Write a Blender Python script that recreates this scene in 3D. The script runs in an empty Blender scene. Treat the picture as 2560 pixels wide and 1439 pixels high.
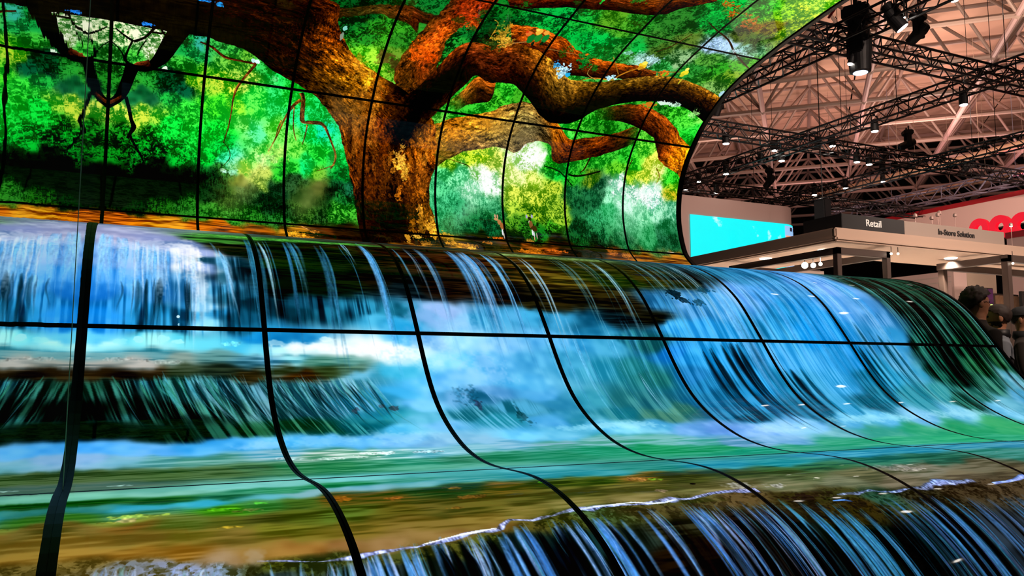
import bpy, bmesh, math, random
import numpy as np
from mathutils import Vector, Matrix
PI = math.pi
scene = bpy.context.scene
COL = scene.collection
# ---------------------------------------------------------------- camera, world, lights, exposure
cam_d = bpy.data.cameras.new('camera'); cam = bpy.data.objects.new('camera', cam_d); COL.objects.link(cam)
cam_d.sensor_width = 36; cam_d.lens = 28.73; cam_d.clip_start = .02; cam_d.clip_end = 300
_r, _d, _f = Vector((.9034976, -.4285932, 0)), Vector((.0449151, .0946845, -.9944936)), Vector((.4262332, .8985225, .1047975))
cam.matrix_world = Matrix(((_r.x, -_d.x, -_f.x, .5955), (_r.y, -_d.y, -_f.y, 0), (_r.z, -_d.z, -_f.z, 1.1), (0, 0, 0, 1)))
scene.camera = cam
world = bpy.data.worlds.new('hall_air'); scene.world = world; world.use_nodes = True
bg = world.node_tree.nodes['Background']; bg.inputs[0].default_value = (1, .78, .7, 1); bg.inputs[1].default_value = .035
scene.view_settings.view_transform = 'Standard'; scene.view_settings.look = 'None'; scene.view_settings.gamma = 1
scene.view_settings.exposure = 0; scene.view_settings.use_curve_mapping = False
def area(name, loc, rot, size, power, col):
    l = bpy.data.lights.new(name, 'AREA'); l.shape = 'DISK'; l.size = size; l.energy = power; l.color = col
    o = bpy.data.objects.new(name, l); o.location = loc; o.rotation_euler = rot; COL.objects.link(o); return o
def point(name, loc, power, col, r=.1):
    l = bpy.data.lights.new(name, 'POINT'); l.energy = power; l.color = col; l.shadow_soft_size = r
    o = bpy.data.objects.new(name, l); o.location = loc; COL.objects.link(o); return o
# floodlights of the hall that wash the roof from below
for i, (x, y, z, p, c) in enumerate([(17, 10, 8.2, 420, (1, .76, .56)), (22, 15, 8.2, 640, (1, .74, .56)), (31, 23, 8.6, 700, (1, .64, .52)), (25, 29, 8.0, 420, (1, .66, .52)), (38, 24, 8.0, 420, (1, .54, .48)), (35, 34, 8.0, 340, (1, .54, .48))]):
    area('roof_floodlight', (x, y, z), (PI, 0, 0), 2.0, p, c)
def beam(name, loc, aim, power, col, angle):
    l = bpy.data.lights.new(name, 'SPOT'); l.energy = power; l.color = col; l.spot_size = math.radians(angle); l.spot_blend = .5; l.shadow_soft_size = .12
    o = bpy.data.objects.new(name, l); o.location = loc; o.rotation_euler = (Vector(aim) - Vector(loc)).to_track_quat('-Z', 'Y').to_euler(); COL.objects.link(o); return o
# unseen spots added to brighten the booth fronts, visitors, banner and ducts
for loc, aim, p, ang in (((11.0, 2.5, 6.3), (11.5, 9, 3), 1500, 80), ((8.4, .5, 6.3), (10, 6, 1.5), 1300, 60), ((16, 3.5, 6.3), (15, 9, 2.8), 1000, 80), ((13.5, 10.5, 6.3), (15.8, 18, 4.5), 480, 80), ((20, 10.5, 6.2), (26.5, 14, 6.6), 1500, 90), ((19, 16, 5.0), (26.5, 19, 7.5), 900, 80)):
    beam('booth_fill_spot', loc, aim, p, (1, .74, .60), ang)
for x, y in ((10.45, 11.0), (10.5, 13.4), (12.6, 9.6), (15.4, 9.6)):
    area('soffit_fill', (x, y, .95), (PI, 0, 0), 1.0, 26, (1, .80, .64))  # unseen fill added inside the booth to brighten the canopy soffit
# ---------------------------------------------------------------- helpers
def mat(name, col, rough=.6, metal=0., emit=0., spec=.5, bump=0., bscale=40., vary=0.):
    m = bpy.data.materials.new(name); m.use_nodes = True; nt = m.node_tree; b = nt.nodes['Principled BSDF']
    b.inputs['Base Color'].default_value = (*col, 1); b.inputs['Roughness'].default_value = rough; b.inputs['Metallic'].default_value = metal
    b.inputs['Specular IOR Level'].default_value = spec
    if emit: b.inputs['Emission Color'].default_value = (*col, 1); b.inputs['Emission Strength'].default_value = emit
    if vary or bump:
        tc = nt.nodes.new('ShaderNodeTexCoord'); n = nt.nodes.new('ShaderNodeTexNoise'); n.inputs['Scale'].default_value = bscale; n.inputs['Detail'].default_value = 5
        nt.links.new(tc.outputs['Object'], n.inputs['Vector'])
        if vary:
            r = nt.nodes.new('ShaderNodeValToRGB'); r.color_ramp.elements[0].position = .3; r.color_ramp.elements[1].position = .7
            r.color_ramp.elements[0].color = (*[c * (1 - vary) for c in col], 1); r.color_ramp.elements[1].color = (*[min(c * (1 + vary), 1) for c in col], 1)
            nt.links.new(n.outputs['Fac'], r.inputs['Fac']); nt.links.new(r.outputs['Color'], b.inputs['Base Color'])
        if bump:
            bp = nt.nodes.new('ShaderNodeBump'); bp.inputs['Strength'].default_value = bump; nt.links.new(n.outputs['Fac'], bp.inputs['Height']); nt.links.new(bp.outputs['Normal'], b.inputs['Normal'])
    return m
def srgb(h):
    return tuple(((int(h[i:i + 2], 16) / 255 + .055) / 1.055) ** 2.4 if int(h[i:i + 2], 16) > 10 else int(h[i:i + 2], 16) / 255 / 12.92 for i in (0, 2, 4))
def link(name, me, parent=None, mats=(), loc=None, smooth=False):
    if isinstance(me, bmesh.types.BMesh):
        bm = me; me = bpy.data.meshes.new(name); bm.to_mesh(me); bm.free()
    for m in mats: me.materials.append(m)
    if smooth:
        for p in me.polygons: p.use_smooth = True
    o = bpy.data.objects.new(name, me); COL.objects.link(o)
    if parent: o.parent = parent
    if loc: o.location = loc
    return o
def empty(name, loc=(0, 0, 0), rz=0):
    o = bpy.data.objects.new(name, None); o.empty_display_size = .1; o.location = loc; o.rotation_euler = (0, 0, rz); COL.objects.link(o); return o
def tag(o, label, cat, group=None):
    o['label'] = label; o['category'] = cat
    if group: o['group'] = group
    return o
def struct(o): o['kind'] = 'structure'; return o
def box(bm, a, b, bev=0.):
    a, b = Vector(a), Vector(b)
    M = Matrix.Translation((a + b) / 2) @ Matrix.Diagonal((*[abs(b[i] - a[i]) for i in range(3)], 1))
    r = bmesh.ops.create_cube(bm, size=1, matrix=M)
    if bev:
        es = list({e for v in r['verts'] for e in v.link_edges}); bmesh.ops.bevel(bm, geom=es, offset=bev, segments=2, affect='EDGES')
def tube(bm, p, q, r, n=8, r2=None, caps=True):
    p, q = Vector(p), Vector(q); d = q - p
    M = Matrix.Translation((p + q) / 2) @ d.to_track_quat('Z', 'Y').to_matrix().to_4x4()
    bmesh.ops.create_cone(bm, cap_ends=caps, segments=n, radius1=r, radius2=r if r2 is None else r2, depth=d.length, matrix=M)
def lathe(bm, prof, n=20, M=Matrix()):
    rings = [[bm.verts.new(M @ Vector((r * math.cos(2 * PI * i / n), r * math.sin(2 * PI * i / n), z))) for i in range(n)] for r, z in prof]
    for a, b in zip(rings, rings[1:]):
        for i in range(n): bm.faces.new((a[i], a[(i + 1) % n], b[(i + 1) % n], b[i]))
    bm.faces.new(rings[0][::-1]); bm.faces.new(rings[-1])
def new(): return bmesh.new()
def copy_tree(o, parent=None):
    c = o.copy(); COL.objects.link(c); c.parent = parent
    for ch in list(o.children): copy_tree(ch, c)
    return c
# ---------------------------------------------------------------- picture shown on the displays (painted in panel metres)
RNG = np.random.default_rng(7)
def grid_noise(h, w, su, sv, rng):
    gh, gw = int(h / sv) + 3, int(w / su) + 3
    g = rng.random((gh, gw), dtype=np.float32)
    y = np.arange(h, dtype=np.float32) / sv + rng.random(); iy = y.astype(int); fy = (y - iy)[:, None]; fy = fy * fy * (3 - 2 * fy)
    x = np.arange(w, dtype=np.float32) / su + rng.random(); ix = x.astype(int); fx = (x - ix)[None]; fx = fx * fx * (3 - 2 * fx)
    a = g[iy] * (1 - fy) + g[np.minimum(iy + 1, gh - 1)] * fy
    ix1 = np.minimum(ix + 1, gw - 1)
    return (a[:, ix] * (1 - fx) + a[:, ix1] * fx).astype(np.float32)
def sstep(a, b, x):
    t = np.clip((x - a) / (b - a), 0, 1); return t * t * (3 - 2 * t)
def cells(h, w, s, rng, warp=None, st=1.0):
    """random brightness per irregular cell: reads as separate leaves"""
    gh, gw = int(h / s) + 4, int(w / (s * st)) + 4
    jx, jy, val = rng.random((gh, gw), dtype=np.float32), rng.random((gh, gw), dtype=np.float32), rng.random((gh, gw), dtype=np.float32)
    Y, X = np.meshgrid(np.arange(h, dtype=np.float32) / s + 1, np.arange(w, dtype=np.float32) / (s * st) + 1, indexing='ij')
    if warp is not None: Y = Y + warp[0]; X = X + warp[1]
    Y = np.clip(Y, 1, gh - 2.01); X = np.clip(X, 1, gw - 2.01)
    iy, ix = Y.astype(np.int32), X.astype(np.int32)
    best = np.full((h, w), 9, np.float32); out = np.zeros((h, w), np.float32)
    for dy in (-1, 0, 1):
        for dx in (-1, 0, 1):
            cy, cx = iy + dy, ix + dx
            d = (cy + jy[cy, cx] - Y) ** 2 + (cx + jx[cy, cx] - X) ** 2
            m = d < best
            best[m] = d[m]; out[m] = val[cy, cx][m]
    return out
def hexc(s): return [int(s[i:i + 2], 16) / 255 for i in (0, 2, 4)]
class Canvas:
    def __init__(s, width, height, res, seed):
        s.res = res; s.w = int(width * res); s.h = int(height * res); s.rng = np.random.default_rng(seed)
        s.im = np.zeros((s.h, s.w, 3), np.float32)
    def noise(s, su, sv=None): return grid_noise(s.h, s.w, max(su * s.res, 1), max((sv or su) * s.res, 1), s.rng)
    def field(s, pts, types, ku, warp):
        """blend scattered colour pairs and texture kinds over the whole canvas"""
        st = 6; hh, ww = s.h // st + 2, s.w // st + 2
        P = np.array([[a, b] for a, b, *_ in pts], np.float32)
        A = np.array([hexc(p[2]) + hexc(p[3]) + [float(p[4] == t) for t in types] for p in pts], np.float32)
        V, U = np.meshgrid(np.arange(hh) * st / s.res, np.arange(ww) * st / s.res, indexing='ij')
        k = s.res / st
        U = U + (grid_noise(hh, ww, .12 * k, .12 * k, s.rng) - .5) * warp * 2 + (grid_noise(hh, ww, .04 * k, .04 * k, s.rng) - .5) * warp
        V = V + (grid_noise(hh, ww, .12 * k, .12 * k, s.rng) - .5) * warp * 2 + (grid_noise(hh, ww, .04 * k, .04 * k, s.rng) - .5) * warp
        Q = np.c_[U.ravel(), V.ravel()].astype(np.float32)
        out = np.empty((len(Q), A.shape[1]), np.float32)
        for i in range(0, len(Q), 8192):
            q = Q[i:i + 8192]
            kq = ku(q)[:, None] if callable(ku) else ku
            d = ((q[:, None, 0] - P[None, :, 0]) * kq) ** 2 + (q[:, None, 1] - P[None, :, 1]) ** 2
            wgt = 1 / (d * d + 1e-7) / np.sqrt(d + 1e-4); out[i:i + 8192] = (wgt @ A) / wgt.sum(1, keepdims=True)
        out = out.reshape(hh, ww, -1)
        y = np.arange(s.h) / st; iy = y.astype(int); fy = (y - iy)[:, None, None].astype(np.float32)
        x = np.arange(s.w) / st; ix = x.astype(int); fx = (x - ix)[None, :, None].astype(np.float32)
        def up(o):
            a = o[iy] * (1 - fy) + o[iy + 1] * fy
            return a[:, ix] * (1 - fx) + a[:, ix + 1] * fx
        return out, up
    def vn(s, x, y, seed=0):
        tab = np.random.default_rng(seed).random((64, 64)).astype(np.float32)
        ix, iy = np.floor(x).astype(int), np.floor(y).astype(int); fx, fy = x - ix, y - iy
        fx = fx * fx * (3 - 2 * fx); fy = fy * fy * (3 - 2 * fy)
        t = lambda a, b: tab[b % 64, a % 64]
        return (t(ix, iy) * (1 - fx) + t(ix + 1, iy) * fx) * (1 - fy) + (t(ix, iy + 1) * (1 - fx) + t(ix + 1, iy + 1) * fx) * fy
    def tri_st(s, tri, st):
        """pixels inside a triangle with interpolated parameters"""
        r = s.res; t = np.array(tri) * r
        x0, x1 = max(int(t[:, 0].min()) , 0), min(int(t[:, 0].max()) + 2, s.w)
        y0, y1 = max(int(t[:, 1].min()), 0), min(int(t[:, 1].max()) + 2, s.h)
        if x1 <= x0 or y1 <= y0: return None
        Y, X = np.mgrid[y0:y1, x0:x1]
        (ax, ay), (bx, by), (cx, cy) = t
        den = (by - cy) * (ax - cx) + (cx - bx) * (ay - cy)
        if abs(den) < 1e-6: return None
        l0 = ((by - cy) * (X - cx) + (cx - bx) * (Y - cy)) / den
        l1 = ((cy - ay) * (X - cx) + (ax - cx) * (Y - cy)) / den
        l2 = 1 - l0 - l1; m = (l0 >= -.001) & (l1 >= -.001) & (l2 >= -.001)
        L = np.stack([l0[m], l1[m], l2[m]], 1)
        return Y[m], X[m], (L @ np.array(st)).astype(np.float32)
    def ribbon(s, pairs, cols, bark=1.0, alpha=None, sub=6, soft=0., grain=(26, 5), seed=1, rough=.05):
        """paint a band between two edges; colours given across it at every station"""
        A = np.array([p[0] for p in pairs], float); B = np.array([p[1] for p in pairs], float)
        C = np.array([[hexc(c) for c in row] for row in cols], float)
        n = len(A); q = np.linspace(0, n - 1, (n - 1) * sub + 1)
        def cr(P):
            i = np.clip(q.astype(int), 0, n - 2); f = (q - i).reshape((-1,) + (1,) * (P.ndim - 1))
            p0, p1, p2, p3 = P[np.maximum(i - 1, 0)], P[i], P[i + 1], P[np.minimum(i + 2, n - 1)]
            return .5 * (2 * p1 + (p2 - p0) * f + (2 * p0 - 5 * p1 + 4 * p2 - p3) * f * f + (3 * p1 - p0 - 3 * p2 + p3) * f ** 3)
        A, B, C = cr(A), cr(B), np.clip(cr(C), 0, 1)
        mid = (A + B) / 2; L = np.r_[0, np.cumsum(np.hypot(*np.diff(mid, axis=0).T))]
        wd = np.hypot(*(B - A).T)
        if rough:
            for E, sg, sd in ((A, -1, 0), (B, 1, 1)):
                nz = s.vn(L * 14, L * 0 + seed + sd * 7, seed) - .5 + .6 * (s.vn(L * 45, L * 0 + seed + sd * 5, seed + 3) - .5)
                E += sg * (B - A) * (nz * rough)[:, None]
        acc = {}
        for i in range(len(A) - 1):
            for tri, st in (((A[i], B[i], B[i + 1]), ((0, i), (1, i), (1, i + 1))), ((A[i], B[i + 1], A[i + 1]), ((0, i), (1, i + 1), (0, i + 1)))):
                o = s.tri_st(tri, st)
                if o is None or not len(o[0]): continue
                Y, X, T = o
                a, t = np.clip(T[:, 0], 0, 1), np.clip(T[:, 1], 0, len(A) - 1)
                k = C.shape[1]; j = np.clip((a * (k - 1)).astype(int), 0, k - 2); f = (a * (k - 1) - j)[:, None]
                i0 = np.clip(t.astype(int), 0, len(A) - 2); g = (t - i0)[:, None]
                c = (C[i0, j] * (1 - f) + C[i0, j + 1] * f) * (1 - g) + (C[i0 + 1, j] * (1 - f) + C[i0 + 1, j + 1] * f) * g
                if bark:
                    Lm = L[i0] * (1 - g[:, 0]) + L[np.minimum(i0 + 1, len(L) - 1)] * g[:, 0]; Wm = wd[i0]
                    xx = a * Wm
                    wv = 2.2 * s.vn(xx * 9, Lm * 9, seed + 5)
                    nz = .26 * s.vn(xx * grain[0] * 1.2 + wv, Lm * grain[1] * 1.8, seed) + .34 * s.vn(xx * grain[0] * 3 + 2 * wv, Lm * grain[1] * 5, seed + 1) + .30 * s.vn(xx * 120, Lm * 60 + wv * 3, seed + 2) + .20 * s.vn(xx * 190, Lm * 150, seed + 6)
                    nz = (nz - .55) * 2.2 * bark
                    c = c * np.clip(1 + nz[:, None] * 1.15, .12, 2.1) + np.clip(nz - .35, 0, 1)[:, None] * c * .8
                if alpha is not None or soft:
                    al = np.ones(len(a)) if alpha is None else np.interp(t / (len(A) - 1), np.linspace(0, 1, len(alpha)), alpha)
                    if soft: al = al * sstep(0, soft, np.minimum(a, 1 - a) * 2)
                    al = al[:, None]; s.im[Y, X] = s.im[Y, X] * (1 - al) + c * al
                else: s.im[Y, X] = c
    def stroke(s, pts, widths, cols, **kw):
        P = np.array(pts, float); T = np.gradient(P, axis=0); T /= np.hypot(*T.T)[:, None] + 1e-9
        N = np.c_[-T[:, 1], T[:, 0]]; wv = np.interp(np.linspace(0, 1, len(P)), np.linspace(0, 1, len(widths)), widths)[:, None] / 2
        s.ribbon(list(zip(P - N * wv, P + N * wv)), [cols] * len(P), **kw)
    def dab(s, u, v, ru, rv, col, alpha, tex=0., rot=0., sharp=1.):
        r = s.res; R_ = max(ru, rv) * 1.6
        x0, x1 = max(int((u - R_) * r), 0), min(int((u + R_) * r) + 1, s.w); y0, y1 = max(int((v - R_) * r), 0), min(int((v + R_) * r) + 1, s.h)
        if x1 <= x0 or y1 <= y0: return
        Y, X = np.mgrid[y0:y1, x0:x1]; dx, dy = X / r - u, Y / r - v
        c, sn = math.cos(rot), math.sin(rot); a, b = (dx * c + dy * sn) / ru, (-dx * sn + dy * c) / rv
        d = np.sqrt(a * a + b * b)
        if tex: d = d + tex * (s.vn(X / r * 30 + u * 9, Y / r * 30, 3) - .5) + tex * .8 * (s.vn(X / r * 90, Y / r * 90 + v * 9, 4) - .5)
        al = (np.clip(sstep(1 + .6 * (1 - sharp), sharp * .9, d), 0, 1) * alpha)[..., None]
        c = np.array(hexc(col))
        if tex >= .9 and sharp >= .5:                                  # grain inside the patch
            g = .5 * s.vn(X / r * 70, Y / r * 70, 8) + .5 * s.vn(X / r * 160, Y / r * 120, 9); c = c * (.35 + 1.3 * g)[..., None]
        s.im[y0:y1, x0:x1] = s.im[y0:y1, x0:x1] * (1 - al) + c * al
    def image(s, name):
        im = np.empty((s.h, s.w, 4), np.float32); im[..., :3] = np.clip((s.im - .5) * 1.12 + .48, 0, 1); im[..., 3] = 1
        b = bpy.data.images.new(name, s.w, s.h, alpha=False); b.pixels.foreach_set(im.ravel()); b.update(); b.pack()
        return b
def tex_kinds(cv, slant):
    """one grey texture per kind: leaves, soft haze, falling streaks, ripples, fine brush, slanted falls"""
    h, w = cv.h, cv.w; n = cv.noise; k = cv.res
    wy, wx = (n(.05) - .5) * 2.2, (n(.05) - .5) * 2.2
    c1 = cells(h, w, .016 * k, cv.rng, (wy, wx)); c2 = cells(h, w, .008 * k, cv.rng, (wx * 1.5, wy * 1.5))
    L = .30 * n(.10) + .26 * n(.04) + .26 * c1 + .18 * c2
    L = sstep(.36, .64, L)
    S = sstep(.25, .75, .5 * n(.22) + .3 * n(.09) + .2 * n(.035))
    def rip(a, b): return n(a, b)
    Hh = .35 * rip(.30, .03) + .30 * rip(.16, .014) + .35 * rip(.07, .007); Hh = sstep(.3, .7, Hh)
    B = .25 * n(.08) + .25 * n(.03) + .25 * n(.008, .03) + .25 * c2; B = sstep(.32, .68, B)
    V = .34 * rip(.035, .5) + .30 * rip(.014, .35) + .22 * rip(.006, .22) + .14 * n(.06); V = sstep(.33, .67, V)
    F = V
    if slant:
        F = .3 * rip(.03, .3) + .40 * rip(.012, .22) + .3 * rip(.006, .15); F = sstep(.41, .67, F)
        sh = (np.arange(h) / k * slant * k).astype(int)
        F = np.stack([np.roll(F[i], sh[i]) for i in range(h)])
    return dict(L=L, S=S, V=V, H=Hh, B=B, F=F)
def flow_k(q): return (.42 + .5 * sstep(2.9, 3.3, q[:, 0]) * (1 - sstep(2.95, 3.15, q[:, 1]))).astype(np.float32)     # patches stretch along the fall above, across it in the pools
def paint(cv, pts, ku, warp, slant, extra):
    kinds = 'LSVHBF'
    out, up = cv.field(pts, kinds, ku, warp)
    T = np.zeros((cv.h, cv.w), np.float32)
    tx = tex_kinds(cv, slant)
    W_ = up(out[..., 6:])
    for i, kd in enumerate(kinds): T += W_[..., i] * tx[kd]
    del W_
    lo = up(out[..., :3]); cv.im = lo + (up(out[..., 3:6]) - lo) * T[..., None]
    cv.tx = tx
def overlays(cv, name, RIBBONS, STROKES, DABS):
    for sc, pairs, cols, kw in RIBBONS:
        if sc == name: cv.ribbon([((a, b), (c, d)) for a, b, c, d in pairs], [r.split() for r in cols.split('|')], **kw)
    for sc, pts, wd, cols, kw in STROKES:
        if sc == name: cv.stroke(pts, wd, cols.split(), sub=3, **kw)
    for sc, u, v, ru, rv, col, al, tx, shp in DABS:
        if sc == name: cv.dab(u, v, ru, rv, col, al, tx, 0, shp)
def strands(cv, FALLS, seed):
    """single threads of falling water: (u, v, length, width, drift, colour, alpha)"""
    rng = np.random.default_rng(seed)
    for (ua, va, ub, vb, n, l0, l1, w0, w1, drift, cols, a0) in FALLS:
        cols = cols.split(); cen = rng.random(max(3, n // 3))
        for i in range(n):
            t = float(np.clip(cen[rng.integers(len(cen))] + rng.normal() * .012, 0, 1)); u = ua + (ub - ua) * t; v = va + (vb - va) * t + rng.normal() * .012
            L = rng.uniform(l0, l1); wd = rng.uniform(w0, w1) * rng.choice([.6, 1, 1.6]); c = cols[rng.integers(len(cols))]
            d = drift * L * rng.uniform(.7, 1.3); wob = rng.normal() * .006
            q = np.linspace(0, 1, 6)
            P = np.c_[u + d * q + wob * np.sin(q * 5), v + L * q]
            cv.stroke(P, [wd * .5, wd, wd * .9, wd * .7, wd * .4], [c, c, c], sub=2, bark=.35, grain=(60, 3), alpha=[.3 * a0, a0, .9 * a0, .7 * a0, .4 * a0, 0], soft=.8, rough=0, seed=int(rng.integers(60)))

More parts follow.
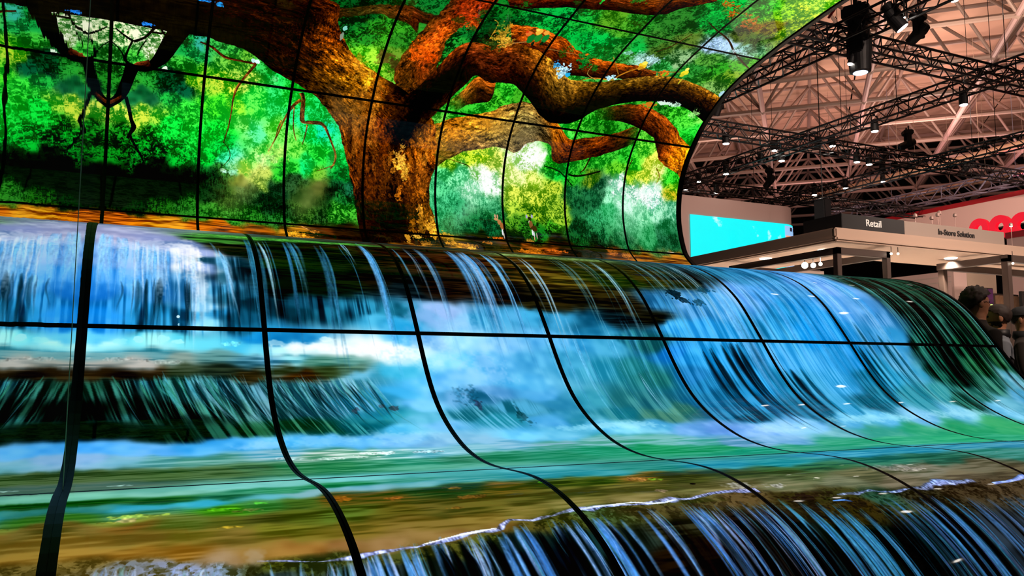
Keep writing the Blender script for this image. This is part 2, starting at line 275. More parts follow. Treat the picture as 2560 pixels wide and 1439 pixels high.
# pictures: colour patches (across, along, dark, light, texture), limbs, strokes, dabs, falling threads - all in metres on the panels
UPPER = [(float(a), float(b), c, d, e) for a, b, c, d, e in (q.split() for q in '''0.068 2.6 1e6a1e f4fbc8 L;0.204 2.661 2a6a28 fdfad8 L;0.344 2.655 3a7a2a fffbe0 L;0.045 2.466 0a4a12 6fd060 L;0.184 2.458 0a5a18 5fe050 L;0.309 2.513 5a8a3a fffde8 L;
0.079 2.277 06300c 2f9a30 L;0.164 2.258 06380e 3aa83a L;0.249 2.272 08400f 36b040 L;0.489 2.614 05401a 20b050 L;0.581 2.562 0a5a28 2cc060 L;0.631 2.659 106030 40b8a0 L;
0.53 2.452 0a5a14 52d84c L;0.451 2.304 03200d 0a5a30 L;0.544 2.252 04301a 126a44 L;0.652 2.405 0f7a10 8fe030 L;0.597 2.345 2a8a10 d8e840 L;0.198 2.135 0a4a22 2a9a5a S;
0.317 2.088 0c4a28 3aa068 S;0.462 2.141 0a5a20 30d050 L;0.091 1.962 20801a e8f060 L;0.235 1.965 30901a e0ee50 L;0.351 1.997 209018 c0f050 L;0.153 1.844 032808 20a028 L;
0.3 1.831 032a08 14c030 L;0.474 1.917 058018 20ff50 L;0.557 2.057 08901c 50ff50 L;0.629 1.871 06a020 30ff58 L;0.102 1.711 021a06 18a028 L;0.248 1.68 021606 10b030 L;
0.394 1.713 021a06 18c038 L;0.544 1.73 034a10 14d840 L;0.252 1.598 021206 10a830 L;0.4 1.582 010603 062410 L;0.111 1.516 000301 020e06 L;0.201 1.406 000100 010502 B;
0.405 1.427 000201 010804 B;0.553 1.489 000201 031408 B;0.114 1.431 000100 010502 L;0.285 1.501 000201 010a04 L;0.462 1.521 000201 021006 L;0.093 1.269 000201 02140a B;
0.124 1.206 010a05 0a3414 B;0.263 1.316 000201 021008 B;0.266 1.221 010a05 0c3a16 B;0.411 1.247 031a06 2a7a1e B;0.559 1.244 06300a 3a9030 B;0.664 1.254 06300a 3c9a30 B;
0.645 1.464 000201 041a0a B;0.527 1.358 000201 031408 B;0.749 2.665 0a5a20 48c858 L;0.87 2.652 0a5a20 50d050 L;0.994 2.639 1a6a1a 7ac840 L;0.825 2.503 106a18 80d850 L;
0.95 2.489 1a7018 a0e050 L;1.103 2.516 107018 48e068 L;1.235 2.485 0a8020 30f870 L;0.778 2.357 208a10 d0e848 L;0.874 2.321 2a9010 e8f050 L;1.023 2.397 3a9020 e0f068 L;
0.795 2.156 0aa018 60f838 L;0.947 2.212 20a818 b0ff40 L;1.104 2.235 10b830 70ff60 L;1.264 2.259 0aa830 48f888 L;0.779 1.955 06901c 20ff48 L;0.906 1.938 08a820 38ff50 L;
0.879 1.869 06801c 10e050 L;1.031 1.987 30b030 a0ff80 L;1.129 1.966 20b848 70ffb0 L;1.293 1.987 30b020 90ff70 L;0.791 1.726 04701a 10f048 L;0.918 1.706 10a050 50f8b8 L;
0.984 1.68 20a860 90f8c8 L;1.081 1.656 40b020 d8f860 L;1.144 1.732 30b030 b0ff80 L;1.275 1.746 10a020 60f850 L;1.181 1.598 407018 d0e868 L;1.345 1.685 108020 40e040 L;
0.829 1.543 010a04 14481e B;0.891 1.602 03280c 40a040 B;1.02 1.546 283a10 8a9a40 S;0.895 1.389 0a2a0c 3a6a28 B;1.086 1.445 0c2c12 3a6a38 B;0.833 1.271 0a400c 4aa838 B;
0.958 1.226 0a400c 4ab03a B;1.149 1.225 06300a 3a9a30 B;1.311 1.221 06300a 34903a B;1.216 1.403 010a05 123a1e B;0.832 1.419 010c05 1a4420 B;1.314 1.319 020c05 1a4a26 B;
1.349 1.472 06200f 20502e B;1.421 2.318 08a020 40f060 L;1.515 2.119 10b838 30ffa0 L;1.597 1.99 08b030 20ff90 L;1.645 2.172 0a9828 30f880 L;1.697 2.038 06a038 20e8b8 L;
1.504 1.876 20a820 90f860 L;1.479 1.7 0c8c1c 50f050 L;1.68 1.826 0a9820 40f850 L;1.787 1.803 068828 20f060 L;1.863 1.705 025018 10a840 L;1.812 1.947 08b030 40ffa0 L;
1.548 1.707 10a838 20f888 L;1.654 1.648 208a10 80d840 L;1.483 1.559 102c12 3a6a3c B;1.552 1.455 20401a 6a8a48 S;1.691 1.544 1a2c10 6a7a38 S;1.582 1.306 0a2c0c 4a8a30 B;
1.684 1.276 06200a 3a7030 B;1.795 1.48 010a06 0a2a14 B;1.867 1.562 04200f 1e6a3a B;1.901 1.452 04280c 2a9040 B;1.933 1.339 0a5010 5ad040 L;1.84 1.271 0a5010 6ad848 L;
1.992 1.611 062c18 2a8058 B;1.61 3.216 031a08 106a28 L;1.754 3.278 031a08 0e6028 L;1.71 3.066 03200a 1a7a30 L;1.832 2.969 042a0c 2a9a30 L;1.937 3.078 0a4010 3aa830 L;
2.054 3.019 0a4a10 50c030 L;1.869 2.813 208a0c 90f040 L;1.981 2.774 30900c b8f848 L;2.13 2.867 2a6a10 78a838 L;2.163 3.001 0a4010 3a9830 L;2.303 3.463 04300f 1e8838 L;
2.606 3.058 042a0c 30b040 L;2.672 3.268 03240a 1a8838 L;2.849 3.189 02180a 0e5a24 L;2.913 3.386 031a08 0c5a28 L;2.913 3.548 042a0c 1a8a30 L;3.191 2.598 0a6010 60d838 L;
3.29 2.659 0a7014 50e840 L;2.986 2.484 0a6a14 4ad840 L;3.421 2.638 0a6010 50b830 L;3.072 3.597 06401a 20b848 L;3.341 3.654 06401a 18c050 L;3.364 3.465 06481a 1cc84c L;
3.571 3.585 0a5a1c 28c848 L;3.842 3.726 206010 6ab030 L;3.971 3.65 1a5810 60b838 L;3.681 3.387 04501a 0cc850 L;3.885 3.387 06601c 14d058 L;4.075 3.741 0c4c14 3aa838 L;
4.348 3.584 103c10 4a9038 L;4.418 3.848 0c3c10 3a8a34 L;4.161 3.347 0a5014 48b048 L;4.274 3.438 085c1c 20c050 L;4.491 3.439 1c3c10 5a8030 L;4.634 3.671 203c10 6a8a38 L;
4.693 3.938 06481a 1cc048 L;5.063 3.866 1c2c10 5a7028 L;4.765 4.217 04581c 18d050 L;4.974 4.228 0c6018 50d840 L;5.222 4.25 208010 b0f030 L;5.312 4.346 40900c e0f040 L;
5.385 4.502 40a010 d0f850 L;5.256 4.064 3a3008 8a8a20 L;5.386 4.075 2a6a0a b8d830 L;5.038 3.731 406050 c0e0f8 S;4.948 3.671 50706a b8d8ff L;5.214 3.686 406a50 a8e0d8 L;
5.216 3.85 1a3010 507830 L;4.752 3.388 205020 a0c890 L;4.448 3.306 406040 c0e8e0 L;4.613 3.26 10601c 50c868 L;4.904 3.305 0c5414 3aa040 L;4.98 3.452 205a1a 68b048 L;
5.219 3.388 104c10 40b030 L;5.371 3.498 0c5410 58c030 L;5.424 3.313 1a5a10 90b838 L;5.416 3.065 205018 98c870 L;4.099 2.441 108014 78f050 L;4.254 2.507 0c6a12 50e040 L;
4.533 2.504 0a6010 48c838 L;3.987 2.382 109020 60f860 L;4.391 2.395 0a5010 40b030 L;4.958 2.789 0c5010 48b838 L;5.148 2.797 107014 60e840 L;5.34 2.728 109018 70ff50 L;
5.471 2.596 0aa020 48f850 L;5.422 2.494 0a8818 30e840 L;5.461 2.697 30a020 a0ff70 L;5.566 2.466 0a6a10 40d030 L;2.87 1.924 40800c c8f048 L;3.021 1.997 4a900c d8f040 L;
3.185 1.997 60a010 f0f850 L;3.356 1.978 70a028 f8f880 L;2.8 1.804 209048 80f8a8 L;2.962 1.783 30a060 a0ffc0 L;2.807 1.655 208850 70e8a0 B;2.928 1.59 188048 60d898 B;
3.204 1.846 70b858 ffffff L;3.295 1.741 78c078 ffffff L;3.131 1.686 70c890 e8fff0 B;3.005 1.479 0c6034 40b878 B;2.801 1.42 1a8048 58d090 B;3.215 1.578 309860 98f0b8 B;
3.337 1.509 187040 60c088 B;2.87 1.303 0a5028 3aa868 B;3.113 1.324 08401f 2a9050 B;3.274 1.296 06301a 20804a B;3.373 1.431 0c4a24 3a9a58 B;3.516 2.035 c8e890 ffffe8 L;
3.608 2.006 88c058 ffffff L;3.736 2.02 98c868 ffffff L;3.858 2.074 b0e8a0 fdfff0 L;3.586 1.848 a0c850 ffffb8 L;3.762 1.827 80b020 f8ff90 L;3.596 1.653 609018 f0f868 L;
3.815 1.673 4a8010 e8f058 L;3.99 1.77 4a8010 d8e850 L;3.551 1.529 407818 c8e850 L;3.768 1.507 205808 b8d838 L;3.994 1.569 306810 c0e048 L;3.536 1.361 0a4010 70b030 L;
3.704 1.332 042408 3a9028 L;3.979 1.399 0a400c 58c030 L;3.827 1.277 021806 208828 L;4.077 1.471 205808 a8d040 L;3.55 1.186 010a04 0a3010 L;3.953 2.045 0a6a14 40d830 L;
4.064 1.937 06681a 20d848 L;3.924 2.163 108014 60e040 L;4.205 1.911 0a6a14 40c838 L;4.31 2.085 10701a 50d840 L;4.481 2.147 107818 58e048 L;4.758 2.18 0a7814 40d840 L;
4.7 2.046 208014 80e038 L;4.441 1.895 205810 90a830 B;4.22 1.752 104c28 3a9858 B;4.317 1.597 0c3c20 2a7848 B;4.249 1.378 082c14 206838 B;4.456 1.733 0c4024 2e8050 B;
4.54 1.864 103c24 3a8058 B;4.454 1.525 1a6a38 4ac080 B;4.65 1.627 189048 58c888 B;4.526 1.356 0c4422 3aa060 B;4.271 1.245 082410 207030 B;4.736 1.842 70c098 ffffff L;
4.773 1.929 58b080 ffffff L;4.646 1.751 48a870 b0ffd0 B;4.843 1.727 80d8a0 e0fff0 L;4.935 1.82 68b890 ffffff L;5.135 1.838 70c8a0 ffffff L;5.244 1.764 58b890 f8ffff L;
5.008 1.994 80b020 f8f860 L;5.105 2.177 90b020 ffff70 L;5.232 2.104 98b828 ffffa8 L;4.879 2.108 108c18 60f040 L;4.978 2.25 1c9018 90f850 L;4.862 1.979 40900c c0e838 L;
5.407 2.036 0c8c14 50f040 L;5.486 1.915 309010 b8e838 L;5.446 1.825 608c10 e0c830 L;5.416 2.169 10a018 50f850 L;5.043 1.576 30a060 98f0b8 B;5.247 1.593 48b078 c0f8d8 B;
5.455 1.654 309060 a0e8c0 B;4.833 1.47 208848 60c888 B;5.113 1.358 188040 50b878 B;5.389 1.471 106030 409868 B;5.456 1.291 0a3c20 2a7848 B;4.79 1.24 105028 3a9058 B;
5.31 1.327 0e4a26 348058 B;0.1 1.103 501c04 f08020 H;0.213 1.075 6a2804 ff9818 H;0.355 1.055 702c04 ffb828 H;0.529 1.051 703004 ffb030 H;0.706 1.047 602404 e88020 H;
0.889 1.056 502004 e07818 H;1.137 1.048 3c1a04 c06818 H;1.461 1.05 482408 e09828 H;1.662 1.058 1c0c04 6a3818 H;1.867 1.054 0c0602 3a2410 H;2.107 1.021 060302 20140a H;
2.36 1.021 3a2008 a06820 H;2.47 1.016 6a3c10 e0a040 H;2.749 1.071 2c2008 8a6020 H;2.9 1.056 40300c c08828 H;3.166 1.149 100802 40280c H;3.479 1.093 140a04 6a3c10 H;
3.638 1.064 2c1404 c06820 H;3.904 1.081 2c1404 d06820 H;4.056 1.022 100a06 4a3020 H;4.316 1.001 140e08 503c20 H;4.633 1.079 30180a 9a5820 H;4.903 1.044 3c1c06 c07820 H;
5.357 1.056 4a2408 d89030 H;3.546 1.17 080402 281808 H;4.024 1.167 0a0402 301c08 H;4.481 1.165 0c0602 3a2008 H;1.852 1.19 0c0804 30200c H;3.179 1.209 0c1006 2c3010 H;
4.494 1.207 0a200f 2c6a3c B'''.replace('\n', '').split(';'))]
LOWER = [(float(a), float(b), c, d, e) for a, b, c, d, e in (q.split() for q in '''0.011 1.56 8a90b8 d8dcf8 S;0.11 1.599 9aa0c8 e8e8ff S;0.243 1.598 8c98c8 dce4ff S;0.344 1.661 7088b8 c0d8f8 S;0.039 1.819 4a80c8 90c0f8 S;0.116 1.81 5a90d8 a8d0ff V;
0.275 1.791 5a98d8 d0e4ff V;0.392 1.74 a8b8e8 ffffff V;0.422 1.841 90b0e8 ffffff V;0.475 1.803 1c4860 70b8e0 V;0.542 1.829 0c2838 4890b8 V;0.605 1.915 0a1c24 2c6880 V;
0.049 2.028 1c78d0 50a8f8 S;0.121 1.977 2080d8 68b8ff V;0.199 2.019 1468b0 68c0ff V;0.276 2.014 1860a0 80c8ff V;0.354 2.009 1c6090 90d0ff V;0.435 2.004 60a0d8 e8f4ff V;
0.5 2 0c4060 50b0e0 V;0.598 2.042 06202c 2c7898 V;0.056 2.158 1080d8 38a8ff V;0.127 2.134 0a60a0 48b0f8 V;0.187 2.152 062c48 30a0e0 V;0.277 2.149 063450 38b0f0 V;
0.354 2.145 083c58 48b8f0 V;0.432 2.12 40a0e0 c0ecff V;0.496 2.139 06283c 3098d0 V;0.593 2.158 041a24 186080 V;0.663 2.086 030c10 0c3848 V;0.059 2.23 1480d8 48b0ff V;
0.189 2.226 062c40 30a0e0 V;0.353 2.221 0a3c58 40b0e8 V;0.431 2.218 40b0f0 a0e8ff V;0.59 2.213 042838 1c7098 V;0.034 2.281 30a0e0 70d8ff S;0.064 2.319 60d8f0 c8ffff S;
0.205 2.297 50d0f0 b0ffff S;0.308 2.294 60d8f0 b8ffff S;0.353 2.334 80e8f8 d0ffff S;0.46 2.332 70e0f8 c8ffff S;0.585 2.32 50c8f0 b0f8ff S;0.649 2.329 60d0f0 b0f8ff S;
0.748 2.321 c0f8ff ffffff S;0.831 2.326 e0fcff ffffff S;0.918 2.316 e0fcff ffffff S;1.003 2.334 e8fcff ffffff S;1.094 2.321 e0fcff ffffff S;1.203 2.324 e8fcff ffffff S;
1.272 2.352 f0ffff ffffff S;1.335 2.37 e0ffff ffffff S;0.669 2.265 1488d0 40c0f8 S;0.751 2.274 0c70b0 38b0e8 S;0.853 2.274 1070b0 40b8f0 S;0.066 2.364 28708a 70a8b0 H;
0.279 2.367 28788a 70a8b0 H;0.068 2.397 6a7878 b0b0a8 H;0.208 2.406 7a8888 c0beb8 H;0.353 2.395 5a7878 90a8a0 H;0.504 2.383 2c5c60 6aa0a0 H;0.614 2.392 1c5060 60a0b8 H;
0.71 2.391 2c6c88 80c0e0 H;0.81 2.376 50a0b0 a8f0f8 H;0.909 2.4 3a7868 70a898 H;0.995 2.395 4a8880 80b8b0 H;0.07 2.44 2c2010 4a3c20 H;0.139 2.456 140e08 3a2814 H;
0.252 2.446 2a2010 54462c H;0.353 2.445 203018 50604a H;0.517 2.455 18241a 3c4c38 H;0.609 2.466 201c0c 4a3c1c H;0.74 2.427 2a3418 6a8a80 H;0.834 2.472 2c1c08 5a3810 H;
0.936 2.455 283414 506a40 H;1.022 2.455 305040 608870 H;0.061 2.515 0a1c14 2c6a58 F;0.142 2.516 041010 48988a F;0.224 2.506 061c20 50b0d0 F;0.309 2.517 08302c 60b8b0 F;
0.396 2.518 06282c 60b0c0 F;0.513 2.54 0a3038 70b8c8 F;0.605 2.541 0a3038 70b8d0 F;0.698 2.541 12404c 78b0c8 F;0.793 2.542 1c4c58 80b8d0 F;0.891 2.543 20586a 88c0d8 F;
0.995 2.522 307890 90d0e8 F;1.071 2.477 40a0c0 a0e0ff S;0.08 2.641 020504 0a140f F;0.146 2.642 030806 2a5a4a F;0.226 2.668 030c0c 3a8a8a F;0.308 2.671 030a08 3a7a60 F;
0.391 2.698 020504 1c3a30 F;0.478 2.652 041410 50a090 F;0.566 2.654 06201c 60a8a0 F;0.656 2.657 0c3038 78b0c0 F;0.744 2.685 103438 68a0b0 F;0.838 2.688 103c48 60a0b8 F;
0.938 2.665 186078 70b8d8 F;1.042 2.642 207898 70c0e8 F;1.149 2.618 2c90b8 80d0f8 S;0.086 2.785 010302 080c08 H;0.188 2.791 020504 14201a H;0.279 2.796 020403 102018 H;
0.359 2.815 020504 1a3828 F;0.468 2.807 031010 2c6a58 F;0.582 2.8 041a10 2c6a48 F;0.702 2.777 06301c 3a8060 F;0.789 2.797 082c18 40886a F;0.879 2.81 0a4030 50987a F;
0.974 2.807 0a5058 40a0a8 F;1.078 2.781 106878 48b0c0 S;1.131 2.697 1c7c98 58b8d8 S;1.316 2.104 0c4c60 48b8e0 S;1.126 2.088 06283a 38a0c8 V;1.011 2.117 041c28 2c88a8 V;
0.908 2.074 031018 1c5c78 V;0.797 2.127 030c10 0c3c4c V;1.21 2.158 1c88b8 60c8f0 S;1.303 2.178 30a8e0 88dcff S;1.431 2.125 3088b8 90c0f0 S;1.518 2.096 4a80b8 a8c8f8 S;
1.61 2.143 50a0d8 a8d8ff S;1.716 2.139 3090c0 70c8f0 V;1.832 2.109 1c6890 50b0e0 V;1.899 2.106 2c80b0 60b8e8 S;1.286 2.273 50b8f0 a0e8ff S;1.441 2.269 60a8e8 b0e0ff S;
1.582 2.266 70c8f8 b8f0ff S;1.742 2.287 60b0f0 a8e0ff S;1.418 2.385 68d0f8 b0f0ff S;1.555 2.384 60c8f8 a0e8ff S;1.697 2.382 40a0e0 90d8ff S;1.254 2.454 40b8e0 80e0ff S;
1.35 2.524 58c0f8 90e0ff S;1.425 2.525 58b0f0 90d8ff S;1.585 2.502 50b0f0 98d8ff S;1.499 2.599 3890c0 78b8e8 S;1.575 2.601 186080 60a0d0 F;1.661 2.576 4890c8 90c8f8 S;
1.225 2.595 48b8f0 80d8ff S;1.283 2.647 58b0f0 88d8ff S;1.158 2.726 2090a8 50b8d0 S;1.27 2.76 3898b8 70c8e8 S;1.347 2.795 50a8e0 80c8f8 S;1.51 2.74 1c6c80 58a8c0 F;
1.168 2.817 58c0f0 98e8ff S;1.609 2.775 2c90a8 60b8d8 F;0.488 1.57 102010 50a040 H;0.554 1.647 0a0c06 3a3a1c H;0.657 1.703 0c0805 2a2010 H;0.814 1.625 060804 1c2c10 H;
0.792 1.802 060a05 1c300f H;0.956 1.704 060a04 1e3010 H;1.118 1.68 060804 223012 H;0.929 1.888 040a05 142810 H;1.077 1.907 050a04 1c2c10 H;1.287 1.653 0a0804 3a2814 H;
1.235 1.894 060805 241c10 H;1.45 1.681 100a06 4a3018 H;1.617 1.706 140c08 4a2c18 H;1.386 1.943 060c10 1c2c30 H;1.554 1.932 0a0806 2c1c10 H;1.806 1.681 120a06 5a3018 H;
1.73 1.92 0a0806 3a2818 H;1.942 1.757 180e08 4a3418 H;1.87 1.971 0a0806 2a1c12 H;2.11 1.635 1c1408 6a5020 H;2.148 1.778 2c2008 8a6c28 H;2.284 1.806 2a2008 7a6824 H;
2.491 1.638 1c200c 504c1c H;2.574 1.735 1c240a 46501c H;2.215 1.981 0c0c06 3a3014 H;2.085 2.016 0c0c08 343018 H;2.48 1.935 141006 403818 H;2.719 1.766 1a2808 485420 H;
2.61 1.99 100c06 3a3018 H;2.893 1.749 201c0a 4a4418 H;3.016 1.686 1c1808 403818 H;2.732 2.073 0a0c08 2a2818 H;3.137 1.725 140e08 382c18 H;2.562 2.108 081014 1c3840 H;
0.81 1.981 030604 0e1a0c H;0.956 1.971 030604 102010 H;0.71 1.906 030604 101a0c H;2.012 2.101 1c78a8 50b8e8 S;2.167 2.122 186890 48a8d8 S;2.277 2.145 145878 3c98c0 S;
2.379 2.196 1c7098 50b0d8 S;2.078 2.255 3c98d8 78c8f8 S;2.231 2.277 2c90c8 60c0f0 S;2.398 2.274 2888b8 58b8e0 S;2.557 2.244 1c6078 3c98a8 V;2.648 2.269 145058 308080 V;
1.972 2.38 3c98d0 78d0f8 S;2.128 2.378 2484b0 58b8e0 S;2.293 2.428 2488a8 58b8d8 V;2.482 2.427 207880 48a8b8 V;2.605 2.479 1c686a 3c9490 V;1.819 2.528 50b0e8 90e0ff S;
1.915 2.606 50a8e0 80d0ff S;1.76 2.688 186478 58b0d8 V;1.986 2.636 3088b0 60b8d8 S;2.157 2.639 2080a0 48a8c0 S;2.334 2.643 24707a 4c9ca0 V;2.499 2.678 1c6070 4a98a0 V;
2.619 2.714 30706a 60a090 V;1.876 2.787 50a8e0 88d8ff S;2.015 2.794 2c88a8 58b0c8 S;2.252 2.752 1c7488 489ca8 V;2.461 2.778 2c6c68 549080 V;2.882 1.976 1c5c88 50a8e0 V;
2.996 1.971 3c88c8 88c8ff S;3.094 1.997 2470a8 70b8f0 V;2.908 2.153 2c98e0 60c8ff V;3.075 2.147 2490d8 58c0ff V;3.29 1.956 3c98d8 80c8ff V;3.493 1.871 60a0e8 90c8ff V;
3.217 2.201 1c88c8 50b8f8 V;3.409 2.167 18709c 48b0e8 V;2.78 2.319 1470c0 40a8f8 V;2.925 2.344 1884c8 50c0ff V;3.088 2.342 1484c0 48b8ff V;3.257 2.34 104c70 38a8e8 V;
2.806 2.48 1468a0 3c98d8 V;2.93 2.535 145c88 38a0d8 V;3.051 2.595 125070 3098d0 V;3.224 2.538 1478b0 48b8f8 V;2.785 2.685 14608a 3c98c8 V;2.883 2.758 125c80 3c98c8 V;
3.003 2.801 0c3c50 2c88b0 V;3.166 2.695 126088 40a8e0 V;3.509 1.543 14506a 3c90b8 V;3.307 1.65 100c08 1c3c44 V;3.696 1.593 1c6088 4098c8 V;3.966 1.55 1c6890 50a8e0 V;
3.935 1.749 2c80b8 60b8f0 V;3.656 1.86 2c84c8 68b8ff V;4.124 1.607 3c80c0 78b8f8 V;4.329 1.577 5090d8 88c0ff V;3.754 2 1478b0 40b0f0 V;3.954 1.991 1080c8 38b0ff V;
4.218 1.905 50a0e8 80c0ff V;4.309 1.715 70a8f0 90c8ff V;3.637 2.191 2c98d8 60c8ff V;3.86 2.185 0c88d8 30b0ff V;4.08 2.148 1888d0 48b8ff V;3.533 2.366 3098d8 60c0ff V;
3.746 2.364 3ca0e0 68c8ff V;3.936 2.362 2490d0 50b8f8 V;3.421 2.539 146890 38a0d0 V;3.625 2.54 2888b8 58b8e8 V;3.837 2.542 3098d0 60c0f8 V;3.351 2.737 105068 3088b0 V;
3.48 2.781 145c78 489cc8 V;3.714 2.749 2488b0 50b0e0 V;3.929 2.716 14586c 3088a8 V;4.1 2.36 1884c0 40a8f0 V;4.108 2.481 14607c 2c94c0 V;4.274 2.482 208cb8 4cb4e0 V;
4.096 2.61 146078 40a0c0 V;4.492 1.752 70b0f0 90ccfc S;4.478 1.891 5098d8 80c0f8 S;4.544 2.034 2c78b0 70b0e8 V;4.346 2.204 3088c0 60b0e8 V;4.587 2.167 3898d0 70c0f0 S;
4.477 2.357 48a0d0 78c0e8 S;4.578 2.45 389cc0 68b8d8 S;4.596 2.617 2c8c98 58b0b8 V;4.321 2.649 1c7c90 48a4b8 V;4.756 1.598 041008 38685a V;4.819 1.725 030a08 488878 V;
4.872 1.868 020806 407868 V;4.961 1.983 020806 427c6c V;5.069 2.085 020806 44887a V;4.987 1.565 05100a 345c4c V;5.26 1.613 04100a 34604c V;5.371 1.735 041009 305a48 V;
5.466 1.878 040c09 2e5840 V;5.514 1.998 041008 2a6040 V;4.721 2.228 030c08 3c9080 V;4.923 2.257 020604 2c8068 V;5.2 2.252 020805 2c7858 V;5.469 2.179 05140c 307050 V;
4.686 2.45 041410 2c7868 V;4.914 2.483 030a08 207058 V;5.17 2.416 061c10 3c8a60 V;5.436 2.348 0a2c18 4a9060 V;4.686 2.695 082820 3c8c80 V;4.91 2.66 206058 60b0a8 V;
5.15 2.551 184840 509a88 V;5.385 2.518 4090a8 80c0d8 S;5.286 2.667 50a0c8 88c8e8 S;5.062 2.748 4898b8 78c0d8 S;2.098 2.834 58b0d8 90e0f8 S;2.199 2.878 58b8e8 98e8ff S;
2.379 2.869 50a8d8 80d0f0 S;2.539 2.899 5898d8 88c0f8 S;2.718 2.91 5890d8 88b8f8 S;2.884 2.944 5898e0 98c8ff S;3.089 2.912 60a8e8 a0d8ff S;3.288 2.924 60a8e8 98d8ff S;
3.59 2.872 58b0e0 90e0ff S;3.861 2.84 60b8e8 98e8ff S;4.158 2.853 68b0e0 98d8f8 S;4.529 2.822 60b0d8 90d8f0 S;4.929 2.79 68b8e0 98e0ff S;3.945 3.028 30a078 58b890 S;
4.265 3.024 289868 48b080 S;4.65 2.989 28a068 48b078 S;3.645 3.033 40a090 70c0a8 S;3.392 3.009 60a8b8 88c8d0 S;4.596 3.14 2c9c68 48b078 S;0.055 2.907 2c90e0 60b8ff S;
0.152 2.916 3498e0 70c0ff S;0.277 2.926 3898e0 78c0ff S;0.406 2.922 38a0e8 70c8ff S;0.543 2.902 38a0e8 70c8ff S;0.059 2.983 60a0d0 98c0e8 S;0.154 2.994 50a0b8 88c0d8 S;
0.275 3.008 408888 78b8b8 H;0.4 3.023 408878 80b8b0 H;0.598 2.907 48a8f0 80d0ff S;0.683 2.913 48b0f0 80d8ff S;0.83 2.909 50b0f0 88d8ff S;0.984 2.904 58b0f0 88d8ff S;
1.14 2.916 60b0f0 98d8ff S;1.296 2.946 68a8d8 98d0f0 S;1.436 2.939 60a8d0 90c8e8 S;1.66 2.919 50b0e8 80d8ff S;1.834 2.951 50b0e0 80d0f0 S;0.67 2.998 50a0b8 a0c8d8 H;
0.805 3.034 408868 d0e0d8 H;0.953 3.031 408868 d8f0e8 H;1.107 3.028 48a098 e0f8ff H;1.229 3.043 58a8b8 b0e0f0 H;1.405 3.018 58a8b8 90c8d8 H;1.59 2.993 60a8c8 98c8e0 H;
1.801 3.014 50a090 88b8c8 H;1.997 3.01 3c9878 88c0c8 H;2.302 3.016 40a080 80c0c0 H;2.484 3.064 40a090 88c0d0 H;2.689 3.089 5090b0 90b8e0 H;2.929 3.086 60a0d0 98c8f0 S;
0.066 3.137 2c4420 587048 H;0.156 3.155 2c4820 5c784c H;0.294 3.159 2a4a20 587848 H;0.439 3.163 2c4c24 5c7c50 H;0.569 3.137 2a5030 5c8c60 H;0.702 3.135 207040 58a078 H;
0.834 3.161 187040 50a070 H;0.978 3.16 207a50 60b090 H;1.127 3.159 288868 68b8a0 H;1.31 3.132 2c7858 60a890 H;1.476 3.13 1c7850 48a080 H;1.732 3.142 188058 44a080 H;
1.936 3.112 188a60 40a888 H;2.226 3.123 108850 38a878 H;2.508 3.17 188c58 40a880 H;2.658 3.252 189070 40b098 H;2.887 3.254 309878 58b098 H;3.267 3.174 289870 50b090 H;
3.605 3.186 30a078 50b890 H;4.013 3.208 28a070 48b888 H;4.377 3.218 2c9c70 48b088 H;0.071 3.279 486858 607868 H;0.06 3.517 60a890 80c8b0 S;0.258 3.504 68b0a0 88c8b8 S;
0.477 3.47 68b8b0 88d0c8 S;0.594 3.456 60b0a8 80c8c0 S;0.847 3.435 60b8b8 80d0d0 S;1.113 3.448 50a8a8 70c0c0 S;1.401 3.461 40a0a8 60b8c0 S;0.064 3.617 084010 307028 H;
0.254 3.626 0c4818 3c8038 H;0.456 3.636 0c4c28 409060 H;0.572 3.59 107040 48a078 H;0.752 3.563 0c6838 389868 H;0.946 3.539 308878 60b0a0 H;0.085 3.68 2c7870 58a8a0 S;
0.204 3.684 107898 40a8c0 S;0.35 3.671 1888b0 48b8d0 S;0.498 3.646 3890b0 70c0d0 S;0.633 3.625 5098a8 88b8c0 S;0.796 3.627 4a98a8 80b8c8 S;0.993 3.594 489ca8 78b8c0 S;
1.197 3.587 3c9898 68b0b0 H;1.418 3.579 30909c 58acb8 H;1.634 3.605 288c98 50a8b0 H;1.817 3.576 1c7c70 409890 H;2.161 3.59 2084a0 4ca8b8 H;2.425 3.618 1c8490 48a8b0 H;
2.843 3.52 2884a8 58b0c8 H;3.219 3.502 2080a0 48a0b8 H;3.638 3.481 3088a8 60acc0 H;3.995 3.529 3888a8 60a8c0 H;0.069 3.722 306820 589038 H;0.204 3.735 306c48 609870 H;
0.405 3.727 2c7010 60b028 H;0.489 3.712 2c6828 509050 H;0.606 3.709 2c4c18 587830 H;0.716 3.714 284014 7a5820 H;0.83 3.719 244010 7a6028 H;0.961 3.689 1c3c18 406030 H;
1.094 3.674 204020 4a7030 H;1.217 3.7 3a4414 8a6a28 H;1.428 3.698 2c3c14 687828 H;1.574 3.704 2c4014 607028 H;1.726 3.71 404418 a87838 H;1.871 3.735 303818 58602c H;
2.131 3.735 2c4028 506038 H;2.328 3.721 243c1c 487040 H;2.54 3.706 184834 407850 H;2.888 3.68 1c5c50 408870 H;3.209 3.703 205848 3c7c68 H;3.634 3.673 2c7868 509890 H;
0.073 3.796 504818 807038 H;0.177 3.769 58601c 90a048 H;0.159 3.8 604818 906830 H;0.294 3.813 485818 708040 H;0.397 3.82 404818 686828 H;0.486 3.812 383c14 60602c H;
0.589 3.806 384010 647028 H;0.694 3.811 384410 688034 H;0.858 3.825 3c3c10 706828 H;0.977 3.819 383c14 706830 H;1.103 3.812 404014 746c30 H;1.236 3.805 3c3c14 6c6830 H;
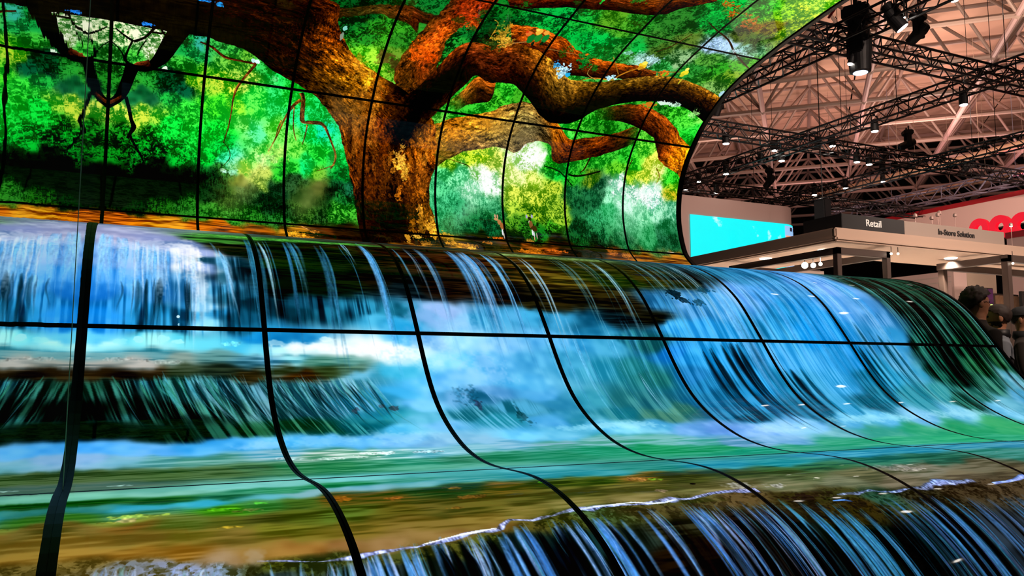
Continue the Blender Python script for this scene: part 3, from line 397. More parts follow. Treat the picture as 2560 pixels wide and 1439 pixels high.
1.44 3.807 40441c 747438 H;1.66 3.809 484820 7c7840 H;1.896 3.812 50502c 7c7c4c H;2.073 3.803 505030 888060 H;2.358 3.79 404c30 687850 H;2.635 3.808 485038 787858 H;
2.975 3.794 444c34 8a8878 H;3.327 3.796 484834 787460 H;0.077 3.874 705820 988040 H;0.203 3.877 685420 907c3c H;0.291 3.882 645c1c 8c7c38 H;0.427 3.895 605420 8c783c H;
0.525 3.882 505014 808030 H;0.621 3.906 585014 887c34 H;0.726 3.903 4c4814 8c7834 H;0.889 3.907 584c18 8c783c H;1.067 3.902 60501c 948040 H;1.192 3.898 646024 948448 H;
1.406 3.87 686430 908850 H;1.626 3.862 706838 988c5c H;1.949 3.85 6c6840 989068 H;2.218 3.84 687050 888868 H;2.482 3.858 687058 888c70 H;2.766 3.877 605c48 88806c H;
3.091 3.882 585040 807860 H;3.445 3.888 504838 706850 H;0.08 3.923 7c5c20 a88840 H;0.178 3.931 845f20 b08c40 H;0.288 3.949 7c5818 a88038 H;0.384 3.971 806030 b09878 S;
0.457 3.967 805c24 a88444 S;0.561 3.966 885c28 b08848 S;0.66 3.965 80582c a88454 S;0.762 3.971 806030 a8885c S;0.929 3.96 785428 a08450 S;1.112 3.939 705424 9c8448 S;
0.098 3.963 4a4018 8a7840 L;0.162 3.98 504420 808890 L;0.244 3.993 484418 9098b0 L;0.311 4.01 504418 98a8d0 L;0.38 4.02 404428 90a8c0 L;0.451 4.023 303014 586038 L;
0.507 4.011 2c3010 60681c L;0.581 4.022 283014 607030 L;0.659 4.018 303814 68703c L;0.757 4.032 2c3014 606030 L;0.799 4.031 283014 58602c L;0.91 4.016 2c3014 606028 L;
1.029 4 283014 606828 L;1.194 3.95 303014 68602c L;1.299 3.945 2c3010 606428 L;1.414 3.929 303c18 58744a L;1.596 3.908 302c14 605830 L;1.749 3.904 302c18 585430 L;
1.994 3.897 3a3018 685838 L;2.207 3.911 1c1408 3c3818 L;2.404 3.935 1c1c0a 404420 L;2.564 3.966 1c3828 3c6450 L;2.756 3.975 1c180c 44402c L;2.988 3.961 241c10 504430 L;
3.205 3.97 2c2418 5a4c38 L;2.433 3.999 1c1806 443818 L;2.344 4.032 141406 3a3414 L;0.503 4.044 141c14 4a6068 V;0.689 4.064 101810 485c60 V;0.788 4.071 0c140c 405058 V;
0.893 4.072 080c06 304038 V;0.998 4.086 060a08 284048 V;1.111 4.087 040606 183048 V;1.23 4.088 040604 102030 V;1.141 4.015 0c1418 1c3430 V;1.309 4.053 0a0c08 204040 V;
1.341 4.116 030303 10140c V;1.502 4.061 10140c 34443c V;1.652 4.046 141408 40402c H;1.588 4.146 0c0a05 281c10 H;1.766 4.093 140c06 38281c V;1.942 4.063 0a0a06 28302c V;
2.053 4.126 080a08 203438 V;2.205 4.143 080a06 203028 V;2.326 4.203 040806 142420 V;2.532 4.178 040806 183034 V;2.708 4.197 060808 243848 V;2.927 4.186 100e0c 384450 V;
2.907 4.296 0c0a08 283038 V;2.697 4.302 080808 20282c V;1.838 4.204 080605 1c1a16 V;2.116 4.25 0a0806 281c12 V'''.replace('\n', '').split(';'))]  # green crest and teal trough stripes include screen reflections painted into the picture
RIBBONS = [
('upper', [(2.9991, 3.4003, 3.1202, 3.1725), (3.2312, 3.4248, 3.301, 3.1161), (3.4877, 3.3769, 3.5235, 3.0677), (3.7045, 3.2706, 3.775, 2.9744), (3.9985, 3.1908, 4.0384, 2.9601), (4.2906, 3.2075, 4.3601, 3.0164), (4.6179, 3.1845, 4.6813, 3.0863)], 'c86018 8a3c10 3a1808|d06820 944414 341408|c86018 743410 241006|b85414 6a2c0c 1c0c04|c05c18 5a280c 1c0c04|b85818 54280c 160a04|a85018 5a3010 241006', {'seed': 11, 'rough': 0.12}),
('upper', [(2.8058, 3.7453, 2.9121, 3.5902), (3.2107, 3.8974, 3.3031, 3.7244), (3.535, 3.9756, 3.6383, 3.8031), (3.8525, 4.076, 4.1388, 3.8893), (4.1359, 4.1762, 4.2801, 4.0351), (4.4862, 4.3001, 4.5063, 4.2239)], '8a3c14 5a2410 2a1008|7a3410 4a1c0c 240c06|6a3010 4a200e 1c0a04|8a4818 5a2c10 180804|8a4818 4a240c 1c0a04|c05818 8a3c10 5a2810', {'seed': 12, 'rough': 0.1}),
('upper', [(1.5512, 3.1995, 1.5984, 3.0734), (1.7271, 3.257, 1.7548, 3.1472), (1.9267, 3.3505, 1.9641, 3.2205), (2.074, 3.4032, 2.2641, 3.123), (2.289, 3.3588, 2.271, 3.2087), (2.4482, 3.3452, 2.4455, 3.2069)], '5a3010 4a2410 241006|3a2a10 4a3818 2a1c0a|4a2a10 6a3c18 2a1408|4a2810 5a2c10 2c1208|4a2a14 442010 201008|5a2c10 3a1c0c 201008', {'seed': 13, 'rough': 0.25, 'alpha': [1, 0.75, 0.85, 1, 1, 1], 'soft': 0.3}),
('upper', [(2.4853, 2.1382, 2.6858, 1.7363), (2.6782, 2.2322, 2.7872, 1.8698), (2.797, 2.3075, 2.9801, 1.9999), (2.9807, 2.362, 3.1349, 2.0521), (3.1627, 2.4294, 3.3336, 2.0989), (3.3698, 2.5517, 3.549, 2.0854), (3.5672, 2.5833, 3.6935, 2.1995), (3.7684, 2.4996, 3.8936, 2.192), (3.9087, 2.4136, 3.9549, 2.0368), (4.0655, 2.2855, 4.0702, 2.0256), (4.2394, 2.3087, 4.2649, 2.0799), (4.4932, 2.3738, 4.5212, 2.1684), (4.6885, 2.4727, 4.7337, 2.2728), (4.8151, 2.5637, 4.859, 2.3699)], '5a3410 6a4010 8a5018 4a2c10|a86018 b87020 8a5820 5a3c18|c07018 b87420 8a6024 5a4424|c88020 b88028 8a6830 6a5030|b87c28 c08c30 907438 6a5838|a07838 988040 7a6a40 6a5a3c|906c30 8a7440 706440 645438|a86018 8a5820 5a4424 4a3418|b86818 a05c18 6a3c10 4a280c|9a5014 7a3c10 5a2c0c 2a1408|6a3410 70380f 5a2a0c 30180a|8a4414 70340f 4a220a 2a1206|5a2c0e 4a240c 3a1a08 241006|6a3410 4a200a 34180a 241006', {'seed': 14, 'rough': 0.05, 'alpha': [0.2, 0.8, 1, 1, 1, 1, 1, 1, 1, 1, 1, 1, 0.9, 0]}),
('upper', [(2.7327, 2.4367, 2.8391, 2.3731), (2.8559, 2.5925, 2.9428, 2.469), (2.9383, 2.7534, 3.0578, 2.511), (3.054, 2.7357, 3.1449, 2.541), (3.1363, 2.7378, 3.1565, 2.627)], 'b86c20 8a4c18 4a2c10|b86820 7a4418 2a160a|c86c20 3a200c 180c06|c86820 5a3010 1c0e06|b86020 6a3410 2a140a', {'seed': 15, 'alpha': [0, 0.9, 1, 1, 1]}),
('upper', [(4.203, 2.6063, 4.3005, 2.5053), (4.4385, 2.7031, 4.5184, 2.5375), (4.6897, 2.7566, 4.7693, 2.5068), (4.9661, 2.69, 5.0011, 2.4258), (5.2353, 2.5609, 5.1058, 2.3026), (5.3769, 2.4404, 5.1734, 2.1984), (5.5411, 2.359, 5.2699, 2.1433), (5.5925, 2.1441, 5.4478, 2.075), (5.5312, 2.0402, 5.5027, 2.0286)], '3a200c 30180a 1c0c06|4a2810 38200c 1a0c06|8a4414 4a240e 1c0c06|a85018 6a3410 241006|b05818 6a3410 2a1408|d07818 a85414 6a3010|f09818 e08014 8a4c10|e08814 d87c18 a05c18|c07018 c07018 905018', {'seed': 16, 'alpha': [0, 0.9, 1, 1, 1, 1, 1, 1, 1]}),
('upper', [(2.2527, 2.4478, 2.6431, 2.5293), (2.209, 2.6348, 2.5669, 2.7517), (2.2298, 2.8877, 2.5488, 2.9907), (2.2953, 3.1123, 2.5715, 3.1528), (2.3666, 3.3516, 2.6379, 3.3087), (2.4157, 3.5697, 2.7555, 3.5413), (2.4134, 3.7492, 2.7785, 3.7672)], '4a2c10 5a3410 3a200c 2a160a|6a3c14 503010 6a3010 4a2810|5a3a14 7a3c14 b84818 6a3c14|5a3812 9a4818 e05c18 8a4c18|4a2c10 6a3010 8a3c14 4a2810|3a2010 7a2c10 b04018 8a3414|3a2010 7a3010 a84018 6a2c10', {'seed': 17, 'rough': 0.1, 'grain': (22, 9)}),
('upper', [(2.0219, 0.9835, 2.8032, 1.0444), (2.0117, 1.2868, 2.7458, 1.325), (1.9947, 1.4614, 2.6967, 1.5292), (1.9623, 1.6438, 2.7062, 1.7198), (1.9145, 1.8176, 2.7457, 1.8913), (1.8644, 1.9882, 2.7346, 2.0872), (1.8116, 2.1051, 2.6782, 2.2322), (1.7151, 2.2174, 2.5539, 2.3858), (1.6062, 2.3212, 2.3081, 2.5258), (1.4936, 2.3945, 2.1083, 2.6086), (1.3875, 2.4388, 1.9502, 2.6838), (1.2666, 2.4868, 1.7978, 2.7981), (1.1296, 2.5555, 1.6976, 2.919), (0.9619, 2.6515, 1.6269, 3.089), (0.8063, 2.687, 1.5691, 3.2582), (0.6266, 2.7123, 1.1301, 3.3435), (0.4536, 2.7126, 0.7375, 3.3125), (0.2847, 2.7129, 0.4459, 3.2278), (-0.0551, 2.7106, 0.0056, 3.1431)], '0a0603 110904 180d05 110a05 311c07|160c04 241305 140c05 311c08 764611|311807 311908 251408 60330a 684011|4d260b 43210a 331c0b 764011 5b3311|60330a 4d260b 4d290b 844611 68360e|764011 5b300c 43230b 5b330e 844911|683c11 764311 4d260b 221105 76400e|4d3011 764914 68390e 1b0e07 140904|3f260e 684011 895614 5b300c 0d0602|311e0b 4d300e 905c14 b27017 5b330c|241408 33200a 764911 ac6617 ac6c1c|1b0e07 241408 4d290b 975614 905314|160b05 1e1005 311808 763c0e 5b290b|0d0804 180c05 251308 31190a 5b2c0a|0a0502 140a05 1e1006 180c05 4d230a|050201 0d0704 291205 160b04 0d0602|020101 050302 0a0402 050201 020101|010000 010000 020100 010000 010000|000000 010000 010000 000000 000000', {'seed': 18, 'bark': 1.35, 'rough': 0.025, 'grain': (24, 5)}),
('upper', [(2.2547, 1.9563, 2.2718, 1.9366), (2.2279, 2.1491, 2.3615, 2.0051), (2.2847, 2.2995, 2.4729, 2.0771), (2.3698, 2.4663, 2.5887, 2.2353), (2.4837, 2.6312, 2.7198, 2.4268), (2.5748, 2.8214, 2.8301, 2.6131), (2.6545, 3.0231, 2.9254, 2.7684), (2.7676, 3.1153, 3.0444, 2.7296), (2.9862, 3.1296, 3.1804, 2.7371), (3.1465, 3.1996, 3.3183, 2.7447), (3.4034, 3.1509, 3.512, 2.6179), (3.6419, 3.0342, 3.6908, 2.4753), (3.8026, 2.9173, 3.8878, 2.4106), (3.9757, 2.9132, 4.0864, 2.4739), (4.178, 2.9438, 4.2874, 2.6389), (4.4317, 3.0476, 4.5471, 2.7609), (4.6963, 3.1345, 4.8414, 2.8238), (4.9726, 3.1409, 5.1369, 2.8158), (5.3156, 3.0669, 5.415, 2.7301), (5.6156, 2.9645, 5.6509, 2.5987)], '4a3014 4a3014 4a3014 4a3014|3a2410 20120a 140c06 241408|1a1008 0c0805 0a0604 241408|140c06 0a0604 0a0604 2a180a|281408 0c0604 080503 3a200c|6a3010 0e0705 0a0503 2a140a|8a4014 3a1a0c 1a0c06 1c0e06|8a4418 5a2814 3a1c0e 180c06|a05018 5a2a14 4a2012 1c0c06|8a4814 5a2c14 301608 140a05|a0641c 6a3c14 201008 080402|b07c2c 70501c 281808 040202|a87a2c 6a4c1c 201408 030201|8a6420 5a3c12 140c05 030201|6a4c1a 4a3210 140c05 050302|7a5a20 4a340f 1c1208 060402|8a6420 4a300f 1c1208 080502|9a6c20 4a3010 180e06 050302|b07420 4a2c0c 120a05 030202|b87820 3a200a 080402 020101', {'seed': 19, 'rough': 0.03, 'grain': (20, 9), 'alpha': [0, 0.25, 0.7, 0.95, 1, 1, 1, 1, 1, 1, 1, 1, 1, 1, 1, 1, 1, 1, 1, 1, 1]})]
STROKES = [
('upper', [(0.4849, 2.7545), (0.4358, 2.6382), (0.3678, 2.4836), (0.3141, 2.4145), (0.2671, 2.3801), (0.2018, 2.3756)], [0.1449, 0.1323, 0.1042, 0.0797, 0.0733, 0.079], '120a06 060302 020101', {'seed': 21, 'bark': 0.6, 'rough': 0.06}),
('upper', [(0.2857, 2.4097), (0.2014, 2.3854), (0.1464, 2.3467)], [0.0612, 0.0547, 0.0302], '7a4020 4a2010 040202', {'seed': 22, 'rough': 0.2}),
('upper', [(0.1645, 2.389), (0.1353, 2.2699), (0.1051, 2.1688), (0.0627, 2.0897), (-0.0198, 2.0281)], [0.1029, 0.0846, 0.0839, 0.0654, 0.0589], '040202 080403 040202', {'seed': 23, 'bark': 0.4, 'rough': 0.06}),
('upper', [(0.0985, 2.1202), (0.0434, 2.0744), (-0.0312, 2.0328)], [0.0209, 0.0237, 0.0235], '5a2c14 3a1c0c', {'seed': 24}),
('upper', [(0.1242, 2.1176), (0.1507, 2.0329), (0.1721, 1.9414), (0.192, 1.8871), (0.1656, 1.8299), (0.1499, 1.793)], [0.027, 0.0269, 0.027, 0.0392, 0.0241, 0.0211], '080503 040202', {'seed': 25, 'bark': 0.3}),
('upper', [(0.1804, 1.8856), (0.172, 1.8148), (0.2103, 1.7397), (0.2545, 1.664), (0.2868, 1.5957)], [0.0181, 0.0181, 0.0183, 0.0154, 0.0062], '080503 040202', {'seed': 25, 'bark': 0.3}),
('upper', [(0.1629, 2.5718), (0.2388, 2.6201), (0.2961, 2.7083), (0.3233, 2.7734)], [0.0242, 0.0185, 0.0218, 0.0311], '080503 040202', {'seed': 26, 'bark': 0.3}),
('upper', [(0.1629, 2.5718), (0.0953, 2.6123), (0.0342, 2.6612)], [0.0212, 0.0152, 0.0091], '0a1606 040a02', {'seed': 26, 'bark': 0.3}),
('upper', [(0.1519, 2.5698), (0.1218, 2.4795), (0.1073, 2.4184), (0.1365, 2.3842)], [0.0151, 0.015, 0.0271, 0.0181], '0c1606 040a02', {'seed': 26, 'bark': 0.3}),
('upper', [(0.0013, 2.5547), (0.0717, 2.4868), (0.1073, 2.4184)], [0.0089, 0.0089, 0.015], '0c1606 040a02', {'seed': 26, 'bark': 0.3}),
('upper', [(0.3491, 2.7613), (0.352, 2.7093), (0.3769, 2.6686)], [0.0249, 0.0187, 0.0157], '080503 040202', {'seed': 26, 'bark': 0.3}),
('upper', [(0.2809, 2.6772), (0.3482, 2.6769), (0.3753, 2.6965)], [0.0187, 0.0157, 0.0125], '080503 040202', {'seed': 26, 'bark': 0.3}),
('upper', [(0.2508, 2.602), (0.2096, 2.5213), (0.1898, 2.4589)], [0.0092, 0.009, 0.006], '142408 0a1404', {'seed': 26, 'bark': 0.3}),
('upper', [(1.4565, 2.3524), (1.4854, 2.2919), (1.4984, 2.1165), (1.5512, 2.1025), (1.6537, 2.1091), (1.699, 2.0799)], [0.0408, 0.0341, 0.0407, 0.0307, 0.0309, 0.0241], '7a5024 4a3014', {'seed': 27}),
('upper', [(1.6982, 2.0868), (1.7594, 1.9754), (1.8118, 1.8589), (1.8092, 1.7882), (1.7771, 1.7246)], [0.0241, 0.0173, 0.0175, 0.0176, 0.0106], '8a5828 5a3414', {'seed': 28}),
('upper', [(1.4657, 2.2889), (1.4156, 2.2386), (1.3696, 2.1513), (1.336, 2.0604), (1.302, 1.9539), (1.2384, 1.8105)], [0.0272, 0.0271, 0.0201, 0.0133, 0.01, 0.0067], '8a5820 6a4018', {'seed': 28}),
('upper', [(1.3293, 2.0938), (1.3062, 2.0225), (1.2902, 1.9355), (1.2674, 1.8819)], [0.01, 0.01, 0.0067, 0.0067], '9a6828 7a5020', {'seed': 28}),
('upper', [(1.5468, 2.081), (1.5363, 1.9828), (1.5189, 1.9049)], [0.0136, 0.0102, 0.0068], '8a6030 6a4820', {'seed': 28}),
('upper', [(1.4183, 2.2177), (1.4322, 2.0386), (1.4655, 1.9329)], [0.0101, 0.0101, 0.0068], '7a6028 6a4820', {'seed': 28}),
('upper', [(1.8105, 1.7636), (1.7381, 1.7275), (1.6521, 1.6901)], [0.0106, 0.007, 0.0052], '8a7028 6a4820', {'seed': 28}),
('upper', [(1.0681, 2.5447), (0.9897, 2.4089), (0.9433, 2.3144), (0.9224, 2.2079), (0.9188, 2.1061), (0.9038, 1.9712), (0.8737, 1.8416)], [0.0228, 0.0195, 0.0195, 0.0129, 0.0097, 0.0096, 0.0064], '7a4820 4a2810', {'seed': 29}),
('upper', [(0.8731, 1.8515), (0.9209, 1.7905), (0.9304, 1.7246), (0.8885, 1.6625)], [0.0064, 0.0065, 0.0065, 0.0049], '3a5018 243808', {'seed': 29}),
('upper', [(0.6312, 2.6592), (0.7225, 2.6304), (0.8192, 2.5635), (0.9429, 2.5508), (1.0681, 2.5447)], [0.0128, 0.0194, 0.0224, 0.0161, 0.0228], '5a2c18 301408', {'seed': 29}),
('upper', [(2.7062, 1.961), (3.0334, 1.9041), (3.098, 1.8733)], [0.0075, 0.0078, 0.0059], '6a6020 4a4818', {'seed': 30}),
('upper', [(4.5194, 1.993), (4.3861, 1.9463), (4.2508, 1.9161), (4.1573, 1.9225)], [0.0174, 0.0172, 0.0214, 0.0127], '1c2408 141804', {'seed': 30}),
('upper', [(4.3738, 2.1256), (4.3372, 2.0062), (4.2913, 1.9526)], [0.0172, 0.0128, 0.0086], '3a2008 241404', {'seed': 30}),
('upper', [(4.2158, 1.8119), (4.0636, 1.9367), (3.8766, 1.9765)], [0.0086, 0.0126, 0.0083], '142408 0c1804', {'seed': 30}),
('upper', [(4.866, 2.1491), (4.8431, 2.0611), (4.8234, 1.9752)], [0.0134, 0.0089, 0.0067], '4a3008 341f04', {'seed': 30}),
('upper', [(5.1827, 2.0984), (5.2455, 2.0191), (5.2237, 1.9316)], [0.0091, 0.0092, 0.0069], '7a5810 5a4008', {'seed': 30}),
('upper', [(3.9017, 2.8887), (4.0361, 2.9645), (4.2456, 2.9824), (4.2793, 3.0409), (4.3739, 3.1434), (4.4364, 3.1864)], [0.0083, 0.0126, 0.017, 0.0172, 0.0175, 0.0132], 'd09030 a86820', {'seed': 31, 'bark': 0.3}),
('upper', [(4.2685, 3.0597), (4.1289, 3.2236), (4.0808, 3.2684)], [0.0086, 0.0087, 0.0065], 'b88838 906020', {'seed': 31, 'bark': 0.3}),
('upper', [(4.4426, 3.1765), (4.6244, 3.1745), (4.8615, 3.2328)], [0.0088, 0.0111, 0.0091], 'b06830 8a4c20', {'seed': 31, 'bark': 0.3}),
('upper', [(4.6019, 3.9708), (4.7875, 3.8738), (4.996, 3.782), (5.1793, 3.6431), (5.3676, 3.5312), (5.5396, 3.4433)], [0.0084, 0.0128, 0.0174, 0.0181, 0.0187, 0.0143], '4a2c14 2a1808', {'seed': 31, 'bark': 0.3}),
('upper', [(4.4547, 3.4287), (4.5458, 3.5502), (4.6132, 3.758)], [0.0089, 0.0132, 0.0085], '5a3c1c 3a240c', {'seed': 31, 'bark': 0.3}),
('upper', [(3.1121, 3.1908), (3.2088, 3.2315), (3.2708, 3.2638)], [0.012, 0.0122, 0.0082], 'c8a068 8a6030', {'seed': 31, 'bark': 0.3}),
('upper', [(3.4562, 3.2058), (3.6177, 3.2042), (3.741, 3.203)], [0.0124, 0.0125, 0.0084], 'b08850 7a4c20', {'seed': 31, 'bark': 0.3}),
('upper', [(3.9631, 3.1018), (3.9662, 2.9996), (4.087, 2.9502)], [0.0063, 0.0063, 0.0063], 'd0b060 b09040', {'seed': 31, 'bark': 0.3}),
('upper', [(2.8997, 3.2022), (2.8971, 3.3814), (2.8444, 3.4188)], [0.0079, 0.0079, 0.0079], 'e0b040 b08828', {'seed': 31, 'bark': 0.3}),
('upper', [(1.4912, 1.1756), (1.585, 1.109), (1.6424, 1.0367)], [0.0119, 0.0187, 0.0149], 'c88850 8a5830', {'seed': 32}),
('upper', [(1.397, 1.0658), (1.6615, 1.052), (1.9317, 1.0242)], [0.0192, 0.0296, 0.0205], '080503 040202', {'seed': 32}),
('lower', [(0.4533, 3.9988), (0.5082, 4.0025), (0.5404, 4.0072), (0.6008, 4.0173), (0.6801, 4.0141), (0.7535, 4.0049), (0.8067, 4.0015), (0.8746, 3.9902), (0.9559, 3.9797), (1.0427, 3.9634), (1.0935, 3.9556), (1.1528, 3.9307), (1.2468, 3.9188), (1.361, 3.9015), (1.4624, 3.8922), (1.579, 3.8887), (1.6606, 3.8996), (1.767, 3.8783), (1.8662, 3.8727), (1.9904, 3.8611), (2.0937, 3.8602)], [0.0056, 0.0085, 0.0085, 0.007, 0.0143, 0.0148, 0.0121, 0.0189, 0.0147, 0.0173, 0.0213, 0.0229, 0.0239, 0.0234, 0.0199, 0.0205, 0.0225, 0.0289, 0.0249, 0.0235, 0.0265], '5868c8 a8b0f0 98a8e8 6878c0', {'seed': 41, 'bark': 0.9, 'rough': 0.9, 'soft': 0.6, 'grain': (30, 40), 'alpha': [0.5, 0.9, 0.6, 0.95, 0.7, 0.95, 0.8, 0.9, 0.6, 0.95, 0.85, 0.7, 0.95, 0.8]}),
('lower', [(0.8746, 3.9902), (0.9582, 3.973), (1.0447, 3.9582), (1.0949, 3.952)], [0.0047, 0.0067, 0.007, 0.0072], 'e8f0ff ffffff e8f0ff', {'seed': 42, 'bark': 0.3, 'rough': 0.5}),
('lower', [(1.3633, 3.8973), (1.4663, 3.8855), (1.5833, 3.8818), (1.6636, 3.8951), (1.7494, 3.8812)], [0.0064, 0.009, 0.0093, 0.0091, 0.0072], 'd0e0ff f0f8ff c8d8ff', {'seed': 43, 'bark': 0.3, 'rough': 0.5}),
('lower', [(2.3893, 3.9304), (2.4814, 3.9333), (2.5584, 3.9343), (2.6497, 3.9422), (2.7417, 3.9336), (2.815, 3.925), (2.9194, 3.9104), (3.0235, 3.916), (3.1198, 3.9298)], [0.0141, 0.0213, 0.0334, 0.0238, 0.0196, 0.0404, 0.0425, 0.0372, 0.0313], '4868b0 8098d8 98a8e8 6878b8', {'seed': 44, 'bark': 0.9, 'rough': 1.0, 'soft': 0.6, 'grain': (30, 40), 'alpha': [0.4, 0.8, 0.6, 0.9, 0.5, 0.9, 0.8, 0.5]}),
('lower', [(3.1943, 3.9438), (3.328, 3.9341), (3.4432, 3.9149)], [0.0204, 0.0239, 0.0451], '5878b8 a0b0f0 7888c8', {'seed': 45, 'bark': 0.6, 'rough': 0.4, 'soft': 0.3}),
('lower', [(2.337, 3.9644), (2.3911, 3.9658), (2.416, 3.9783)], [0.0065, 0.0151, 0.0063], '3868b0 6090e0 4870b0', {'seed': 46, 'soft': 0.4}),
('upper', [(1.4254, 2.0034), (1.275, 1.7463), (1.0856, 1.4814), (0.8947, 1.1999)], [0.101, 0.2016, 0.2742, 0.3602], 'd8d870 e8e888 d0d068', {'seed': 61, 'bark': 0, 'rough': 0, 'soft': 1.0, 'alpha': [0, 0.34, 0.26, 0.05]}),
('upper', [(1.3285, 1.9572), (1.1464, 1.6635), (0.9895, 1.4352)], [0.0535, 0.1003, 0.1363], 'f0f0a0 f8f8b0 f0f0a0', {'seed': 62, 'bark': 0, 'rough': 0, 'soft': 1.0, 'alpha': [0, 0.35, 0.1]}),
('upper', [(1.8706, 2.0595), (1.7556, 1.7294), (1.5854, 1.4213), (1.4434, 1.2136)], [0.1049, 0.1616, 0.2163, 0.2614], 'a8a860 b8b870 a0a058', {'seed': 63, 'bark': 0, 'rough': 0, 'soft': 1.0, 'alpha': [0, 0.22, 0.28, 0.05]}),
('upper', [(3.2715, 1.777), (3.087, 1.4864), (2.8592, 1.2169)], [0.1196, 0.2454, 0.3376], 'd0f0d0 e0f8e0 c8e8c8', {'seed': 64, 'bark': 0, 'rough': 0, 'soft': 1.0, 'alpha': [0.1, 0.3, 0.05]}),
('upper', [(5.2056, 2.0149), (5.0443, 1.6611), (4.8005, 1.2873)], [0.1829, 0.371, 0.5312], 'd8f8e8 e8fff4 d0f4e0', {'seed': 65, 'bark': 0, 'rough': 0, 'soft': 1.0, 'alpha': [0.1, 0.3, 0.05]}),
('upper', [(1.5956, 2.4912), (1.8508, 2.2003), (2.0282, 1.9369)], [0.2047, 0.2803, 0.2133], 'b08850 b89058 a07840', {'seed': 66, 'bark': 0, 'rough': 0, 'soft': 1.0, 'alpha': [0, 0.22, 0]}),
('lower', [(0.4224, 1.456), (0.5691, 1.462), (0.7201, 1.4679), (0.8773, 1.4628), (1.0403, 1.4574), (1.2091, 1.4518), (1.4725, 1.449)], [0.1129, 0.1004, 0.0992, 0.0918, 0.0959, 0.0878, 0.0655], '3c8c38 60b848 2c6a28', {'seed': 51, 'bark': 0.6, 'rough': 0.2, 'soft': 0.5, 'alpha': [0.2, 0.9, 0.9, 0.9, 0.8, 0.7, 0.3]}),  # green reflection of the forest wall, painted along the wave crest
('lower', [(1.895, 1.4446), (2.0964, 1.4377), (2.3061, 1.4304), (2.5744, 1.4322), (2.9281, 1.4112)], [0.112, 0.1192, 0.1283, 0.1299, 0.1235], '587838 88a868 486830', {'seed': 52, 'bark': 0.6, 'rough': 0.2, 'soft': 0.5, 'alpha': [0.2, 0.8, 0.8, 0.8, 0.3]})]  # paler stretch of the same painted crest reflection
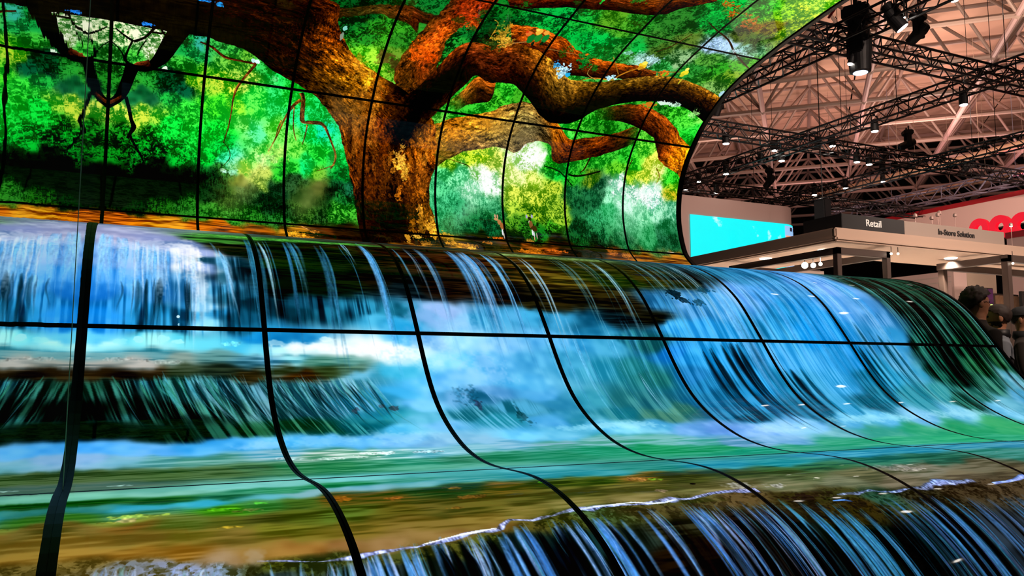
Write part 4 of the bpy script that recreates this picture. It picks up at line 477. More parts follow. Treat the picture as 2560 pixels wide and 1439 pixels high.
DABS = [
('upper', 2.4, 1.8533, 0.0603, 0.0939, 'ffb838', 0.75, 1.2, 1),
('upper', 2.458, 1.7865, 0.038, 0.0728, 'ffc848', 0.7, 1.2, 1),
('upper', 2.3548, 1.7938, 0.0301, 0.0506, 'f0a030', 0.6, 1.2, 1),
('upper', 2.4078, 1.5477, 0.0342, 0.061, 'ff9828', 0.6, 1.2, 1),
('upper', 2.2406, 1.8177, 0.0371, 0.1076, 'a05818', 0.5, 1.2, 1),
('upper', 2.6024, 1.8203, 0.0463, 0.1465, 'b06820', 0.45, 1.2, 1),
('upper', 2.5979, 1.4211, 0.035, 0.056, 'ffb040', 0.6, 1.2, 1),
('upper', 2.7073, 1.2549, 0.0471, 0.0849, 'ffc040', 0.75, 1.2, 1),
('upper', 2.7443, 1.184, 0.0474, 0.0671, 'ffb838', 0.7, 1.2, 1),
('upper', 2.5168, 1.2715, 0.0384, 0.0751, 'c88020', 0.6, 1.2, 1),
('upper', 2.8289, 1.1576, 0.0641, 0.0427, 'e8a030', 0.7, 1.2, 1),
('upper', 2.6386, 1.3442, 0.078, 0.0661, '704818', 0.4, 1.2, 1),
('upper', 1.9959, 2.5581, 0.0475, 0.0808, 'ffb820', 0.7, 1.0, 0.6),
('upper', 1.9292, 2.6239, 0.0667, 0.076, 'd89828', 0.5, 1.0, 0.5),
('upper', 1.7887, 2.7168, 0.039, 0.0991, 'c07820', 0.45, 1.2, 0.6),
('upper', 2.0836, 2.478, 0.0761, 0.1025, 'b07020', 0.4, 1.2, 0.5),
('upper', 2.3947, 2.9313, 0.0942, 0.1051, 'f06818', 0.7, 1.3, 1),
('upper', 2.4619, 3.0024, 0.0536, 0.0659, 'ff7820', 0.6, 1.3, 1),
('upper', 2.336, 2.8887, 0.0471, 0.0727, 'e86018', 0.6, 1.3, 1),
('upper', 2.4669, 2.873, 0.0546, 0.057, 'd85010', 0.6, 1.3, 1),
('upper', 2.469, 2.7457, 0.0348, 0.0397, 'd86020', 0.5, 1.3, 1),
('upper', 2.6362, 3.3585, 0.0958, 0.0909, 'd84818', 0.6, 1.4, 1),
('upper', 2.6953, 3.2994, 0.0389, 0.0454, 'f86020', 0.6, 1.3, 1),
('upper', 2.5684, 3.4413, 0.0686, 0.0653, 'a83818', 0.5, 1.4, 1),
('upper', 2.9906, 3.2518, 0.0738, 0.1206, 'd89830', 0.75, 1.6, 0.9),
('upper', 3.0547, 3.1914, 0.0547, 0.0823, 'e0a840', 0.6, 1.5, 0.9),
('upper', 2.9133, 3.3861, 0.039, 0.0654, '1a6a28', 0.6, 1.5, 1),
('upper', 2.7224, 3.2311, 0.046, 0.0546, '0c5a24', 0.7, 1.5, 1),
('upper', 2.8282, 3.2851, 0.0526, 0.0826, '0c4c20', 0.8, 1.5, 1),
('upper', 2.569, 3.3495, 0.0445, 0.0451, '1a3a14', 0.7, 1.5, 1),
('upper', 2.7445, 3.4421, 0.0443, 0.0566, '1c5a20', 0.6, 1.5, 1),
('upper', 2.9709, 3.121, 0.055, 0.0621, '0e3a18', 0.7, 1.5, 1),
('upper', 2.0571, 2.2477, 0.0704, 0.2176, 'a8641c', 0.4, 1.2, 0.5),
('upper', 2.0119, 2.0774, 0.0498, 0.1763, 'b87024', 0.35, 1.2, 0.5),
('upper', 2.3741, 2.1238, 0.1106, 0.1451, '120a05', 0.55, 0.8, 0.4),
('upper', 2.1618, 2.1698, 0.0431, 0.144, '8a3c10', 0.4, 1.2, 0.7),
('upper', 2.0799, 2.794, 0.0664, 0.0702, '6a4a28', 0.75, 0.8, 0.6),
('upper', 2.1787, 2.752, 0.0472, 0.0702, '4a2c1c', 0.7, 0.8, 0.6),
('upper', 2.0549, 1.8332, 0.058, 0.2482, '8a4a18', 0.55, 1.2, 0.7),
('upper', 2.1385, 1.5886, 0.0515, 0.1842, '6a3810', 0.5, 1.2, 0.7),
('upper', 2.2652, 1.7114, 0.082, 0.2181, '7a4416', 0.5, 1.3, 0.6),
('upper', 2.5337, 1.6277, 0.0616, 0.224, 'a8601c', 0.5, 1.3, 0.6),
('upper', 2.6458, 1.7508, 0.0389, 0.1846, 'a05c1c', 0.5, 1.2, 0.7),
('upper', 2.3338, 1.3367, 0.1505, 0.1627, '120c06', 0.6, 1.2, 0.5),
('upper', 2.1465, 1.2992, 0.0808, 0.1624, '1a0f06', 0.5, 1.2, 0.6),
('upper', 2.4945, 1.5099, 0.0384, 0.1561, '2a1608', 0.5, 1.3, 0.7),
('upper', 2.3386, 2.3074, 0.0866, 0.1486, '5a3010', 0.5, 1.2, 0.6),
('upper', 2.411, 2.1286, 0.1258, 0.1601, '080503', 0.75, 1.0, 0.4),
('upper', 2.339, 1.9734, 0.0818, 0.1216, '1c1007', 0.6, 1.1, 0.4),
('upper', 2.5541, 2.0724, 0.0605, 0.109, '5a3c18', 0.5, 1.2, 0.6),
('upper', 2.5977, 2.1528, 0.0754, 0.0958, '7a5424', 0.4, 1.0, 0.5),
('upper', 2.2423, 1.9981, 0.0514, 0.1564, 'a04c14', 0.5, 1.3, 0.7),
('upper', 2.151, 1.9872, 0.0436, 0.1769, 'b8702a', 0.35, 1.2, 0.6),
('upper', 1.9608, 2.1792, 0.0771, 0.1567, '8a6a34', 0.3, 0.8, 0.3),
('upper', 1.805, 2.2667, 0.123, 0.1434, '6a5434', 0.35, 0.6, 0.2),
('upper', 1.7298, 2.4028, 0.1005, 0.1223, '4a3824', 0.35, 0.6, 0.2),
('upper', 2.5756, 1.9093, 0.0307, 0.1815, 'd88424', 0.5, 1.4, 1),
('upper', 2.4974, 1.9188, 0.0228, 0.1589, 'c8741c', 0.45, 1.4, 1),
('upper', 2.6459, 1.9725, 0.0308, 0.1456, 'e09030', 0.45, 1.4, 1),
('upper', 2.7126, 2.0545, 0.0693, 0.0805, 'c88028', 0.45, 1.2, 0.7),
('upper', 2.9076, 2.174, 0.1554, 0.0601, 'e09428', 0.45, 1.3, 0.6),
('upper', 3.1182, 2.3012, 0.1567, 0.0544, 'd89030', 0.45, 1.3, 0.6),
('upper', 3.3674, 2.2953, 0.1608, 0.0945, 'a88444', 0.5, 0.9, 0.4),
('upper', 3.5944, 2.2439, 0.1241, 0.0791, '8a7850', 0.5, 0.8, 0.4),
('upper', 2.9693, 2.0666, 0.1581, 0.0446, '8a6838', 0.4, 1.2, 0.6),
('upper', 0.2446, 2.7393, 0.041, 0.0138, '2a88f0', 0.9, 1.2, 1),
('upper', 0.626, 3.0386, 0.0605, 0.0112, '1a90f0', 0.9, 1.0, 1),
('upper', 0.7353, 3.0235, 0.0279, 0.0223, '28a0f0', 0.9, 1.0, 1),
('upper', 1.0782, 2.5642, 0.0215, 0.0209, 'e8f8ff', 0.95, 0.6, 1),
('upper', 0.3936, 2.3881, 0.0201, 0.0198, 'f0ffe8', 0.95, 0.6, 1),
('upper', 1.0402, 2.5681, 0.0183, 0.0209, 'd0f0ff', 0.9, 0.6, 1),
('upper', 3.7284, 2.9841, 0.0569, 0.0793, 'b0e0f8', 0.95, 1.0, 1),
('upper', 3.778, 2.9509, 0.0307, 0.0351, '28b0e8', 0.95, 0.7, 1),
('upper', 3.622, 3.0498, 0.0296, 0.0362, '38a0e0', 0.8, 1.0, 1),
('upper', 4.2108, 3.0056, 0.0553, 0.032, 'b0e4f8', 0.95, 1.0, 1),
('upper', 1.6974, 3.0212, 0.0154, 0.0238, '90e0d0', 0.9, 0.8, 1),
('upper', 1.6856, 2.9286, 0.0156, 0.0387, 'a0b0a0', 0.8, 0.8, 1),
('upper', 4.9388, 2.8212, 0.087, 0.0231, 'e8f8f0', 0.9, 0.8, 1),
('upper', 5.0813, 2.8265, 0.0703, 0.028, 'd8ffe8', 0.8, 0.9, 1),
('upper', 5.3489, 2.755, 0.0548, 0.0558, 'b8ff98', 0.7, 1.0, 0.8),
('upper', 5.4842, 3.0683, 0.0261, 0.0404, 'b8e0f0', 0.9, 0.8, 1),
('upper', 4.4858, 3.3163, 0.0833, 0.0404, 'b8e0e8', 0.7, 1.6, 1),
('upper', 4.3467, 3.3268, 0.0747, 0.0401, 'a8d8d0', 0.6, 1.6, 1),
('upper', 4.954, 3.6925, 0.0956, 0.0518, 'b0d0f8', 0.7, 1.4, 0.8),
('upper', 5.1894, 3.6593, 0.0752, 0.037, 'c0e0f0', 0.7, 1.4, 0.9),
('upper', 5.3096, 3.6288, 0.0991, 0.0214, 'c8e8f0', 0.6, 1.4, 0.9),
('upper', 4.1976, 3.357, 0.0367, 0.0299, 'a8d8e0', 0.6, 1.5, 1),
('upper', 3.874, 3.1873, 0.0515, 0.1054, '0c7a2c', 0.9, 1.6, 1),
('upper', 3.8059, 3.1976, 0.0292, 0.0576, '107c30', 0.9, 1.6, 1),
('upper', 4.0138, 3.0871, 0.0305, 0.0468, '1a6a20', 0.8, 1.6, 1),
('upper', 3.6177, 3.2042, 0.0287, 0.0476, '2a5a18', 0.7, 1.6, 1),
('upper', 3.6745, 3.3847, 0.0418, 0.1173, '0f9a38', 0.5, 1.8, 1),
('upper', 4.0256, 3.2539, 0.0662, 0.0592, '0a6a24', 0.7, 1.7, 1),
('upper', 3.8748, 4.0135, 0.0633, 0.0287, '2a8028', 0.8, 1.6, 1),
('upper', 3.5961, 3.9057, 0.0127, 0.0374, '20c040', 0.9, 1.0, 1),
('upper', 3.0, 3.6713, 0.0438, 0.0463, '1a6a20', 0.7, 1.7, 1),
('upper', 3.4111, 3.8343, 0.0317, 0.0365, '1a5a20', 0.6, 1.7, 1),
('upper', 4.7729, 4.1576, 0.0868, 0.0777, 'c85818', 0.8, 1.6, 1),
('upper', 4.9802, 4.069, 0.0686, 0.0707, 'c06020', 0.75, 1.7, 1),
('upper', 4.627, 4.2301, 0.0523, 0.0377, 'd86018', 0.7, 1.6, 1),
('upper', 5.1164, 4.0163, 0.0628, 0.0517, '8a5018', 0.6, 1.7, 1),
('upper', 4.8604, 4.0275, 0.0684, 0.0711, '0c7a30', 0.8, 1.8, 1),
('upper', 4.6797, 4.0618, 0.0604, 0.0994, '0c8a34', 0.6, 1.8, 1),
('upper', 4.8191, 4.2051, 0.06, 0.048, '14a040', 0.6, 1.8, 1),
('upper', 4.7976, 2.7756, 0.0693, 0.0317, 'e07828', 0.9, 0.8, 1),
('upper', 4.7167, 3.1735, 0.0557, 0.0299, 'e07020', 0.85, 1.2, 1),
('upper', 0.9881, 1.5427, 0.1471, 0.1264, 'a8a848', 0.3, 0.5, 0.1),
('upper', 1.0491, 1.6529, 0.0967, 0.0818, 'e0e868', 0.35, 0.6, 0.2),
('upper', 0.895, 1.3707, 0.1258, 0.1472, '7a8038', 0.22, 0.4, 0.1),
('upper', 1.6557, 1.5402, 0.139, 0.1099, '8a8a40', 0.3, 0.4, 0.1),
('upper', 1.5503, 1.38, 0.1368, 0.1374, '788a40', 0.28, 0.4, 0.1),
('upper', 2.8647, 1.2602, 0.1039, 0.1708, '709048', 0.25, 0.4, 0.1),
('upper', 4.8447, 1.6014, 0.1284, 0.2548, 'b8e8d0', 0.28, 0.4, 0.1),
('upper', 3.2715, 1.777, 0.0641, 0.0972, 'ffffff', 0.85, 0.85, 0.3),
('upper', 3.2003, 1.8842, 0.0691, 0.0508, 'fffff0', 0.6, 0.85, 0.4),
('upper', 3.7969, 2.0469, 0.0726, 0.0698, 'fffff8', 0.8, 0.85, 0.4),
('upper', 4.7807, 1.8795, 0.0475, 0.0552, 'ffffff', 0.85, 0.85, 0.5),
('upper', 5.0866, 1.8128, 0.1053, 0.0627, 'ffffff', 0.75, 0.85, 0.4),
('upper', 5.2306, 1.8899, 0.0708, 0.0752, 'f8fffa', 0.7, 0.85, 0.4),
('upper', 5.1688, 1.7358, 0.1319, 0.0507, 'e0fff0', 0.6, 1.3, 0.5),
('upper', 1.2416, 2.4328, 0.0316, 0.0279, 'a0ffb0', 0.5, 1.3, 0.8),
('upper', 0.8902, 1.6186, 0.0253, 0.017, 'e8fff0', 0.5, 1.2, 0.8),
('upper', 0.9383, 1.6067, 0.0445, 0.0273, 'b0f8e0', 0.5, 1.2, 0.8),
('upper', 1.4568, 1.0176, 0.0736, 0.0455, 'f8b030', 0.8, 1.0, 1),
('upper', 1.5196, 0.9941, 0.0673, 0.0332, 'e09028', 0.7, 1.0, 1),
('upper', 1.6325, 1.0853, 0.0344, 0.0186, 'e89838', 0.6, 1, 1),
('upper', 2.4504, 1.0914, 0.0307, 0.0646, 'e8a838', 0.85, 0.8, 1),
('upper', 2.5333, 1.1256, 0.062, 0.0297, 'ffc850', 0.8, 0.9, 1),
('upper', 2.5467, 1.0254, 0.1008, 0.0622, 'b07828', 0.7, 1.2, 1),
('upper', 2.5114, 1.0343, 0.0541, 0.048, '2a1606', 0.8, 0.8, 1),
('upper', 2.8452, 1.0695, 0.0565, 0.0272, 'f0a838', 0.8, 1, 1),
('upper', 2.9735, 1.0387, 0.0984, 0.0351, 'e09830', 0.75, 1.1, 1),
('upper', 3.022, 1.0037, 0.0576, 0.0216, 'f8b848', 0.7, 1, 1),
('upper', 3.3617, 1.193, 0.0764, 0.0145, 'd86820', 0.8, 1, 1),
('upper', 3.2402, 1.1225, 0.0508, 0.0188, 'e89030', 0.7, 1, 1),
('upper', 3.6659, 1.0259, 0.1071, 0.0442, 'd07820', 0.75, 1.2, 1),
('upper', 3.9613, 1.0603, 0.1203, 0.0219, 'e87828', 0.7, 1.2, 1),
('upper', 4.6028, 1.1172, 0.0596, 0.0616, 'c07028', 0.6, 1, 1),
('upper', 4.7689, 1.0659, 0.061, 0.0681, 'd08030', 0.6, 1, 1),
('upper', 4.2893, 1.0413, 0.1442, 0.0753, '2a1c10', 0.7, 1, 0.8),
('upper', 3.6979, 1.1791, 0.053, 0.0257, 'd89040', 0.6, 1, 1),
('upper', 3.2459, 3.2837, 0.0342, 0.0565, '1a7a34', 1, 0.2, 1),
('upper', 3.3063, 3.3107, 0.0342, 0.0613, '2a8a38', 1, 0.2, 1),
('upper', 3.3692, 3.3171, 0.0309, 0.0568, '1f8a3c', 1, 0.2, 1),
('upper', 3.2032, 3.341, 0.0304, 0.0328, 'e87838', 1, 0.2, 1),
('upper', 3.2817, 3.3845, 0.0303, 0.043, 'f0b848', 1, 0.2, 1),
('upper', 3.3471, 3.3922, 0.027, 0.0337, 'f0a848', 1, 0.2, 1),
('upper', 3.29, 3.2317, 0.0138, 0.0283, '123020', 1, 0.2, 1),
('upper', 3.3663, 3.2519, 0.0139, 0.0285, '143018', 1, 0.2, 1),
('upper', 3.2598, 3.4055, 0.02, 0.0192, 'f8e060', 1, 0.2, 1),
('upper', 3.1808, 3.3561, 0.0134, 0.0141, 'd84820', 1, 0.2, 1),
('upper', 4.4372, 3.227, 0.0498, 0.0503, 'f0c830', 1, 0.5, 1),
('upper', 4.4439, 3.2581, 0.0343, 0.0303, 'f8e860', 1, 0.3, 1),
('upper', 4.4364, 3.1864, 0.0271, 0.0297, 'c89028', 1, 0.4, 1),
('upper', 4.4741, 3.1114, 0.0118, 0.0386, '2a1c10', 1, 0.2, 1),
('upper', 4.9204, 3.2354, 0.0398, 0.0466, 'f0e038', 1, 0.4, 1),
('upper', 4.9066, 3.2809, 0.0197, 0.0259, 'f8f070', 1, 0.2, 1),
('upper', 4.9103, 3.1967, 0.0241, 0.0255, 'd8c830', 1, 0.3, 1),
('upper', 4.9419, 3.1167, 0.0103, 0.0446, 'c8b838', 1, 0.2, 1),
('upper', 4.6926, 3.2027, 0.0157, 0.0202, 'e07830', 1, 0.2, 1),
('upper', 4.7233, 3.1636, 0.016, 0.0298, '7ab830', 1, 0.3, 1),
('upper', 3.37, 1.397, 0.0255, 0.0168, 'c89868', 1, 0.2, 1),
('upper', 3.3604, 1.4294, 0.0085, 0.0208, 'd8a888', 1, 0.2, 1),
('upper', 3.3855, 1.4275, 0.0085, 0.0209, 'c89878', 1, 0.2, 1),
('upper', 3.4003, 1.3661, 0.0213, 0.0299, 'b88050', 1, 0.3, 1),
('upper', 3.4247, 1.3256, 0.0256, 0.0391, 'a86c3c', 1, 0.3, 1),
('upper', 3.4202, 1.2648, 0.0085, 0.0396, 'e8e8f0', 1, 0.2, 1),
('upper', 3.4301, 1.2218, 0.0068, 0.0364, 'b0a8a0', 1, 0.2, 1),
('upper', 3.7302, 1.4369, 0.0177, 0.017, '2a2018', 1, 0.2, 1),
('upper', 3.7015, 1.4554, 0.0115, 0.0211, 'a8a0c8', 1, 0.2, 1),
('upper', 3.7589, 1.4604, 0.0115, 0.0212, 'a8a0c8', 1, 0.2, 1),
('upper', 3.726, 1.3985, 0.011, 0.0171, 'c8b8a8', 1, 0.2, 1),
('upper', 3.74, 1.3698, 0.0221, 0.0434, '8a5c38', 1, 0.3, 1),
('upper', 3.7692, 1.329, 0.0355, 0.0353, '4a3418', 1, 0.4, 1),
('upper', 3.7444, 1.2832, 0.008, 0.0401, 'f0f4ff', 1, 0.2, 1),
('upper', 3.7599, 1.2713, 0.0071, 0.0402, 'd0d0d8', 1, 0.2, 1),
('upper', 3.7544, 1.2172, 0.0062, 0.0233, 'd8a878', 1, 0.2, 1),
('upper', 3.787, 1.2514, 0.0062, 0.0361, 'a89888', 1, 0.2, 1),
('lower', 1.2028, 2.3241, 0.1668, 0.027, 'ffffff', 0.75, 0.7, 0.4),
('lower', 1.2986, 2.3633, 0.0753, 0.0318, 'ffffff', 0.8, 0.6, 0.4),
('lower', 0.8833, 2.3163, 0.1375, 0.0217, 'ffffff', 0.6, 0.7, 0.4),
('lower', 1.3887, 2.3394, 0.1158, 0.0782, 'd8f8ff', 0.4, 0.6, 0.2),
('lower', 0.1978, 2.2868, 0.0174, 0.018, 'a8f0ff', 0.85, 0.7, 0.9),
('lower', 0.2934, 2.2845, 0.0238, 0.0162, 'a8f4ff', 0.85, 0.7, 0.9),
('lower', 0.3383, 2.2977, 0.021, 0.0142, 'b0f8ff', 0.7, 0.8, 0.8),
('lower', 0.1337, 2.3022, 0.0284, 0.0119, '98f0ff', 0.6, 0.8, 0.7),
('lower', 0.5463, 2.3057, 0.0475, 0.0125, '90f0ff', 0.5, 0.9, 0.7),
('lower', 0.957, 2.2755, 0.0352, 0.0177, 'e8ffff', 0.7, 0.8, 0.7),
('lower', 0.733, 2.2977, 0.0432, 0.015, 'e8ffff', 0.5, 0.8, 0.6),
('lower', 0.444, 1.954, 0.0197, 0.1547, 'f0f6ff', 0.5, 0.7, 0.3),
('lower', 0.4404, 2.1193, 0.0127, 0.1125, 'b8e8ff', 0.5, 0.7, 0.3),
('lower', 0.413, 1.7746, 0.0271, 0.0941, 'ffffff', 0.6, 0.7, 0.3),
('lower', 0.3459, 2.1676, 0.0062, 0.0087, 'd8f8ff', 0.9, 0.3, 1),
('lower', 0.3474, 2.2105, 0.0031, 0.0085, 'c0f0ff', 0.8, 0.3, 1),
('lower', 1.4659, 2.1482, 0.1216, 0.0901, '88b8f0', 0.35, 0.9, 0.2),
('lower', 1.6135, 2.2173, 0.1243, 0.0981, '98d8ff', 0.35, 0.9, 0.2),
('lower', 1.2951, 2.4315, 0.093, 0.0912, '58c8f0', 0.35, 0.9, 0.2),
('lower', 1.6529, 2.3946, 0.1016, 0.0521, 'a8d8ff', 0.4, 1.0, 0.3),
('lower', 1.7113, 2.4779, 0.0812, 0.0436, 'a8d8ff', 0.35, 1.0, 0.3),
('lower', 1.5522, 2.6134, 0.0381, 0.0578, '10506a', 0.5, 1.3, 0.5),
('lower', 1.5675, 2.6545, 0.0189, 0.0386, '3a2c48', 0.5, 1.3, 0.7),
('lower', 1.4934, 2.5866, 0.0265, 0.0454, '1a6080', 0.4, 1.3, 0.5),
('lower', 1.1805, 2.6715, 0.0275, 0.016, '3a2428', 0.5, 1.3, 0.8),
('lower', 1.0148, 2.6933, 0.0164, 0.0267, '3a3440', 0.5, 1.3, 0.8),
('lower', 1.1321, 2.6569, 0.0205, 0.0131, '4a3438', 0.4, 1.3, 0.8),
('lower', 1.7542, 2.7492, 0.027, 0.0502, '0a3038', 0.5, 1.3, 0.6),
('lower', 1.74, 2.6877, 0.0156, 0.0407, '0c3840', 0.4, 1.3, 0.6),
('lower', 3.0135, 1.884, 0.0586, 0.0308, '0a1c24', 0.85, 1.6, 1),
('lower', 3.0564, 1.9346, 0.0467, 0.028, '0c2430', 0.8, 1.6, 1),
('lower', 3.1351, 1.947, 0.0414, 0.0241, '1a4a60', 0.7, 1.6, 1),
('lower', 3.2491, 1.8279, 0.0498, 0.0263, '0e3c50', 0.6, 1.6, 1),
('lower', 0.4556, 3.9785, 0.0217, 0.0326, 'b0a088', 0.6, 0.8, 0.3),
('lower', 2.0706, 3.8263, 0.0621, 0.0231, 'c8c8d0', 0.45, 1.2, 0.5),
('lower', 2.1889, 3.8422, 0.0321, 0.0169, 'c0c0c8', 0.5, 1.2, 0.6),
('lower', 2.8597, 3.7607, 0.1132, 0.0313, 'a8a8a8', 0.45, 1.2, 0.5),
('lower', 2.9088, 3.7934, 0.0574, 0.0142, 'c0b8b0', 0.5, 1.3, 0.6),
('lower', 1.7304, 3.8193, 0.0199, 0.0139, 'b89888', 0.5, 1.0, 0.7),
('lower', 1.8828, 3.7861, 0.0119, 0.0063, '0a0a08', 1, 0.2, 1),
('lower', 1.7121, 3.7071, 0.0397, 0.0201, 'b08048', 0.7, 1.2, 0.8),
('lower', 1.7639, 3.725, 0.0259, 0.0152, '78a830', 0.7, 1.2, 0.8),
('lower', 1.3736, 3.6781, 0.0182, 0.0129, '50a020', 0.7, 1.2, 0.8),
('lower', 0.7044, 3.7152, 0.0366, 0.0164, 'b06820', 0.6, 1.2, 0.7),
('lower', 0.8591, 3.7414, 0.0247, 0.0123, 'b0682c', 0.6, 1.2, 0.7),
('lower', 1.065, 3.6814, 0.036, 0.016, 'a07030', 0.6, 1.2, 0.7),
('lower', 1.0957, 3.7671, 0.0478, 0.0117, '8a5828', 0.5, 1.2, 0.7),
('lower', 1.0203, 3.8329, 0.0276, 0.0071, 'a06828', 0.5, 1.2, 0.7),
('lower', 0.1946, 3.747, 0.0546, 0.0105, 'b0c850', 0.6, 1.4, 0.8),
('lower', 0.1236, 3.7733, 0.0263, 0.0071, 'b0b848', 0.6, 1.4, 0.8),
('lower', 0.423, 3.8454, 0.0377, 0.0051, 'c8a838', 0.6, 1.4, 0.8),
('lower', 0.1765, 3.7689, 0.0269, 0.0122, 'c0a878', 0.6, 1.2, 0.7),
('lower', 0.4245, 3.7362, 0.0492, 0.0086, '70d028', 0.6, 1.3, 0.8),
('lower', 0.4997, 3.7076, 0.0264, 0.0097, '60d840', 0.5, 1.3, 0.8),
('lower', 0.4633, 3.7495, 0.0297, 0.0138, 'a09058', 0.5, 1.2, 0.7),
('lower', 1.0444, 3.0292, 0.0745, 0.0169, 'f0ffff', 0.6, 1.4, 0.8),
('lower', 0.945, 3.0614, 0.0574, 0.0134, 'e8f8f0', 0.5, 1.4, 0.8),
('lower', 0.8277, 3.0635, 0.0697, 0.0132, 'd8ece8', 0.5, 1.4, 0.8),
('lower', 0.6902, 3.0449, 0.0407, 0.0125, 'd0e8f0', 0.5, 1.4, 0.8),
('lower', 1.2015, 3.0302, 0.0618, 0.013, 'e0f4ff', 0.5, 1.4, 0.8),
('lower', 0.137, 2.3908, 0.084, 0.0098, 'c8c0b8', 0.4, 1.3, 0.7),
('lower', 0.3089, 2.4012, 0.0585, 0.008, 'c0c8c0', 0.4, 1.3, 0.7),
('lower', 0.1457, 3.2997, 0.0322, 0.012, 'a0c8c0', 0.6, 1.2, 0.8),
('upper', 1.3055, 1.8011, 0.0996, 0.0748, 'e8f880', 0.45, 1.0, 0.5),
('upper', 1.209, 1.739, 0.0854, 0.0612, 'd0ffb0', 0.4, 1.0, 0.5),
('upper', 2.4046, 1.8902, 0.0452, 0.108, 'ffc050', 0.6, 1.4, 1),
('upper', 2.3124, 1.8618, 0.0224, 0.1077, 'd08028', 0.5, 1.4, 1),
('upper', 2.6153, 1.3009, 0.0466, 0.1251, 'e8a030', 0.5, 1.4, 1),
('upper', 2.0048, 2.5981, 0.0338, 0.0977, 'ffc838', 0.55, 1.1, 0.7),
('upper', 1.8789, 2.6943, 0.0395, 0.1151, 'e8a030', 0.45, 1.1, 0.7),
('upper', 2.12, 2.3889, 0.049, 0.1472, 'c88028', 0.4, 1.3, 0.8),
('upper', 1.9706, 2.3284, 0.0485, 0.1455, 'a8702c', 0.4, 1.3, 0.8),
('upper', 2.1021, 2.1985, 0.0284, 0.18, 'd08830', 0.4, 1.4, 1),
('upper', 1.9671, 2.0006, 0.0285, 0.14, 'b06c28', 0.4, 1.4, 1),
('upper', 1.91, 2.029, 0.0212, 0.1395, '3a1e0a', 0.5, 1.4, 1),
('upper', 2.2196, 1.8514, 0.0296, 0.1787, '2c1408', 0.5, 1.4, 1),
('upper', 2.0653, 1.5814, 0.0219, 0.1471, '1c0e06', 0.5, 1.4, 1),
('upper', 2.5492, 1.7408, 0.0231, 0.1838, '3a1c0a', 0.5, 1.4, 1),
('lower', 0.391, 1.7773, 0.0438, 0.1438, 'ffffff', 0.55, 0.85, 0.3),
('lower', 0.3424, 1.7072, 0.0507, 0.0761, 'f0f4ff', 0.5, 0.85, 0.3),
('lower', 0.2426, 1.6793, 0.0829, 0.0653, 'e8ecff', 0.45, 0.85, 0.3),
('lower', 0.1129, 1.7093, 0.0731, 0.049, 'd8e0ff', 0.45, 0.85, 0.3),
('lower', 0.1648, 1.8962, 0.0402, 0.0837, 'b0d4ff', 0.4, 0.85, 0.3),
('lower', 0.2751, 1.9408, 0.0316, 0.0932, 'c0e0ff', 0.4, 0.85, 0.3),
('lower', 0.6255, 2.9152, 0.0837, 0.0319, 'a8dcff', 0.4, 0.85, 0.3),
('lower', 0.833, 2.8925, 0.1335, 0.0387, 'a0e0ff', 0.4, 0.85, 0.3),
('lower', 1.1498, 2.882, 0.1288, 0.0467, 'a8e4ff', 0.45, 0.85, 0.3),
('lower', 2.2174, 2.8479, 0.1873, 0.0331, 'b0f0ff', 0.5, 0.85, 0.4),
('lower', 1.9823, 2.857, 0.1183, 0.0289, 'a0e8ff', 0.45, 0.85, 0.4),
('lower', 3.78, 2.8587, 0.3121, 0.0438, 'b0f0ff', 0.45, 0.85, 0.4),
('lower', 4.5176, 2.8313, 0.2937, 0.0457, 'b0ecff', 0.45, 0.85, 0.4),
('lower', 3.0693, 2.9334, 0.1693, 0.0396, 'b8e8ff', 0.45, 0.85, 0.4)]
